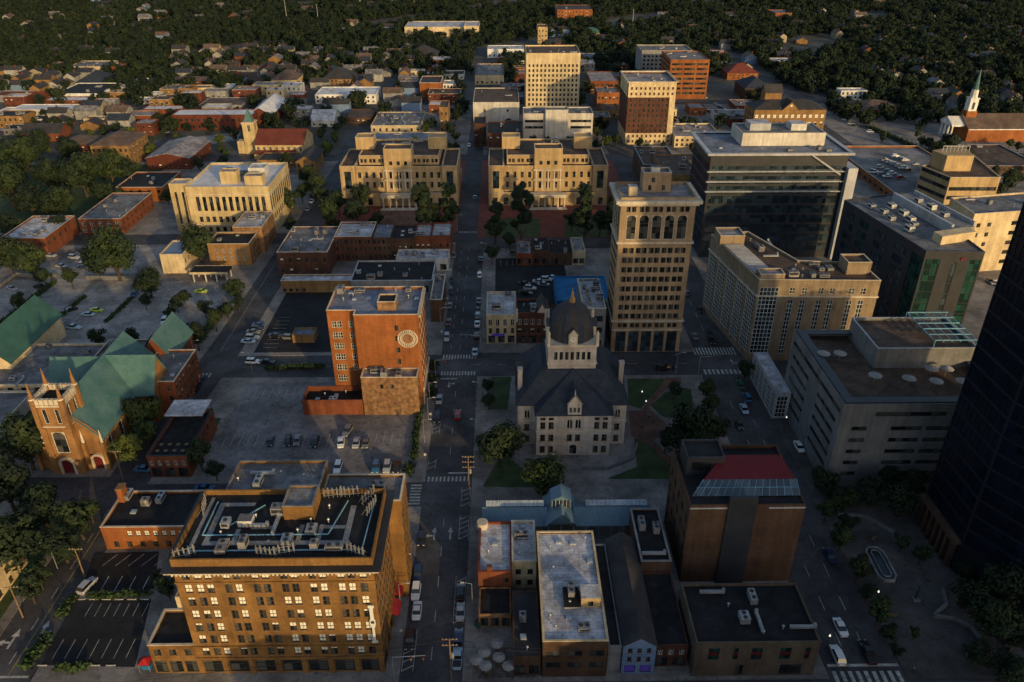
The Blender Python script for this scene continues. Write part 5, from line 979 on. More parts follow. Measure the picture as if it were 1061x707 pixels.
# ---- block right of main, before the courts
r_, W_, D_ = building('victorian_shop', 'victorian corner shop with arched cream windows and white pink roof on the main street', 'shop', (-5.4, 4, 221, 238, 10.4), 'cream', 'wroof', {0: grid(9.4, 4, [6.6], 1.2, 2.3, 'archw') + grid(9.4, 4, [3.9], 1.0, 1.8, 'sash') + grid(9.4, 3, [.4], 2.2, 2.6, 'store')}, .5, 'trim', clut=4)
m = MB(); m.box(-3, 1, -D_ - .4, -D_ - .01, 3.0, 3.7, 'purple'); tag(m.build('shop_sign', r_), 'small violet lit sign over the shopfront')
r_, W_, D_ = building('victorian_shop', 'red brick victorian row with stone gable and round windows right of the arched corner shop', 'shop', (4.1, 14.4, 221, 231, 11), 'darkbrick', 'droof', {0: grid(10.3, 5, [7], 1.2, 1.9, 'archw') + grid(10.3, 5, [3.8], 1.3, 1.7, 'mixd') + grid(10.3, 3, [.4], 2.4, 2.4, 'store')}, .5, 'tile', clut=5)
m = MB(); m.face([(1.2, -D_ - .05, 11), (4.8, -D_ - .05, 11), (3, -D_ - .05, 14.4)], 'trim'); m.gable(1.2, 4.8, -D_ - .02, 3, 11, 14.2, 'shingle', 'y', 'darkbrick', .15, .2)
for x in (-5, 5): m.box(x - .35, x + .35, -D_ - .3, -D_ - .01, 8, 12.6, 'trim')
m.build('stone_gable', r_)
building('shop_building', 'flat roofed shop with cluttered white roof left of the tan stone tower', 'shop', (24.6, 31.7, 216, 238, 15), 'concrete', 'wroof', {0: grid(7.1, 1, [10.5, 6.5, 2], 5.4, 2.0, 'ribbon')}, .6, 'trim', clut=10)
building('shop_building', 'dark slate roofed shop hidden behind the courthouse dome', 'shop', (14.6, 24.4, 219, 232, 8.5), 'brownbrick', 'slate', {0: grid(9.8, 4, [4.5], 1.1, 1.8, 'sash')}, .4, None)
r_, W_, D_ = building('blue_hall', 'low hall with bright blue painted roof and walls behind the dome', 'hall', (18.4, 37, 242, 262, 5), 'bluepaint', 'bluepaint', {}, .4, None)
part_block(r_, 28, 31.5, 240, 245, 9.5, 'offwhite', 'wroof', {}, 0, 5.4, None, 'roof_hut')
for i, (x0, x1, wl_, rf, lb) in enumerate(((5, 11.5, 'redbrick', 'groof', 'narrow shop with coloured awning, left end of the low row facing the right court building'), (11.6, 18, 'darkbrick', 'droof', 'dark roofed shop, second in the low row facing the right court building'), (18.1, 27, 'brownbrick', 'droof', 'shop with cluttered dark roof, third in the low row facing the right court building'), (27.1, 32, 'cream', 'pinkroof', 'narrow cream shop at the right end of the low row facing the right court building'))):
    building('low_shop', lb, 'shop', (x0, x1, 283, 297, 5.2 + i % 2), wl_, rf, {0: grid(x1 - x0, 2, [.8], 2, 2.2, 'dark')}, .4, None, clut=4)
# ---- left mid distance
b = (-132, -97.5, 317.6, 352, 21.0)
r_, W_, D_ = building('federal_building', 'square yellow limestone government building with courtyard and white roof', 'government building', b, 'buff', 'cleanroof', {0: grid(34.5, 11, [10.5], 1.5, 6.2, 'dark', 3, 33) + grid(34.5, 11, [5.6], 1.5, 2.4, 'dark', 3, 33) + grid(34.5, 10, [1.2], 1.5, 2.2, 'dark', 3, 33), 1: grid(34, 11, [10.5], 1.5, 6.2, 'dark') + grid(34, 11, [5.6], 1.5, 2.4, 'dark')}, .8, 'trim')
part_block(r_, -139.5, -132.1, 320, 327, 21.6, 'buff', 'wroof', {0: [(2.2, 4, 1, 14, 'dark'), (5.2, 4, 1, 14, 'dark')]}, .5, 0, 'trim', 'corner_tower'); part_block(r_, -119, -112, 324, 329, 25.5, 'buff', 'pinkroof', {}, .4, 20, None, 'roof_hut'); part_block(r_, -108, -100.5, 321, 326, 24.5, 'buff', 'pinkroof', {}, .4, 20, None, 'roof_hut'); part_block(r_, -110, -103, 334, 341, 24, 'offwhite', 'wroof', {}, .3, 20, None, 'roof_hut')
m = MB(); m.box(-4, 9, -8, 8, 20.21, 20.4, 'groof'); m.build('court_cover', r_); clutter(r_, -13, 13, -6, 14, 20.2, 10); band(r_, rect(-W_, W_, -D_, D_), 17.6, 18.0, .3, 'trim', 'string_course'); band(r_, rect(-W_, W_, -D_, D_), 4.0, 4.4, .3, 'trim', 'string_course')
r_, W_, D_ = building('brick_offices', 'ochre brick corner offices with black roof and white framed windows by the left street', 'offices', (-114.3, -98.2, 284.6, 297, 9), 'tanbrick', 'droof', {0: grid(16.1, 5, [5.2], .9, 1.8, 'archw', 2, 15) + grid(16.1, 5, [2.2], .9, 1.8, 'archw', 2, 15), 1: grid(12.4, 4, [5.2, 2], 1, 1.8, 'sash')}, .6, 'trim', clut=2)
building('brick_offices', 'long white roofed brick building behind the ochre corner offices on the left street', 'offices', (-108, -96.3, 297.2, 315, 11), 'oldbrick', 'wroof', {1: grid(17.8, 6, [1.5, 5, 8], 1, 1.6, 'dark')}, .6, 'trim', clut=3)
building('stone_house', 'small beige building with bright blue roof patch beside the bushy tree', 'house', (-130, -121.3, 277, 291, 8), 'cream', 'bluesiding', {1: grid(14, 4, [4], 1, 1.6, 'sash')}, .5, 'trim')
gabled('tile_house', 'small house with red hipped tile roof behind the beige blue roofed building', 'house', (-133, -122, 294, 306), 4.5, 8, 'cream', 'tile', {}, 'y')
r_ = thing('station_canopy', 'low drive through canopy with black roof and yellow edge beside the pale lot', 'canopy', (-108, 271.5, 0)); m = MB(); m.box(-8.5, 5.5, -3, 3, 3.6, 4.3, 'droof'); m.box(-8.6, 5.6, -3.1, -3.003, 3.5, 4.4, 'cream'); m.box(-8.6, 5.6, 3.003, 3.1, 3.5, 4.4, 'cream'); m.build('roof', r_); m = MB()
for x in (-7.5, -3, 1, 4.8):
    for y in (-2.5, 2.5): m.box(x - .2, x + .2, y - .2, y + .2, .15, 3.6, 'offwhite')
m.build('column', r_); FOOT.append((-117, -102, 268, 275))
building('warehouse', 'low brick warehouse with white roof at the left frame edge', 'warehouse', BX(0, 46, 247, None, 224, 8), 'redbrick', 'wroof', {0: grid(22, 5, [1, 4.5], 1.2, 1.6, 'dark'), 1: grid(18, 4, [4.5], 1.2, 1.6, 'dark')}, .6, 'trim', clut=6)
building('brick_shop', 'long low brick workshop with grey roof and porch along the side street at left', 'workshop', (-180, -162, 318, 352, 7), 'redbrick', 'groof', {1: grid(34, 8, [1.2, 4.2], 1.2, 1.4, 'dark'), 0: grid(18, 5, [1, 3.8], 1.6, 2, 'cross')}, .5, 'trim', clut=5)
building('brick_shop', 'low brick workshop with dark roof behind the grey roofed workshop', 'workshop', (-182, -160, 360, 384, 7), 'orangebrick', 'droof', {0: grid(22, 5, [1, 4.2], 1.3, 1.6, 'dark'), 1: grid(24, 5, [2], 1.3, 2, 'dark')}, .5, 'trim', clut=4)
# ================================================================== middle and far distance
def far(name, label, cat, xl, xr, yt, yb, yk, wall, roof, style='flat', n=6, rows=1, axis='x', ridge=None, cop=None, clut=0, dep=None, wk='mixd', side=True):
    x0, x1, y0, y1, h = BX(xl, xr, yt, yb, yk)
    if dep: y1 = y0 + dep
    y1 = max(y1, y0 + 5); h = max(h, 3)
    zs = [1.2 + (h - 1.2) * r / rows for r in range(rows)]; wh = min(1.7, (h - 1.2) / rows * .6); L = x1 - x0; D = y1 - y0
    fac = {0: grid(L, n, zs, min(1.3, L / n * .6), wh, wk)} if n else {}
    if n and side: fac[1 if x0 < 0 else 3] = grid(D, max(2, int(D / 4)), zs, 1.2, wh, wk)
    if style == 'flat': return building(name, label, cat, (x0, x1, y0, y1, h), wall, roof, fac, .5, cop, clut=clut)[0]
    rg = ridge or min(L, D) * .3
    FOOT.append((x0, x1, y0, y1)); root = thing(name, label, cat, ((x0 + x1) / 2, (y0 + y1) / 2, 0)); W, Q = L / 2, D / 2; p = rect(-W, W, -Q, Q); m = MB(); wl = []
    for i in range(4):
        p0, p1 = p[i], p[(i + 1) % 4]; LL = math.dist(p0, p1); ok = [q for q in fac.get(i, []) if q[0] - q[2] / 2 > .05 and q[0] + q[2] / 2 < LL - .05 and q[1] + q[3] < h - .05]
        wall_face(m, p0, p1, 0, h, ok, wall); an = math.atan2(p1[1] - p0[1], p1[0] - p0[0]); wl += [(p0[0] + math.cos(an) * q[0], p0[1] + math.sin(an) * q[0], q[1], an, *q[2:]) for q in ok]
    m.build('wall', root); m = MB()
    if style == 'hip': m.hip(-W, W, -Q, Q, h, h + rg, roof, .6)
    else: m.gable(-W, W, -Q, Q, h, h + rg, roof, axis, wall, .2, .5)
    m.build('roof', root)
    for x, y, z, an, w_, h_, k in wl: inst('window', win_mesh(w_, h_, k), root, (x, y, z), an)
    return root
# left industrial quarter
far('long_shed', 'long low shed with bright white roof and pale lit wall near the left frame edge', 'shed', 10, 78, 113.5, 120, 108, 'offwhite', 'cleanroof', n=12)
far('shed', 'shed with white roof cut by the left frame edge', 'shed', -12, 19, 119, 124, 111, 'offwhite', 'cleanroof', n=4)
far('long_shed', 'red walled shed with white roof strip behind the long bright white roof', 'shed', 45, 89, 104, 109, 100, 'redbrick', 'cleanroof', n=8)
far('warehouse', 'warehouse with dark roof and white painted side wall behind the sheds', 'warehouse', 56, 103, 97, 104, 86, 'white', 'droof', n=8, rows=1, clut=6)
far('warehouse', 'low grey walled warehouse with red band beside the left frame edge', 'warehouse', -10, 24, 99, 106, 94, 'dkconcrete', 'tile', n=4)
far('small_house', 'small red gabled shed between the grey warehouse and the white roofed sheds', 'shed', 25, 43, 103, 107, 99, 'redbrick', 'tile', 'gable', n=3)
far('warehouse', 'long tan building with grey roof in front of the wooded left hillside', 'warehouse', 70, 112, 69, 77, 63, 'cream', 'groof', n=12, clut=6)
far('warehouse', 'short tan building left of the long tan building under the hillside trees', 'building', 47, 63, 68, 74, 64, 'tanbrick', 'groof', n=4)
far('brick_shop', 'small brick box beside the right end of the long tan building', 'shop', 115, 124, 69, 78, 66, 'redbrick', 'groof', n=3)
far('big_house', 'wide house with slate blue hipped roof below the long tan building', 'house', 78, 110, 86, 91, 79, 'offwhite', 'slate', 'hip', n=6)
far('garage', 'long white garage with bright roof and dark doors', 'garage', 138, 167, 103, 108, 100.5, 'white', 'cleanroof', n=5, wk='dark')
far('brick_offices', 'dark brick block with cream rear wall and pale lit side wall', 'offices', 129, 156, 120, 129, 115, 'redbrick', 'pinkroof', n=6, rows=1, cop='trim')
far('cream_house', 'cream rendered house beside the dark brick block with cream rear wall', 'house', 86, 107, 123, 130, 120, 'cream', 'pinkroof', n=5)
far('brick_shop', 'small brown brick shop below the hillside trees left of the white garage', 'shop', 143, 156, 91, 98, 87, 'orangebrick', 'groof', n=3)
far('cream_house', 'pale two storey house behind the small brown brick shop', 'house', 136, 153, 84, 89, 81, 'offwhite', 'blroof', n=4)
far('school', 'three storey brick school with gabled centre and tan dormer', 'school', 93, 132, 151, 173, 138, 'tanbrick', 'brshingle', 'hip', n=7, rows=3, ridge=4)
far('school_wing', 'long brick school wing with low brown roof left of the gabled school', 'school', 60, 92, 150, 162, 141, 'maroonbrick', 'brshingle', 'hip', n=7, rows=2, ridge=3)
far('barn', 'long dark gabled hall left of the brick school', 'hall', 22, 62, 138, 147, 132, 'redbrick', 'shingle', 'gable', n=5)
far('workshop', 'brick workshop with ribbed grey roof beside the lane right of the school', 'workshop', 151, 196, 164, 176, 146, 'maroonbrick', 'pinkroof', 'gable', n=5, axis='y', ridge=2.5)
far('long_brick_building', 'long red brick building with bright white roof and green windows', 'long building', 177, 262, 119, 135, 113, 'maroonbrick', 'cleanroof', n=14, rows=2, wk='curtain')
far('long_brick_building', 'red brick gabled wing joining the right end of the long red brick building', 'wing', 257, 281, 119, 131, 104, 'maroonbrick', 'cleanroof', 'gable', n=4, rows=2, axis='y')
far('strip_mall', 'long brown roofed strip mall among the left far houses', 'strip mall', 172, 222, 84, 89, 80, 'darkbrick', 'brshingle', 'hip', n=10, ridge=2)
far('shop_building', 'yellow gabled shop at the right end of the brown strip mall', 'shop', 231, 247, 81, 86, 78, 'tanbrick', 'tile', 'gable', n=3)
far('shop_building', 'flat tan shop in front of the brown strip mall, left of a longer one', 'shop', 200, 217, 91, 97, 88, 'cream', 'groof', n=4)
far('shop_building', 'longer tan shop with pale roof in front of the yellow gabled shop', 'shop', 218, 247, 91, 96, 86.5, 'cream', 'cleanroof', n=6)
far('storage_shed', 'wide low shed with brown grey roof behind the long red brick building', 'shed', 205, 250, 109, 114, 101, 'dkconcrete', 'brshingle', 'flat', n=6)
far('storage_shed', 'low grey roofed shed left of the white motel', 'shed', 277, 313, 108, 113, 102, 'concrete', 'groof', n=5)
far('motel', 'long white motel block with pale blue roof and balconies', 'motel', 326, 389, 98, 108, 90, 'white', 'cleanroof', n=12, rows=2, clut=5)
far('box_building', 'tall orange brick box with white rimmed roof left of the far street', 'building', 434.5, 457, 86, 102, 79, 'orangebrick', 'shingle', n=0, cop='white')
far('shop_building', 'small white two storey shop between the orange brick box and the street', 'shop', 459, 473, 87, 97, 83, 'white', 'wroof', n=4, rows=2)
far('brick_offices', 'brown brick terrace under the trees left of the far street', 'terrace', 423, 453, 58, 64, 53, 'brownbrick', 'shingle', 'hip', n=7, rows=2)
far('civic_hall', 'wide pale modern hall with dark colonnade on the wooded rise', 'hall', 419, 480, 28, 38, 22, 'cream', 'wroof', n=12, wk='dark')
far('civic_hall', 'lit square end block of the wide pale modern hall', 'hall', 480.5, 496, 27, 39, 22, 'cream', 'wroof', n=3, wk='dark')
far('apartment_house', 'ochre townhouse pair at the left edge of the house quarter', 'house', 270, 290, 73, 78, 69, 'tanbrick', 'shingle', 'hip', n=4)
far('apartment_house', 'row of townhouses with balconies below the house quarter', 'house', 281, 307, 83, 94, 77, 'cream', 'brshingle', 'hip', n=7, rows=2)
far('apartment_house', 'ochre townhouse row with dark hipped roof right of the balconied row', 'house', 333, 363, 82, 90, 75, 'tanbrick', 'shingle', 'hip', n=7, rows=2)
far('duct_roof_hall', 'grey hall with crowded white ducts behind the left court building', 'hall', 384, 436, 130, 138, 116, 'cream', 'groof', n=8, clut=16)
far('pale_roof_hall', 'hall with wide pale blue roof directly behind the left court building', 'hall', 372, 461, 144, 152, 137, 'cream', 'blroof', n=10, clut=4)
far('slim_tower', 'slim tan stair tower beside the far street behind the left court building', 'tower', 455, 464, 111, 138, 104, 'tanbrick', 'broof', n=2, rows=3)
far('brown_hall', 'low hall with rusty brown roof left of the duct crowded hall', 'hall', 358, 384, 122, 129, 113, 'brownbrick', 'broof', n=5)
far('shed', 'small tan gabled shed among the trees behind the red roofed church', 'shed', 322, 346, 125, 132, 117, 'offwhite', 'wroof', 'gable', n=4)
far('gabled_house', 'tan gabled house between the government building and the left court building', 'house', 306, 326, 168, 181, 156, 'tanbrick', 'shingle', 'gable', n=3, rows=2, axis='y')
far('annex', 'dark roofed tan annex behind the government building', 'annex', 266, 304, 166, 174, 158, 'tanbrick', 'shingle', n=6)
# church with red roof and bell tower
x0, x1, y0, y1, h = BX(264, 314, 150, 163, 138); FOOT.append((x0 - 12, x1, y0 - 4, y1)); r_ = thing('church', 'yellow stone church with long red tiled roof and square bell tower', 'church', ((x0 + x1) / 2, (y0 + y1) / 2, 0)); W, D = (x1 - x0) / 2, (y1 - y0) / 2
m = MB(); fr = grid(2 * W, 8, [3], 1.4, 2.8, 'archw')
for i, (p0, p1) in enumerate(zip(rect(-W, W, -D, D), rect(-W, W, -D, D)[1:] + [(-W, -D)])): wall_face(m, p0, p1, 0, h, fr if i == 0 else [], 'buff')
m.box(-W, W - 4, -D - 4, -D - .01, 0, 2.6, 'buff'); m.build('wall', r_)
for x, z, w_, h_, k in fr: inst('window', win_mesh(w_, h_, k), r_, (-W + x, -D, z))
m = MB(); m.gable(-W, W, -D, D, h, h + 5.5, 'tile', 'x', 'buff', .2, .5); m.face([(-W - .2, -D - 4.3, 2.7), (W - 3.8, -D - 4.3, 2.7), (W - 3.8, -D + .1, 4.0), (-W - .2, -D + .1, 4.0)], 'tile'); m.build('roof', r_)
tw0 = BX(250, 262, 127, 160, None); m = MB(); p = rect(tw0[0] - r_.location.x, tw0[1] - r_.location.x, tw0[2] - r_.location.y, tw0[2] + 7 - r_.location.y); th = tw0[4]
tws = [(3.6, th - 5, 1.6, 3.6, 'archw')]
for i in range(4): wall_face(m, p[i], p[(i + 1) % 4], 0, th, tws if i in (0, 1) else [], 'buff')
m.face([(*q, th) for q in p], 'buff'); tw_ = m.build('bell_tower', r_); inst('window', win_mesh(1.6, 3.6, 'archw'), tw_, (p[0][0] + 3.6, p[0][1], th - 5)); m = MB(); ring(m, p, .35, -.002, th - .8, th - .3, 'trim')
cx_ = (p[0][0] + p[1][0]) / 2; cy_ = (p[0][1] + p[2][1]) / 2; m.build('cornice', tw_); m = MB(); m.cyl((cx_, cy_, th), (cx_, cy_, th + 7), 3.2, .05, 'copper', 4); m.build('spire', tw_)
m = MB(); q = p[0]; m.box(q[0] - 4.5, q[0] - .01, q[1] + 1, q[1] + 6, 0, 7, 'buff'); m.build('porch', r_)
# right of the far street
far('office_block', 'white fronted office block with brown roof left of the cream office tower', 'offices', 490, 538, 106, 128, 91, 'paleface', 'broof', n=2, rows=2, wk='ribbon', clut=4)
far('brick_row', 'dark brick building below the white fronted office block', 'building', 491, 503, 128, 152, 121, 'darkbrick', 'droof', n=3, rows=3)
far('brick_row', 'dark brick building with square windows in front of the office podium', 'building', 505, 541, 138, 161, 126, 'darkbrick', 'droof', n=5, rows=3, clut=4)
far('shop_building', 'row of shops with pale grey and red roofs right of the far street', 'shop', 492, 522, 78, 88, 66, 'cream', 'groof', n=6, cop='tile', clut=5)
far('shop_building', 'low white block with rooftop boxes beyond the pale and red roofs', 'shop', 505, 543, 51, 60, 47, 'white', 'wroof', n=8, clut=6)
far('brick_offices', 'dark red brick block with pale roof right of the cream office tower', 'offices', 612, 641, 84, 97, 74, 'redbrick', 'pinkroof', n=6, rows=2)
far('brick_offices', 'orange brick office with white stripe beside the dark brown tower', 'offices', 619, 642, 96, 112, 90, 'orangebrick', 'groof', n=6, rows=2, clut=3)
far('brick_offices', 'small tan block below the orange brick office with white stripe', 'offices', 624, 642, 114, 123, 107, 'tanbrick', 'broof', n=5)
far('grand_apartments', 'ornate orange apartment house on the far wooded rise', 'apartments', 577.5, 614, 10, 25, 5, 'orangebrick', 'shingle', n=10, rows=4, clut=5)
far('low_deck', 'low brown parking deck in the trees behind the cream office tower', 'deck', 602, 641, 41, 46, 36, 'brownbrick', 'broof', n=0)
far('stone_tower', 'slim stone tower with white base directly behind the cream office tower', 'tower', 557.5, 567.5, 28, 49, 25, 'ctstone', 'broof', n=3, rows=4)
far('shop_building', 'pale low shops behind the cream office tower, right side', 'shop', 602, 632, 62, 66, 55, 'offwhite', 'blroof', n=6, clut=4)
r_ = thing('domed_hall', 'round hall with green dome in the trees behind the office tower', 'hall', (*G(612, 38), 0)); m = MB(); m.lathe([(9, 0), (9, 4)], 'ctstone', 20); m.build('wall', r_); m = MB(); m.lathe([(9.4, 4), (8.3, 6), (5.5, 8), (2, 9), (.1, 9.2)], 'dkgreen', 20); m.build('dome', r_); FOOT.append((r_.location.x - 14, r_.location.x + 14, r_.location.y - 14, r_.location.y + 14))
far('courtyard_offices', 'low tan offices with balconies between the tan stone tower and the wide glass offices', 'offices', 690, 724, 181, 214, 160, 'tanbrick', 'broof', n=5, rows=3, clut=5)
far('low_block', 'low building with brown roof and blue roof edge in front of the dark brown tower', 'building', 667, 704, 171, 196, 152, 'brownbrick', 'broof', n=6, rows=2, cop='blmetal', clut=4)
far('brick_annex', 'small orange brick hall behind the rooftop drums', 'hall', 715, 732, 112, 120, 107, 'orangebrick', 'pinkroof', n=4)
x0, x1, y0, y1, h = BX(905, 951, 188, 198, 158)
building('parking_deck', 'brick sided parking deck with cars on top right of the wide glass offices', 'parking deck', (184, 232, 345, 434, 5), 'orangebrick', 'lot', {0: grid(48, 10, [1.2], 3.6, 1.6, 'dark'), 3: grid(89, 14, [1.2], 4, 1.6, 'dark')}, .9, 'trim')
far('brick_offices', 'long orange roofed restaurant with white eave by the avenue', 'restaurant', 891, 936, 114, 120, 105, 'tanbrick', 'brshingle', 'hip', n=9, ridge=4)
far('white_house', 'bright white square house beside the avenue trees', 'house', 872, 899, 94, 104, 91, 'white', 'wroof', n=6, rows=2)
far('terrace', 'long pale terrace in the trees behind the loft block', 'terrace', 799, 833, 63, 69, 60, 'offwhite', 'wroof', n=8)
far('terrace', 'short pale terrace in the trees above the bright white house', 'terrace', 848, 865, 66, 70, 63.5, 'cream', 'wroof', n=4)
far('terrace', 'low pale roofed building beneath the short pale terrace', 'building', 846, 868, 86, 90, 83, 'brownbrick', 'pinkroof', n=5)
far('apartment_house', 'orange brick apartment block high in the right hand trees', 'apartments', 804, 821, 13.5, 22, 10, 'orangebrick', 'groof', n=5, rows=3)
far('tile_house', 'brick house with pale gables and orange tiles left of the loft block', 'house', 754, 786, 76, 83, 71, 'orangebrick', 'tile', 'hip', n=7, rows=2)
far('brick_offices', 'building with bluish hipped roof hidden behind the loft block', 'building', 772, 800, 92, 104, 84, 'brownbrick', 'slate', 'hip', n=5)
far('shop_building', 'white roofed low shops right of the red brick offices', 'shop', 738, 757, 66, 71, 62, 'offwhite', 'wroof', n=4)
far('flat_hall', 'large dark flat roofed hall with pale edge at the right frame edge', 'hall', 1012, 1080, 172, 180, 150, 'brownbrick', 'broof', n=8, cop='panel', clut=4)
far('flat_hall', 'grey flat roofed hall beside the white steepled church', 'hall', 1021, 1040, 168, 173, 152, 'dkconcrete', 'groof', n=4, cop='panel')
# steepled church
x0, x1, y0, y1, h = BX(1006, 1090, 140, 149, 127); FOOT.append((x0 - 12, x1, y0 - 4, y1 + 4)); r_ = thing('church', 'brick church with white steeple, green spire and columned portico at right', 'church', ((x0 + x1) / 2, (y0 + y1) / 2, 0)); W, D = (x1 - x0) / 2, (y1 - y0) / 2; D = min(D, 11); y1 = y0 + 2 * D
m = MB()
for p0, p1 in zip(rect(-W, W, -D, D), rect(-W, W, -D, D)[1:] + [(-W, -D)]): wall_face(m, p0, p1, 0, 8, [], 'orangebrick')
m.build('wall', r_); m = MB(); m.gable(-W, W, -D, D, 8.0, 14, 'brshingle', 'x', 'orangebrick', .25, .7); m.build('roof', r_); m = MB(); m.box(-W - .3, W + .3, -D - .75, -D - .5, 7.2, 7.7, 'white'); m.build('eave', r_)
m = MB(); m.prism(rect(-W - 8, -W - .01, -7, 7), 0, .8, 'trim')
for y in (-6, -2, 2, 6): m.cyl((-W - 7, y, .8), (-W - 7, y, 8), .55, .5, 'white', 10)
m.box(-W - 8, -W - .01, -7, 7, 8, 9, 'white'); m.gable(-W - 8, -W - .01, -7, 7, 9, 12.5, 'white', 'x', 'white', .2, .4); m.build('portico', r_)
m = MB(); sx = -W + 4; m.box(sx - 3, sx + 3, -3, 3, 10, 16, 'orangebrick'); m.box(sx - 2.4, sx + 2.4, -2.4, 2.4, 16, 23, 'white'); m.box(sx - 2.7, sx + 2.7, -2.7, 2.7, 23, 23.5, 'white'); m.cyl((sx, 0, 23.5), (sx, 0, 28), 2.2, 1.9, 'white', 8); m.box(sx - .8, sx + .8, -2.45, -2.41, 17, 21, 'dkpanel'); s_ = m.build('steeple', r_); m = MB(); m.cyl((sx, 0, 28), (sx, 0, 40), 1.6, .05, 'copper', 8); m.build('spire', s_)
# ------------------------------------------------------------------ small houses of the left quarter and in the woods
HRN = random.Random(21); HM = {}
def house_parts(wc, rc, v):
    k = (wc, rc, v)
    if k not in HM:
        W, D, e, rg = ((4, 6, 5.6, 2.6), (5, 5.5, 3.4, 2.4), (3.6, 7, 6, 2.4), (6.5, 5, 6.2, 2.8))[v]; ax = 'y' if v in (0, 2) else 'x'
        m = MB(); p = rect(-W, W, -D, D)
        for i in range(4): wall_face(m, p[i], p[(i + 1) % 4], 0, e, [], wc)
        wm = m.mesh('wall'); m = MB(); m.gable(-W, W, -D, D, e, e + rg, rc, ax, wc, .18, .45); rm = m.mesh('roof'); m = MB(); m.box(W * .3, W * .3 + .7, D * .2, D * .2 + .7, e + .5, e + rg + 1.0, 'redbrick'); cm = m.mesh('chimney')
        wn = [(-W + 2 * W * (i + .5) / 3, z) for i in range(3) for z in ((1.2, 4.0) if e > 5 else (1.2,))]
        HM[k] = (wm, rm, cm, wn, W, D)
    return HM[k]
HN = {}
def house(x, y, wc, rc, v, rz, near, label=None):
    wm, rm, cm, wn, W, D = house_parts({'white': 'hwhite', 'cream': 'hcream', 'offwhite': 'hgrey'}.get(wc, wc), rc, v); FOOT.append((x - 7, x + 7, y - 7, y + 7))
    cn = {'white': 'white', 'cream': 'cream', 'offwhite': 'pale grey', 'redbrick': 'red brick', 'tanbrick': 'ochre brick', 'bluesiding': 'blue'}[wc]; rn = {'shingle': 'dark', 'brshingle': 'brown', 'slate': 'slate', 'groof': 'grey', 'tile': 'red'}[rc]; fm = ('narrow two storey', 'low', 'deep two storey', 'wide two storey')[v]
    lab = label or f'{fm} {cn} house with {rn} gabled roof {near}'
    r_ = thing('gabled_house', lab, 'house', (x, y, 0), rz, f'{fm} {cn} houses with {rn} roofs {near}')
    inst('wall', wm, r_); o = inst('roof', rm, r_); inst('chimney', cm, o)
    for q, z in wn: inst('window', win_mesh(1.1, 1.5, 'sashq'), r_, (q, -D, z))
def free(x, y, mg=4): return not any(a - mg < x < b + mg and c - mg < y < d + mg for a, b, c, d in FOOT)
WCS = ['white', 'white', 'cream', 'offwhite', 'white', 'tanbrick', 'cream', 'offwhite', 'redbrick', 'bluesiding']; RCS = ['shingle', 'brshingle', 'slate', 'groof', 'shingle']
def scatter(n, xa, xb, ya, yb, near, mg=9, rz=0):
    k = 0; t = 0
    while k < n and t < n * 40:
        t += 1; px, py = HRN.uniform(xa, xb), HRN.uniform(ya, yb); x, y = G(px, py)
        if not free(x, y, mg) or -24 < x < -4 or abs(x + 90) < 9 and y < 660: continue
        house(x, y, HRN.choice(WCS), HRN.choice(RCS), HRN.randrange(4), R(rz) + HRN.choice((0, 0, R(90), R(180), R(270))), near); k += 1
scatter(32, 185, 300, 54, 88, 'in the left house quarter', 7); scatter(16, 0, 110, 76, 100, 'among the far left sheds', 6); scatter(38, 265, 425, 54, 92, 'behind the motel'); scatter(20, 0, 175, 14, 66, 'on the left hillside', 7); scatter(22, 95, 270, 2, 26, 'in the top left woods', 7)
scatter(8, 60, 130, 118, 134, 'behind the brick school', 6); scatter(10, 330, 430, 92, 116, 'right of the motel', 6); scatter(20, 560, 720, 12, 66, 'behind the office tower', 6); scatter(55, 740, 1055, 4, 90, 'in the right hand woods', 6); scatter(8, 965, 1055, 92, 118, 'behind the steepled church', 5); scatter(14, 290, 520, 2, 40, 'in the top centre woods', 6)

BWN = {'offwhite': 'pale', 'redbrick': 'red brick', 'cream': 'cream', 'dkconcrete': 'grey', 'maroonbrick': 'maroon brick', 'tanbrick': 'ochre brick', 'concrete': 'concrete'}; BRN = {'cleanroof': 'white', 'groof': 'grey', 'droof': 'black', 'pinkroof': 'faded grey', 'broof': 'brown'}
def flats(n, xa, xb, ya, yb, near):
    k = 0; t = 0
    while k < n and t < n * 60:
        t += 1; x, y = G(HRN.uniform(xa, xb), HRN.uniform(ya, yb)); w2, d2 = HRN.uniform(5, 13), HRN.uniform(4, 9); h = HRN.choice((4, 4.5, 5.5, 7.5))
        if any(a - 3 < x + w2 and x - w2 < b + 3 and c - 3 < y + d2 and y - d2 < d + 3 for a, b, c, d in FOOT) or x - w2 < -4 and x + w2 > -25 or abs(x + 87) < 8 + w2 and y < 660: continue
        wl_ = HRN.choice(list(BWN)); rf = HRN.choice(('cleanroof', 'cleanroof', 'groof', 'droof', 'pinkroof', 'broof'))
        building('low_block', f'low flat {BWN[wl_]} block with {BRN[rf]} roof {near}', 'building', (x - w2, x + w2, y - d2, y + d2, h), wl_, rf, {0: grid(2 * w2, max(2, int(w2 / 1.6)), [1.0] if h < 7 else [1, 4.4], 1.2, 1.6, 'mixd')}, .5, 'trim' if k % 2 else None, f'low flat {BWN[wl_]} blocks with {BRN[rf]} roofs {near}', 3); k += 1
flats(22, 0, 180, 90, 140, 'in the left workshop quarter'); flats(16, 180, 345, 84, 128, 'near the white motel'); flats(14, 345, 470, 66, 135, 'behind the left court building'); flats(12, 600, 780, 62, 148, 'behind the dark brown tower'); flats(8, 490, 545, 62, 135, 'right of the far street')
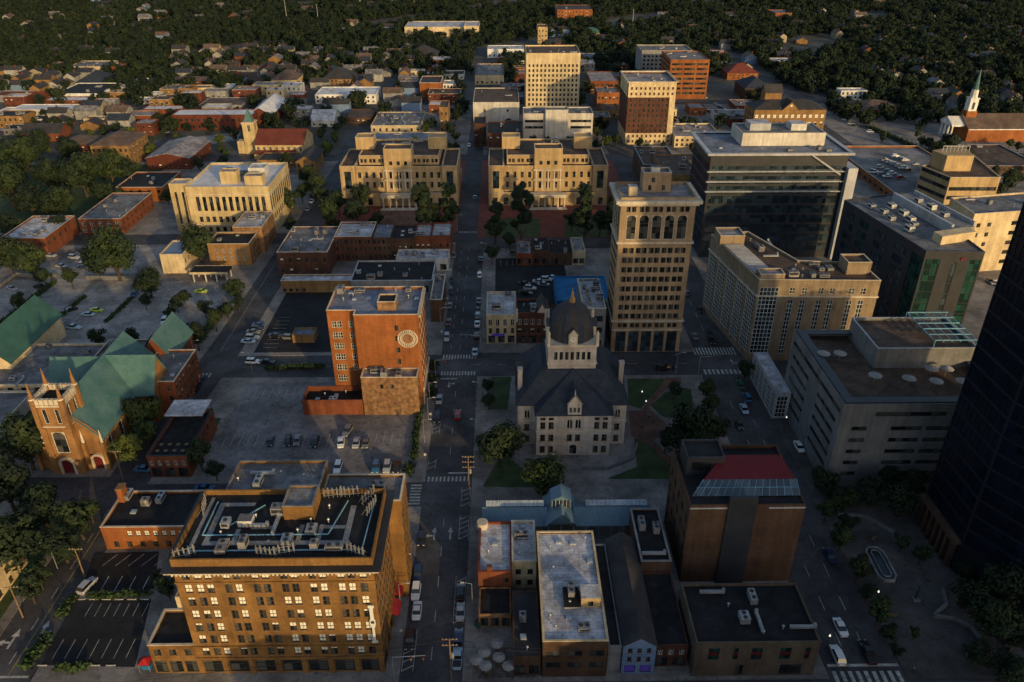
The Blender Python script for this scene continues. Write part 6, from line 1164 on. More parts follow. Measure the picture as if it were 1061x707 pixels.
# ================================================================== trees
def crown_arrays(seed, Rr, Hh, nc, nl, leaf, conical=False):
    rg = np.random.default_rng(seed); V = []
    cs = []
    for i in range(nc):
        d = rg.normal(size=3); d /= np.linalg.norm(d); r = rg.uniform(.35, .78)
        c = np.array([d[0] * Rr * r, d[1] * Rr * r, Hh * .5 + d[2] * Hh * .5 * r]); 
        if conical: c[:2] *= max(.12, 1.15 - c[2] / Hh)
        cs.append((c, Rr * rg.uniform(.26, .46) * (.6 if conical else 1)))
    per = nl // nc
    for c, r in cs:
        d = rg.normal(size=(per, 3)); d /= np.linalg.norm(d, axis=1)[:, None]; rad = r * rg.uniform(.55, 1.08, size=(per, 1))
        p = c + d * rad * np.array([1, 1, .82])
        n = d + rg.normal(size=(per, 3)) * .32 + (p - np.array([0, 0, Hh * .45])) / Rr * .5 + np.array([0, 0, .2]); n /= np.linalg.norm(n, axis=1)[:, None]
        a = np.cross(n, rg.normal(size=(per, 3))); a /= np.linalg.norm(a, axis=1)[:, None]; b = np.cross(n, a)
        s = leaf * rg.uniform(.55, 1.25, size=(per, 1)); a *= s; b *= s * .7
        V.append(np.stack([p - a, p - b * .9, p + a, p + b * .9], 1))
    return np.concatenate(V).reshape(-1, 3)
def quads_mesh(name, V, m):
    me = bpy.data.meshes.new(name); n = len(V); me.vertices.add(n); me.vertices.foreach_set('co', V.astype(np.float32).ravel()); q = n // 4
    me.loops.add(n); me.loops.foreach_set('vertex_index', np.arange(n, dtype=np.int32)); me.polygons.add(q); me.polygons.foreach_set('loop_start', np.arange(0, n, 4, dtype=np.int32)); me.polygons.foreach_set('loop_total', np.full(q, 4, dtype=np.int32)); me.update(calc_edges=True)
    for x in (m if isinstance(m, list) else [m]): me.materials.append(x)
    return me
def trunk_mesh(seed, h, r, Rr):
    rg = random.Random(seed); m = MB(); lean = (rg.uniform(-.3, .3), rg.uniform(-.3, .3)); m.cyl((0, 0, -.1), (lean[0] * .5, lean[1] * .5, h * .6), r, r * .8, 'bark', 7); m.cyl((lean[0] * .5, lean[1] * .5, h * .6 - .05), (lean[0], lean[1], h * 1.5), r * .8, r * .4, 'bark', 7)
    for i in range(5):
        a = rg.uniform(0, 6.28); q = h * rg.uniform(.75, 1.1); m.cyl((lean[0] * .8, lean[1] * .8, q), (math.cos(a) * Rr * .6, math.sin(a) * Rr * .6, q + Rr * rg.uniform(.5, .9)), r * .45, r * .12, 'bark', 5)
    return m.mesh('trunk')
TP = {}
def tree_proto(kind, v, tone):
    k = (kind, v, tone)
    if k not in TP:
        Rr, Hc, th, nc, nl, lf = {'big': (5, 8.5, 2.2, 26, 2600, .42), 'mid': (3.2, 6, 2.4, 18, 1500, .36), 'small': (1.9, 3.6, 2.0, 11, 800, .26), 'cone': (2.8, 9.5, 1.6, 22, 1900, .34), 'far': (4.2, 7.5, 2.2, 16, 900, .6)}[kind]
        V = crown_arrays(hash((len(kind), v * 31 + 5)) % 1000 + v * 17, Rr, Hc, nc, nl, lf, kind == 'cone'); V[:, 2] += th * .85
        TP[k] = (quads_mesh('crown', V, LEAF[tone]), trunk_mesh(v + 3, th, Rr * .075, Rr))
    return TP[k]
TRN = random.Random(77)
def tree(x, y, kind, tone, label, s=1.0, group=None, z=KERB):
    cm, tm = tree_proto(kind, TRN.randrange(3), tone); r_ = thing('tree', label, 'tree', (x, y, z), TRN.uniform(0, 6.28), group); s *= TRN.uniform(.92, 1.08); r_.scale = (s, s, s * TRN.uniform(.9, 1.12))
    inst('trunk', tm, r_); inst('crown', cm, r_)
def T(px, py, rpx, kind, tone, label, group=None):
    """crown centre and radius read off the photograph -> standing tree of that real size"""
    Rr = {'big': 5, 'mid': 3.2, 'small': 1.9, 'cone': 2.8}[kind]; hc = {'big': 6.5, 'mid': 5, 'small': 3.5, 'cone': 6}[kind]
    s = 1.0
    for _ in range(3):
        x, y = G(px, py, hc * s); dep = y * math.cos(PITCH) - (hc * s - H) * math.sin(PITCH); s = rpx * dep / F / Rr
    tree(x, y, kind, tone, label, s * .97, group)
grove = 'trees of the dark grove left of the left street'
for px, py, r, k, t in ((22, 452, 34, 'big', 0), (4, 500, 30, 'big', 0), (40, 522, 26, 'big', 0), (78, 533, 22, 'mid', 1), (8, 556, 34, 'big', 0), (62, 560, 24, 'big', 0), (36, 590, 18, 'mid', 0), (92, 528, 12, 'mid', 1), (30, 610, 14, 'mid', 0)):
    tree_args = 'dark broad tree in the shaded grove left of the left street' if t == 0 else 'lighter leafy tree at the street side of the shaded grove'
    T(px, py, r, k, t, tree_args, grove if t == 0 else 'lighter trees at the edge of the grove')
T(50, 432, 22, 'mid', 0, 'dark tree tucked behind the left side of the church tower'); T(145, 424, 25, 'big', 2, 'tall bright green tree against the copper roof of the church'); T(131, 462, 18, 'mid', 2, 'smaller bright green tree in front of the tall one by the church'); T(150, 446, 14, 'mid', 1, 'green tree below the tall bright one, right flank of the church')
T(206, 470, 15, 'mid', 0, 'dark tree right of the corner bar on the big lot edge'); T(222, 484, 12, 'mid', 0, 'round dark tree nearest the antenna block behind the corner bar'); T(172, 606, 13, 'mid', 0, 'dark shrubby tree between the small lots and the antenna block'); T(163, 598, 9, 'mid', 0, 'small dark tree at the right end of the striped small lot')
T(116, 257, 29, 'big', 1, 'largest round tree behind the pale parking lots'); T(98, 268, 18, 'big', 0, 'dark tree leaning against the largest round tree of the pale lots'); T(153, 288, 18, 'big', 0, 'round dark tree at the corner of the pale lots'); T(205, 250, 19, 'big', 1, 'bushy tree beside the beige blue roofed building'); T(241, 297, 12, 'mid', 0, 'dark tree at the left street below the ochre corner offices')
T(178, 322, 9, 'small', 0, 'small tree on the island inside the pale lot nearest the left street'); T(100, 348, 11, 'mid', 0, 'dark round tree behind the church school, left one of two'); T(137, 349, 10, 'mid', 0, 'dark round tree behind the church school, right one of two'); T(203, 346, 13, 'mid', 0, 'dark tree at the street corner behind the brick school wing'); T(222, 330, 10, 'mid', 0, 'dark street tree along the left street by the pale lot'); T(236, 320, 9, 'mid', 0, 'upper dark street tree along the left street by the pale lot')
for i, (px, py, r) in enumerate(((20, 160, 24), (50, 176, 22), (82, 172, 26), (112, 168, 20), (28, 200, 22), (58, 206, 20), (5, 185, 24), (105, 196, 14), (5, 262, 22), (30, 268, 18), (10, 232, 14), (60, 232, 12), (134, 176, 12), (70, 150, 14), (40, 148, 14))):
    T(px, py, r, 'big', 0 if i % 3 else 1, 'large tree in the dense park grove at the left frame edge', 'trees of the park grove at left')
tl = 'conical dark tree on the forecourt of the left court building'; tg = 'conical forecourt trees of the left court building'
T(438, 212, 20, 'cone', 0, tl, tg); T(465, 211, 18, 'cone', 0, tl, tg); T(452, 220, 12, 'cone', 0, tl, tg)
for px, py, r in ((339, 217, 15), (369, 215, 15), (330, 200, 12), (375, 200, 13), (350, 208, 11)): T(px, py, r, 'mid', 0, 'round dark tree on the left part of the left court forecourt', 'round forecourt trees of the left court building')
tl = 'conical dark tree before the right court building'; tg = 'forecourt trees of the right court building'
for px, py, r, k in ((513, 220, 16, 'cone'), (541, 217, 20, 'cone'), (606, 216, 20, 'cone'), (632, 220, 15, 'cone'), (513, 236, 12, 'mid'), (622, 228, 12, 'mid'), (593, 226, 10, 'mid')): T(px, py, r, k, 0, tl, tg)
T(510, 262, 9, 'mid', 0, 'dark street tree at the corner of the upper parking court'); T(528, 248, 8, 'mid', 0, 'dark tree on the lawn corner before the right court building')
for i, (px, py) in enumerate(((448, 378), (449, 392), (449, 406))): T(px, py, 8, 'mid', 0, 'dark street tree beside the emblem block on the main street', 'street trees beside the emblem block')
T(518, 454, 30, 'big', 0, 'broad dark tree at the left corner of the courthouse'); T(565, 488, 27, 'big', 2, 'broad lighter tree in front of the courthouse door'); T(722, 438, 33, 'big', 0, 'largest dark tree on the courthouse lawn by the right road'); T(706, 450, 21, 'big', 0, 'dark tree merging with the largest tree of the courthouse lawn')
for px, py, r in ((733, 402, 11), (737, 420, 11), (746, 444, 13)): T(px, py, r, 'mid', 1, 'street tree along the right road beside the courthouse lawn', 'street trees beside the courthouse lawn')
T(773, 382, 10, 'mid', 1, 'round street tree at the corner before the white lobby'); T(652, 541, 9, 'mid', 1, 'small green tree at the back of the grey white roof')
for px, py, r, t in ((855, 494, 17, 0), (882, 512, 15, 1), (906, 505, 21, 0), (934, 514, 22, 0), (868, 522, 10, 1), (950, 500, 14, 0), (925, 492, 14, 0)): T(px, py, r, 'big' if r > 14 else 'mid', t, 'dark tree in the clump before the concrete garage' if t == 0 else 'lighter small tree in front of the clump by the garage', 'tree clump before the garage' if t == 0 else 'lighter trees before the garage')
for px, py, r in ((857, 527, 12), (873, 555, 15), (891, 589, 14), (913, 632, 15)): T(px, py, r, 'mid', 1, 'round street tree between the right road and the paved plaza', 'street trees along the plaza')
for px, py, r in ((1008, 612, 24), (1046, 604, 28), (1028, 642, 26), (1055, 655, 24), (1000, 590, 12), (1015, 675, 18), (1050, 690, 22)): T(px, py, r, 'big', 0, 'dark tree in the raised beds at the foot of the blue skyscraper', 'trees at the foot of the skyscraper')
T(948, 655, 8, 'small', 1, 'small tree alone on the open plaza paving'); T(930, 672, 9, 'small', 0, 'small shrub tree at the kerb end of the plaza')
for px, py, r in ((640, 215, 12), (648, 235, 9)): T(px, py, r, 'mid', 0, 'dark tree at the right edge of the court forecourt', 'trees at the right edge of the court forecourt')
for px, py, r in ((1005, 182, 14), (1030, 195, 12), (1050, 180, 12)): T(px, py, r, 'big', 0, 'tree between the striped office and the flat halls at right', 'trees behind the striped office')
for px, py, r in ((985, 145, 12), (972, 150, 10), (1000, 158, 10)): T(px, py, r, 'big', 0, 'dark tree at the portico of the steepled church', 'trees at the steepled church')
for px, py, r in ((325, 190, 12), (312, 196, 10), (300, 205, 12), (285, 210, 11), (318, 180, 9)): T(px, py, r, 'mid', 1, 'leafy street tree between the government building and the side street', 'trees right of the government building')
# mid distance: individual trees scattered between the buildings
cnt = {}
def dens(px, py):
    if px > 690: return .92 if py < 60 else (.8 if py < 92 else (.35 if px > 860 and py < 120 else .05))
    if px > 420: return .85 if py < 30 else (.45 if py < 70 else .07)
    if px < 110: return .75 if py < 70 else (.10 if py < 170 else .03)
    return .85 if py < 44 else (.60 if py < 66 else (.42 if py < 92 else (.16 if py < 130 else .06)))
mids = []; woods = []
t = 0
rgt = np.random.default_rng(5); cell = {}
def near_tree(x, y, d):
    cx_, cy_ = int(x // 8), int(y // 8)
    return any((x - a) ** 2 + (y - b) ** 2 < d * d for i in (-1, 0, 1) for j in (-1, 0, 1) for a, b in cell.get((cx_ + i, cy_ + j), ()))
FT_ = [f for f in FOOT]
fgrid = {}
for a, b, c, d in FT_:
    for i in range(int(a // 40), int(b // 40) + 1):
        for j in range(int(c // 40), int(d // 40) + 1): fgrid.setdefault((i, j), []).append((a, b, c, d))
def free2(x, y, mg): return not any(a - mg < x < b + mg and c - mg < y < d + mg for i in (-1, 0, 1) for j in (-1, 0, 1) for a, b, c, d in fgrid.get((int(x // 40) + i, int(y // 40) + j), ()))
while t < 60000:
    t += 1; y = rgt.uniform(330, 1500); x = rgt.uniform(-.72, .72) * y
    px, py = proj(x, y, 5)
    if not (-25 < px < 1086 and py < 215): continue
    if rgt.random() > dens(px, py) or near_tree(x, y, 5.0): continue
    if -26 < x < -2 and y < 800 or abs(x + 87) < 9 and y < 660 or 190 < x < 220 and y < 800: continue
    if not free2(x, y, 3.0 if py > 92 else 0.2): continue
    if y > 520 and math.sin(x * .021 + 1.3) * math.sin(y * .017 + .4) + .6 * math.sin(x * .047 - y * .031) > .78: continue
    if y < 430 and (-85 < x < 185): continue
    if -135 < x < -20 and 780 < y < 882: 
        if rgt.random() < .6: continue
    cell.setdefault((int(x // 8), int(y // 8)), []).append((x, y))
    (mids if y < 620 else woods).append((x, y))
mids.sort(key=lambda p: p[1]); woods = woods + mids[150:]; mids = mids[:150]
for x, y in mids:
    side = 'left of the main street' if x < -14 else 'right of the main street'
    tree(x, y, 'far', TRN.choice((0, 0, 1, 2)), f'mid distance tree among the buildings and lots {side}', TRN.uniform(.5, .95), f'mid distance town trees {side}', 0)
# the far woods read as one mass
base = [crown_arrays(900 + i, 5.2, 8.5, 14, 300, .9) for i in range(6)]
def wood(name, pts, tone, rs, label):
    if not pts: return
    out = []
    for x, y in pts:
        b = base[rs.integers(6)]; a = rs.uniform(0, 6.28); s = rs.uniform(.5, 1.4); c_, s_ = math.cos(a) * s, math.sin(a) * s
        v = np.empty_like(b); v[:, 0] = b[:, 0] * c_ - b[:, 1] * s_ + x; v[:, 1] = b[:, 0] * s_ + b[:, 1] * c_ + y; v[:, 2] = b[:, 2] * s * rs.uniform(.85, 1.2) + .6; out.append(v)
    V = np.concatenate(out); o = bpy.data.objects.new(name, quads_mesh(name, V, WOODL[tone])); COL.objects.link(o); tag(o, label, 'woods', None, 'stuff')
rs = np.random.default_rng(8); k = np.random.default_rng(2).random(len(woods))
wood('woodland', [p for p, q in zip(woods, k) if q < .62], 0, rs, 'dark wooded hills filling the far distance behind the town')
wood('woodland', [p for p, q in zip(woods, k) if q >= .62], 1, rs, 'lighter leafy crowns scattered through the far wooded hills')
print('TREES', len(mids), len(woods))

for px, py, r in ((150, 312, 7), (182, 312, 9), (20, 312, 9), (44, 284, 10), (72, 286, 10), (212, 318, 9), (246, 312, 8), (190, 306, 8)): T(px, py, r, 'mid', 0, 'small dark tree on the hedge strips of the pale lots', 'small trees of the pale lots')
for px, py, r in ((262, 215, 9), (250, 240, 8), (300, 232, 8), (345, 232, 9), (390, 228, 9)): T(px, py, r, 'mid', 0, 'dark street tree between the government building and the row buildings', 'street trees by the row buildings')
for px, py, r in ((880, 540, 11), (865, 512, 10), (900, 612, 11), (922, 655, 11), (935, 560, 11), (955, 575, 10)): T(px, py, r, 'mid', 0, 'dark round tree in the shaded plaza rows', 'dark trees of the plaza rows')
for px, py, r in ((505, 400, 8), (506, 415, 8), (700, 402, 9), (690, 455, 12)): T(px, py, r, 'mid', 0, 'small dark tree on the lawn edges beside the courthouse', 'small trees on the courthouse lawns')
# ================================================================== cars
CARC = {'white': (.72, .72, .72), 'silver': (.36, .37, .39), 'grey': (.14, .145, .15), 'black': (.012, .012, .014), 'dark blue': (.015, .03, .09), 'blue': (.03, .13, .26), 'red': (.30, .015, .02), 'maroon': (.10, .012, .018), 'lime yellow': (.42, .55, .03), 'yellow': (.55, .38, .02), 'green': (.02, .12, .07), 'pale blue': (.30, .42, .50)}
def carmat(c):
    n = 'car paint ' + c
    if n not in MATS:
        m = mat(n, CARC[c], rough=.28, var=.03, kind='plain', spec=.5); b = m.node_tree.nodes['Principled BSDF']; b.inputs['Coat Weight'].default_value = .5; b.inputs['Coat Roughness'].default_value = .08
    return MATS[n]
PROF = {  # (half length stations: y, z_low, z_high, half width) for body, then cabin outline
 'sedan': (2.3, .92, [(-1.35, .92), (-.75, 1.42), (.55, 1.42), (1.35, .95)], .80),
 'suv': (2.35, 1.05, [(-1.0, 1.05), (-.45, 1.70), (1.75, 1.72), (2.15, 1.08)], .84),
 'pickup': (2.75, 1.05, [(-1.0, 1.05), (-.5, 1.75), (.7, 1.75), (.95, 1.06)], .86),
 'van': (2.6, 1.1, [(-1.9, 1.1), (-1.2, 2.0), (2.4, 2.05), (2.55, 1.15)], .88)}
CM = {}
def car_meshes(ty, c):
    if (ty, c) in CM: return CM[(ty, c)]
    hl, bel, cab, hw = PROF[ty]; P = carmat(c); m = MB()
    # hull: lofted cross sections along y (nose at -y)
    st = [(-hl, .34, .62, .72), (-hl + .18, .24, .74, .84), (-hl + .75, .22, bel - .13, .93), (cab[0][0], .22, bel - .02, .95), (0, .2, bel, .96), (cab[3][0] if cab[3][0] < hl - .3 else hl - .45, .22, bel + .01, .95), (hl - .2, .24, bel - .03, .88), (hl, .36, bel - .12, .78)]
    if ty in ('suv', 'van'): st[5] = (hl - .5, .22, bel, .95)
    rings = []
    for y, z0, z1, w_ in st: rings.append([(-w_ * .9, y, z0), (-w_, y, z0 + (z1 - z0) * .45), (-w_ * .93, y, z1), (w_ * .93, y, z1), (w_, y, z0 + (z1 - z0) * .45), (w_ * .9, y, z0)])
    for a, b in zip(rings, rings[1:]):
        for i in range(6): j = (i + 1) % 6; m.face([a[i], a[j], b[j], b[i]], P)
    m.face(rings[0][::-1], P); m.face(rings[-1], P)
    # roof and pillars
    (y0, z0), (y1, z1), (y2, z2), (y3, z3) = cab; rw = hw * .82
    m.face([(-rw, y1, z1), (rw, y1, z1), (rw, y2, z2), (-rw, y2, z2)], P); m.face([(-rw, y1, z1 - .06), (-rw, y1, z1), (-rw, y2, z2), (-rw, y2, z2 - .06)], P); m.face([(rw, y1, z1), (rw, y1, z1 - .06), (rw, y2, z2 - .06), (rw, y2, z2)], P)
    if ty == 'pickup': m.box(-.78, .78, 1.1, hl - .12, bel + .012, bel + .02, 'dkmetal')
    body = m.mesh('body'); m = MB(); g = 'carglass'; e = .01
    wb, wt = hw, rw - .005; m.face([(-wb, y0, z0 - .03), (wb, y0, z0 - .03), (wt, y1, z1 - .02), (-wt, y1, z1 - .02)], g); m.face([(wb, y3, z3 - .03), (-wb, y3, z3 - .03), (-wt, y2, z2 - .02), (wt, y2, z2 - .02)], g)
    for s in (-1, 1): m.face([(s * wb, y0, z0 - .03), (s * wb, y3, z3 - .03), (s * wt, y2, z2 - .03), (s * wt, y1, z1 - .03)], g)
    glass = m.mesh('windows_glass')
    m = MB(); m.cyl((-.11, 0, 0), (.11, 0, 0), .33, .33, 'tyre', 12); m.cyl((-.115, 0, 0), (.115, 0, 0), .2, .2, 'rim', 8); wheel = m.mesh('wheel')
    m = MB(); m.box(-.17, .17, -.05, .05, -.07, .07, 'headlamp'); head = m.mesh('headlight'); m = MB(); m.box(-.15, .15, -.04, .04, -.08, .08, 'taillamp'); tail = m.mesh('taillight')
    CM[(ty, c)] = (body, glass, wheel, head, tail, hl, bel); return CM[(ty, c)]
CARS = {}
def car(x, y, ty, c, rz, place, z=.02, detail=2, order=None):
    CARS.setdefault(place, []).append((x, y, ty, c, rz, z, detail))
def carp(px, py, ty, c, rz, place, z=.02, detail=2):
    x, y = G(px, py, .8 + z); car(x, y, ty, c, rz, place, z, detail)
ST = 'on the main street'
N_, S_ = 0, R(180)  # nose towards the viewer / away
for px, py, ty, c, rz in ((431, 612, 'suv', 'white', N_), (432, 632, 'sedan', 'white', N_), (433, 594, 'suv', 'dark blue', N_), (437, 557, 'sedan', 'black', N_), (425, 662, 'suv', 'black', N_)): carp(px, py, ty, c, rz, 'at the left kerb beside the antenna block')
for px, py, ty, c, rz in ((477, 633, 'sedan', 'silver', S_), (475, 661, 'suv', 'dark blue', S_), (474, 680, 'pickup', 'pale blue', S_), (477, 613, 'suv', 'black', S_)): carp(px, py, ty, c, rz, 'at the right kerb beside the umbrella patio')
carp(474.5, 429, 'suv', 'red', S_, 'driving on the main street past the emblem block'); carp(455, 413, 'sedan', 'silver', N_, 'at the left kerb by the emblem block'); carp(453, 432, 'suv', 'black', N_, 'at the left kerb by the emblem block')
for px, py, ty, c in ((468, 289, 'sedan', 'black'), (467, 301, 'suv', 'black'), (466, 316, 'sedan', 'grey'), (465, 333, 'sedan', 'maroon'), (463, 349, 'suv', 'silver'), (470, 264, 'sedan', 'grey')): carp(px, py, ty, c, N_, 'at the left kerb of the main street above the crossing')
for px, py, ty, c in ((497, 284, 'suv', 'white'), (496, 311, 'sedan', 'grey'), (495, 326, 'suv', 'silver'), (494.5, 335, 'sedan', 'white'), (494, 347, 'suv', 'black'), (492, 364, 'sedan', 'pale blue'), (498, 268, 'sedan', 'black')): carp(px, py, ty, c, S_, 'at the right kerb of the main street above the crossing')
carp(492, 204, 'sedan', 'blue', N_, 'far up the main street between the court buildings', detail=1); carp(486, 150, 'sedan', 'white', S_, 'far up the main street behind the court buildings', detail=1)
lz = Z1; B1 = 'in the big lot beside the emblem block'
for px, py, ty, c, a in ((280, 456, 'sedan', 'black', 5), (298, 456, 'suv', 'black', 8), (308, 455, 'sedan', 'grey', 5), (326, 457, 'suv', 'black', 0), (353, 457.5, 'sedan', 'white', 8), (360, 446, 'suv', 'grey', -10), (369, 458, 'sedan', 'silver', 0), (379, 458, 'sedan', 'grey', 0)): carp(px, py, ty, c, R(a), B1, lz)
for px, py, ty, c in ((350, 483.5, 'suv', 'white'), (389.5, 483, 'suv', 'blue'), (401, 483, 'suv', 'silver'), (295, 482, 'sedan', 'silver'), (411, 483, 'sedan', 'black')): carp(px, py, ty, c, 0, 'behind the rear wing of the antenna block', lz)
B2 = 'in the pale lots at left'
for px, py, ty, c, a in ((99.5, 320.5, 'sedan', 'lime yellow', 80), (91, 325, 'sedan', 'pale blue', 82), (44, 330, 'sedan', 'black', 85), (58, 333, 'suv', 'silver', 70), (76, 338.5, 'pickup', 'pale blue', 80), (73, 320, 'sedan', 'black', -50), (46, 341, 'sedan', 'white', 60), (153, 307, 'sedan', 'dark blue', 95), (42, 297, 'pickup', 'black', 75), (12, 298, 'sedan', 'silver', 60), (139, 304, 'sedan', 'blue', 5), (192, 336, 'sedan', 'dark blue', 60), (170, 332, 'suv', 'white', 10)): carp(px, py, ty, c, R(a), B2, lz)
for px, py, ty, c, a in ((52, 264, 'sedan', 'silver', 80), (76, 266, 'suv', 'silver', 75), (88, 271, 'sedan', 'pale blue', 80), (84, 259, 'suv', 'dark blue', 80), (63, 275, 'sedan', 'silver', 75), (85, 276, 'sedan', 'dark blue', 80), (102, 275, 'suv', 'grey', 85)): carp(px, py, ty, c, R(a), 'in the small upper lot behind the pale lots', lz)
carp(208, 301, 'sedan', 'lime yellow', R(90), 'under the drive through canopy'); carp(90, 606, 'suv', 'silver', R(165), 'at the left end of the striped small lot', lz)
for px, py, ty, c, a in ((194, 417, 'sedan', 'blue', -5), (203, 402, 'suv', 'black', -5), (208, 393, 'sedan', 'dark blue', -5), (148, 485, 'sedan', 'blue', 85), (211, 505, 'sedan', 'blue', 88), (15, 503, 'suv', 'silver', 70)): carp(px, py, ty, c, R(a), 'beside the brick school wing and corner bar')
for i, (px, py, ty, c) in enumerate(((261, 349, 'suv', 'silver'), (262, 343, 'sedan', 'grey'), (257, 353, 'sedan', 'pale blue'), (268, 336, 'sedan', 'dark blue'), (266, 340, 'suv', 'black'), (262, 374, 'suv', 'white'), (276, 374, 'sedan', 'black'), (285, 347, 'sedan', 'black'), (300, 349, 'suv', 'grey'))): carp(px, py, ty, c, R(85), 'in and beside the dark covered lot', lz if py < 360 else .02)
carp(323, 208, 'sedan', 'white', R(178), 'on the side street by the government building'); carp(319, 216, 'sedan', 'silver', R(178), 'on the side street by the government building'); carp(334, 190, 'van', 'green', R(0), 'on the side street by the government building')
for px, py, ty, c in ((774, 411, 'suv', 'blue'), (771, 423, 'sedan', 'pale blue'), (766, 439, 'sedan', 'black'), (767, 398, 'suv', 'green'), (871, 649, 'sedan', 'white'), (868, 678, 'suv', 'white'), (899, 675, 'pickup', 'black'), (860, 575, 'sedan', 'dark blue'), (828, 462, 'sedan', 'white')): carp(px, py, ty, c, S_ if px > 850 or py < 420 else N_, 'on the right road')
for px, py, ty, c, a in ((694, 380, 'sedan', 'black', 90), (687, 381, 'suv', 'black', 90), (711, 303, 'suv', 'grey', 178), (735, 345, 'sedan', 'black', 0), (737, 352, 'suv', 'black', 0), (720, 348, 'sedan', 'grey', 180), (725, 320, 'sedan', 'black', 0)): carp(px, py, ty, c, R(a), 'near the crossing below the tan stone tower')
for i, (px, py, ty, c) in enumerate(((543, 293, 'sedan', 'black'), (549, 298, 'suv', 'silver'), (558, 291, 'sedan', 'silver'), (566, 289, 'suv', 'silver'), (572, 287, 'sedan', 'pale blue'), (563, 294, 'sedan', 'grey'), (559, 312, 'sedan', 'silver'), (545, 303, 'suv', 'black'), (552, 271, 'sedan', 'white'), (533, 262, 'suv', 'grey'))): carp(px, py, ty, c, R(80), 'in the parking court behind the victorian shops', lz)
CRN = random.Random(4)
def rowcars(n, xa, ya, xb, yb, place, z, rz, jit=2, fill=.75):
    for i in range(n):
        if CRN.random() > fill: continue
        t = (i + .5) / n; x, y = G(xa + (xb - xa) * t + CRN.uniform(-.3, .3), ya + (yb - ya) * t, z); car(x, y, CRN.choice(('sedan', 'suv', 'suv', 'pickup')), CRN.choice(('white', 'silver', 'grey', 'black', 'white', 'dark blue', 'red', 'silver')), R(rz), place, z, 1)
for xa, ya, xb, yb in ((902, 178, 920, 184), (905, 171, 935, 186), (915, 166, 948, 180), (926, 162, 950, 172)): rowcars(7, xa, ya, xb, yb, 'on top of the brick sided parking deck', 4.53, 95)
for xa, ya, xb, yb in ((690, 133, 716, 142), (722, 108, 752, 128), (728, 100, 770, 128)): rowcars(8, xa, ya, xb, yb, 'parked behind the loft block and rooftop drums', .05, 20)
for xa, ya, xb, yb in ((30, 118 + 6, 90, 130), (110, 128, 150, 140), (150, 133, 176, 139), (8, 125, 50, 134), (180, 100, 230, 104)): rowcars(9, xa, ya, xb, yb, 'parked among the left workshops and sheds', .05, 80)
for xa, ya, xb, yb in ((305, 96, 325, 92), (400, 112, 430, 116), (462, 102, 474, 106), (440, 76, 480, 79)): rowcars(6, xa, ya, xb, yb, 'parked between the motel and the far street', .05, 10)
for xa, ya, xb, yb in ((868, 118, 885, 132), (890, 128, 905, 140), (800, 76, 830, 78), (1000, 108, 1050, 112)): rowcars(7, xa, ya, xb, yb, 'along the avenue by the right hand woods', .05, 60)
for xa, ya, xb, yb in ((1025, 292, 1045, 300),): rowcars(4, xa, ya, xb, yb, 'below the square window office', KERB + .03, 90)
ORD = ['nearest', 'second nearest', 'third nearest', 'fourth nearest', 'fifth nearest', 'sixth nearest', 'seventh nearest', 'eighth nearest', 'ninth nearest', 'tenth nearest']
for place, L in CARS.items():
    L.sort(key=lambda q: (q[1], q[0])); seen = {}
    tot = {}
    for q in L: tot[(q[2], q[3])] = tot.get((q[2], q[3]), 0) + 1
    far_ = L[0][6] == 1 and len(L) > 3
    for x, y, ty, c, rz, z, det in L:
        k = (ty, c); seen[k] = seen.get(k, 0) + 1; tn = {'sedan': 'sedan', 'suv': 'tall car', 'pickup': 'pickup truck', 'van': 'van'}[ty]
        lab = f'{c} {tn} {place}' if tot[k] == 1 or far_ else f'{c} {tn} {place}, {ORD[min(9, seen[k] - 1)]} alike'
        body, glass, wheel, head, tail, hl, bel = car_meshes(ty, c)
        r_ = thing('parked_car', lab, 'car' if ty != 'pickup' else 'pickup truck', (x, y, z), rz, (f'{c} {tn}s {place}' if far_ and tot[k] > 1 else f'cars {place}'))
        inst('body', body, r_); inst('window', glass, r_)
        for sx in (-.82, .82):
            for sy in (-hl + .85, hl - .9): inst('wheel', wheel, r_, (sx, sy, .33))
        if det == 2:
            for sx in (-.6, .6): inst('headlight', head, r_, (sx, -hl + .02, .62)); inst('taillight', tail, r_, (sx * 1.1, hl - .02, .78))
# ================================================================== street furniture and small things
def pole_thing(px, py, h, label, arms=2, trans=False, rz=0):
    x, y = G(px, py); r_ = thing('utility_pole', label, 'utility pole', (x, y, .1), rz); m = MB(); m.cyl((0, 0, 0), (0, 0, h), .17, .11, 'wood', 8); m.build('pole', r_)
    for i in range(arms):
        m = MB(); z = h - .5 - i * 1.5; m.box(-1.4, 1.4, .12, .26, z, z + .14, 'wood'); ca = m.build('crossarm', r_); 
        for q in (-1.25, -.6, .6, 1.25): m = MB(); m.cyl((q, .19, z + .14), (q, .19, z + .36), .06, .04, 'offwhite', 6); m.build('insulator', ca)
    if trans: m = MB(); m.cyl((.4, 0, h - 5), (.4, 0, h - 3.8), .3, .3, 'metal', 10); m.build('transformer', r_)
    return x, y, h
def wires(ends, label):
    m = MB()
    for a, b, sag in ends:
        a = Vector(a); b = Vector(b); N = 12; P = [a + (b - a) * (i / N) - Vector((0, 0, sag * 4 * (i / N) * (1 - i / N))) for i in range(N + 1)]
        for p, q in zip(P, P[1:]): m.cyl(p, q, .028, .028, 'dkmetal', 4, False)
    tag(m.build('overhead_wires'), label, 'wires')
p1 = pole_thing(486.5, 520, 13.5, 'tall timber utility pole with crossarms on the main street by the market pavilion', 3, True)
p2 = pole_thing(468, 705, 11, 'timber utility pole with crossarms at the bottom end of the main street', 2, True)
p3 = pole_thing(128, 498, 9, 'timber pole at the street corner before the church', 1)
p4 = pole_thing(88, 606 - 8, 8, 'leaning pole beside the striped small lot', 1)
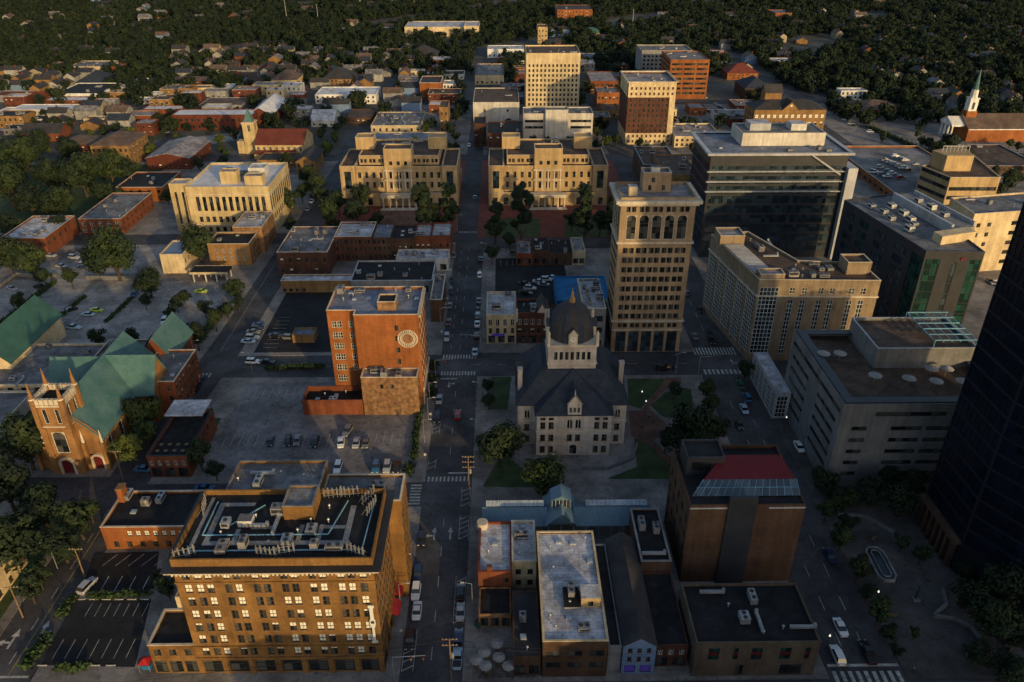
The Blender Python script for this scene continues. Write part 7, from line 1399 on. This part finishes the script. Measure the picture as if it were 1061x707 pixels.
p5 = pole_thing(24, 640, 8.5, 'timber pole left of the left street near the frame edge', 1)
wires([((p2[0] - 1.2, p2[1], 10.6), (-75, 88, 9), .8), ((p2[0] - .6, p2[1], 10.6), (-75, 88.4, 8.6), .9), ((p2[0] + 1.2, p2[1], 10.6), (25, 94.3, 8), .5), ((p2[0] + .6, p2[1], 9.2), (25, 94.4, 7.4), .5), ((p2[0] + 1.2, p2[1], 9.2), (6.0, 95.6, 7.6), .3)], 'thin overhead wires fanning out from the bottom main street pole')
wires([((p2[0] - .6, p2[1], 10.6), (p1[0] - .6, p1[1], 13.1), .9), ((p2[0] + .6, p2[1], 10.6), (p1[0] + .6, p1[1], 13.1), .9), ((p1[0], p1[1], 11.6), (-7.4, 205, 9), .8)], 'pair of overhead wires running along the main street between the poles')
lm = MB(); lm.cyl((0, 0, 0), (0, 0, 7.2), .09, .06, 'metal', 6); lm.cyl((0, 0, 7.1), (1.8, 0, 7.5), .05, .04, 'metal', 6); pole_me = lm.mesh('pole'); lm = MB(); lm.box(1.5, 2.25, -.16, .16, 7.42, 7.58, 'panel'); head_me = lm.mesh('lamp_head')
lg = MB(); lg.cyl((0, 0, 0), (0, 0, 4.2), .08, .06, 'dkmetal', 6); gp_me = lg.mesh('pole'); lg = MB(); lg.lathe([(.02, 4.2), (.14, 4.28), (.18, 4.42), (.14, 4.56), (.02, 4.78)], 'lamp', 10); globe_me = lg.mesh('globe')
def lamp(px, py, rz, label, group=None):
    x, y = G(px, py); r_ = thing('street_lamp', label, 'street lamp', (x, y, KERB), rz, group); inst('pole', pole_me, r_); inst('lamp_head', head_me, r_)
def globe(px, py, label, group=None):
    x, y = G(px, py); r_ = thing('street_lamp', label, 'street lamp', (x, y, KERB), 0, group); inst('pole', gp_me, r_); inst('globe', globe_me, r_)
lamp(417, 602, 0, 'grey arm lamp over the kerb beside the antenna block'); lamp(444, 436, 0, 'grey arm lamp at the left kerb below the emblem block'); lamp(459, 330, 0, 'grey arm lamp on the left pavement above the crossing'); lamp(503, 330, R(180), 'grey arm lamp outside the arched corner shop'); lamp(474, 240, 0, 'grey arm lamp at the foot of the left court forecourt'); lamp(203, 375, 0, 'arm lamp at the corner by the brick school wing'); lamp(262, 388, R(180), 'arm lamp at the top left corner of the big lot'); lamp(175, 120, 0, 'arm lamp beside the long red brick building'); lamp(60, 590, R(180), 'arm lamp by the grove on the left street'); lamp(700, 388, 0, 'arm lamp at the crossing before the tan stone tower')
for px, py in ((905, 630), (855, 676), (812, 447)): globe(px, py, 'lit globe lamp on the pavement of the right road', 'globe lamps of the right road')
for px, py in ((664, 420), (668, 430)): globe(px, py, 'globe lamp on the brick path of the courthouse lawn', 'globe lamps on the courthouse lawn')
# traffic signals at the crossings
sm = MB(); sm.cyl((0, 0, 0), (0, 0, 6.2), .12, .09, 'metal', 6); sm.cyl((0, 0, 6), (6, 0, 6.4), .08, .05, 'metal', 6); smast = sm.mesh('mast'); sm = MB(); sm.box(-.18, .18, -.15, .15, -.55, .55, 'dkmetal')
for z, c in ((.34, 'red'), (0, 'ymark'), (-.34, 'green')): sm.cyl((0, -.15, z), (0, -.18, z), .12, .12, {'red': 'taillamp', 'ymark': 'ymark', 'green': 'copper'}[c], 8)
shead = sm.mesh('signal_head')
for x, y, rz, lab in ((-20.4, 200.4, 0, 'signal mast at the near left corner of the main crossing'), (-7.2, 215.4, R(180), 'signal mast at the far right corner of the main crossing'), (58.7, 201.5, 0, 'signal mast at the lawn corner of the right road crossing'), (74.6, 214.6, R(180), 'signal mast before the beige hotel corner'), (-98.6, 95.6, R(0), 'signal mast at the bottom of the left street'), (-20.4, 95.8, 0, 'signal mast at the foot of the antenna block corner')):
    r_ = thing('traffic_signal', lab, 'traffic signal', (x, y, .15), rz); inst('mast', smast, r_)
    for q in (3.4, 5.6): inst('signal_head', shead, r_, (q, -.12, 5.7))
# umbrella patio
um2 = MB(); um2.cyl((0, 0, 0), (0, 0, 2.6), .05, .05, 'metal', 6); upole = um2.mesh('pole'); um2 = MB(); um2.lathe([(1.2, 2.15), (1.24, 2.28), (.06, 2.85)], 'canvas', 8); ucan = um2.mesh('canopy'); um2 = MB(); um2.cyl((0, 0, .68), (0, 0, .74), .55, .55, 'wood', 10); um2.cyl((0, 0, 0), (0, 0, .68), .05, .05, 'dkmetal', 6); utab = um2.mesh('table'); um2 = MB(); um2.box(-.22, .22, -.22, .22, .42, .47, 'wood'); um2.box(-.22, .22, .18, .22, .47, .9, 'wood')
for a in (-.2, .2):
    for b in (-.2, .2): um2.box(a - .02, a + .02, b - .02, b + .02, 0, .42, 'dkmetal')
uch = um2.mesh('chair')
for px, py in ((502, 676), (515, 667), (503, 690), (517, 681), (494, 684), (527, 690)):
    x, y = G(px, py, 2.4); r_ = thing('patio_umbrella', 'white patio umbrella over a round table at the bottom street corner', 'umbrella', (x, y, KERB), random.uniform(0, 1), 'patio umbrellas'); inst('pole', upole, r_); inst('canopy', ucan, r_)
    o = inst('table', utab, None, (x + .6, y - .3, KERB)); tag(o, 'round patio table under a white umbrella at the bottom corner', 'table', 'patio tables')
    for a in range(3):
        t = a * 2.1 + x; o = inst('chair', uch, None, (x + .6 + math.cos(t) * .95, y - .3 + math.sin(t) * .95, KERB), t - R(90)); tag(o, 'small wooden chair at a patio table under the white umbrellas', 'chair', 'patio chairs')
m = MB()
for i in range(9): m.box(-5.2 + i * 1.25, -5.1 + i * 1.25, 0, .1, 0, 1.1, 'dkmetal')
m.box(-5.2, 4.9, .02, .08, 1.1, 1.18, 'dkmetal'); m.box(-5.2, 4.9, .02, .08, .5, .56, 'dkmetal'); tag(m.build('railing', None, (.4, 95.7, KERB)), 'dark railing closing the umbrella patio from the bottom street', 'railing')
# plaza by the skyscraper
x, y = G(912, 586); r_ = thing('fountain_basin', 'elongated eight sided dark planter basin with pale rim on the plaza', 'planter', (x, y, KERB), R(-2)); oc8 = [(-1.0, -4.8), (1.0, -4.8), (1.9, -3.4), (1.9, 3.4), (1.0, 4.8), (-1.0, 4.8), (-1.9, 3.4), (-1.9, -3.4)]
m = MB(); ring(m, oc8, .2, .2, 0, .6, 'dkconcrete'); m.build('rim', r_); m = MB(); m.face([(px_, py_, .4) for px_, py_ in offset(oc8, .32)], 'water'); m.build('water', r_); m = MB(); ring(m, offset(oc8, .95), .1, .1, .41, .7, 'dkconcrete'); m.build('inner_rim', r_)
def lowwall(pts, label, h=.7):
    m = MB()
    for a, b in zip(pts, pts[1:]):
        a = Vector(a); b = Vector(b); d = (b - a).normalized(); n = Vector((-d.y, d.x)) * .25; m.prism([tuple(a - n), tuple(b - n), tuple(b + n), tuple(a + n)], 0, h, 'concrete')
    tag(m.build('retaining_wall', None, (0, 0, KERB)), label, 'low wall')
lowwall([G(*p) for p in ((868, 534), (895, 536), (918, 549), (938, 561))], 'curved pale retaining wall along the upper edge of the plaza')
lowwall([G(*p) for p in ((976, 612), (980, 628), (966, 640), (988, 643), (1006, 652), (1016, 664), (1000, 680))], 'stepped pale retaining wall around the tree beds of the plaza')
x, y = G(948, 622); r_ = thing('sculpture', 'slender dark sculpture standing on the plaza paving', 'sculpture', (x, y, KERB)); m = MB(); m.cyl((0, 0, .5), (.3, .2, 3.2), .3, .12, 'dkmetal', 8); m.cyl((.3, .2, 3.2), (-.5, .1, 4.2), .2, .05, 'dkmetal', 8); m.build('figure', r_); m = MB(); m.box(-.7, .7, -.7, .7, 0, .5, 'concrete'); m.build('plinth', r_)
bm_ = MB(); bm_.box(-.9, .9, -.22, .22, .4, .47, 'wood'); bm_.box(-.9, .9, .18, .24, .47, .85, 'wood'); b_me = bm_.mesh('seat'); bm_ = MB(); bm_.box(-.03, .03, -.2, .2, 0, .4, 'dkmetal'); bl_me = bm_.mesh('leg')
for i, (px, py) in enumerate(((925, 640), (905, 560), (960, 600))):
    x, y = G(px, py); r_ = thing('bench', 'timber bench on the open plaza paving', 'bench', (x, y, KERB), R(40 * i), 'plaza benches'); inst('seat', b_me, r_)
    for q in (-.75, .75): inst('leg', bl_me, r_, (q, 0, 0))
# walls, bins and odds and ends
lowwall([G(*p) for p in ((602, 487), (630, 487), (655, 477), (660, 462))], 'curved stone wall edging the terrace right of the courthouse', .9)
lowwall([G(*p) for p in ((0, 300), (18, 287), (60, 288)) ] , 'tan wall along the top left of the pale lots', 1.6); lowwall([G(*p) for p in ((90, 290), (138, 291))], 'tan wall behind the pale lots beside the round dark tree', 1.6)
lowwall([(-57.5, 318.5), (-30, 318.5)], 'long low wall at the foot of the left court forecourt', .8); lowwall([(-82.3, 156), (-80.5, 163), (-79.6, 172)], 'curved yellowish kerb wall beside the corner bar', .35)
bx_ = MB(); bx_.box(-.9, .9, -.6, .6, 0, 1.2, 'green' if 'green' in M else 'dkgreen'); bx_.box(-.92, .92, -.62, .62, 1.203, 1.27, 'dkmetal')
for i, (px, py, lab) in enumerate(((150, 690, 'dark green bin at the left foot of the antenna block'), (262, 515, 'dark green bin behind the antenna block rear wing'), (497, 648, 'dark green bin behind the patio bar'))):
    x, y = G(px, py); me = bx_.mesh('bin') if i == 0 else me; o = inst('bin', me, None, (x, y, KERB), R(20 * i)); tag(o, lab, 'bin')
x, y = G(153, 693); r_ = thing('market_stall', 'small blue and red tented stand at the left foot of the antenna block', 'stand', (x, y, KERB)); m = MB(); m.lathe([(1.5, 2.0), (.05, 2.8)], 'red', 4); m.build('canopy', r_); m = MB()
m.box(-.8, .8, -.4, .4, .1, 1.0, 'bluepaint'); m.build('counter', r_)
for a, b in ((-.95, -.95), (.95, -.95), (.95, .95), (-.95, .95)): m = MB(); m.cyl((a, b, 0), (a, b, 2.05), .04, .04, 'metal', 6); m.build('pole', r_)
# tall masts in the far woods
for i, (px, py, h) in enumerate(((298, 27, 34), (330, 24, 20), (655, 32, 22))): x, y = G(px, py); r_ = tag(MB().cyl((0, 0, 0), (0, 0, h), .5, .25, 'metal', 6).build('mast', None, (x, y, 0)), ('tall grey mast rising from the left woods', 'shorter grey mast right of the tall one in the left woods', 'grey mast in the woods right of the ornate apartments')[i], 'mast')

# people
def person_mesh(v):
    sw = (.22, -.16, .05)[v]
    J = [(0, 0, .95, .15), (0, 0, 1.15, .135), (0, 0, 1.36, .16), (0, 0, 1.50, .065), (0, -.02, 1.63, .105), (0, -.02, 1.72, .085),
         (.19, 0, 1.40, .065), (.24, .06 * sw, 1.15, .05), (.25, -sw, .92, .042), (.25, -sw - .03, .83, .035), (-.19, 0, 1.40, .065), (-.24, 0, 1.15, .05), (-.25, sw, .92, .042), (-.25, sw - .03, .83, .035),
         (.1, 0, .88, .1), (.11, -sw * .8, .5, .07), (.11, -sw, .1, .05), (.11, -sw - .14, .05, .045), (-.1, 0, .88, .1), (-.11, sw * .6, .5, .07), (-.11, sw, .1, .05), (-.11, sw - .14, .05, .045)]
    E_ = [(0, 1), (1, 2), (2, 3), (3, 4), (4, 5), (2, 6), (6, 7), (7, 8), (8, 9), (2, 10), (10, 11), (11, 12), (12, 13), (0, 14), (14, 15), (15, 16), (16, 17), (0, 18), (18, 19), (19, 20), (20, 21)]
    me = bpy.data.meshes.new('person_skeleton'); me.from_pydata([j[:3] for j in J], E_, []); o = bpy.data.objects.new('person_skeleton', me); COL.objects.link(o)
    sk = o.modifiers.new('skin', 'SKIN'); ss = o.modifiers.new('sub', 'SUBSURF'); ss.levels = 1; ss.render_levels = 1
    for i, j in enumerate(J): me.skin_vertices[0].data[i].radius = (j[3], j[3])
    me.skin_vertices[0].data[0].use_root = True
    dg = bpy.context.evaluated_depsgraph_get(); nm = bpy.data.meshes.new_from_object(o.evaluated_get(dg)); bpy.data.objects.remove(o); nm.name = 'person'
    nm.materials.clear()
    for k in ('cloth', 'shirt' if v != 1 else 'shirtb', 'flesh', 'hair'): nm.materials.append(M[k])
    for p in nm.polygons:
        z = p.center.z; x = abs(p.center.x); p.material_index = 3 if z > 1.69 or (z > 1.58 and p.center.y > .03) else 2 if z > 1.5 or (x > .2 and z < 1.02 and z > .7) else 1 if z > .95 else 0
    return nm
PM = [person_mesh(v) for v in range(3)]
for px, py, v, a, lab in ((945, 697, 0, 20, 'person in a grey blue shirt walking on the plaza near the bottom frame edge'), (672, 434, 1, 90, 'person in a pale shirt standing on the brick path of the courthouse lawn'), (676, 440, 2, 200, 'person in dark trousers standing on the brick circle by the courthouse'), (665, 445, 0, 40, 'person walking towards the courthouse terrace from the brick circle'), (426, 655, 2, 10, 'person in a grey shirt on the pavement beside the antenna block'), (700, 372, 1, 120, 'person in a pale shirt waiting at the crossing before the tan stone tower'), (506, 700, 0, 70, 'person walking past the umbrella patio')):
    x, y = G(px, py); o = bpy.data.objects.new('person', PM[v]); COL.objects.link(o); o.location = (x, y, KERB + .03); o.rotation_euler.z = R(a); tag(o, lab, 'person')

for x, rz, side in ((-21, 0, 'left'), (-6.6, R(180), 'right')):
    for y in (112, 168, 186, 232, 262, 288):
        r_ = thing('street_lamp', f'grey arm lamp on the {side} pavement of the main street', 'street lamp', (x, y, KERB), rz, f'arm lamps of the {side} main street pavement'); inst('pole', pole_me, r_); inst('lamp_head', head_me, r_)
sg = MB(); sg.cyl((0, 0, 0), (0, 0, 2.6), .035, .035, 'metal', 6); sgp = sg.mesh('post'); sg = MB(); sg.box(-.3, .3, -.05, -.03, 1.9, 2.6, 'offwhite'); sgb = sg.mesh('plate')
for y in (105, 120, 160, 178, 225, 245, 275):
    r_ = thing('street_sign', 'small blank parking sign on a post along the main street kerb', 'street sign', (-20.1, y, KERB), 0, 'parking signs of the main street'); inst('post', sgp, r_); inst('plate', sgb, r_)
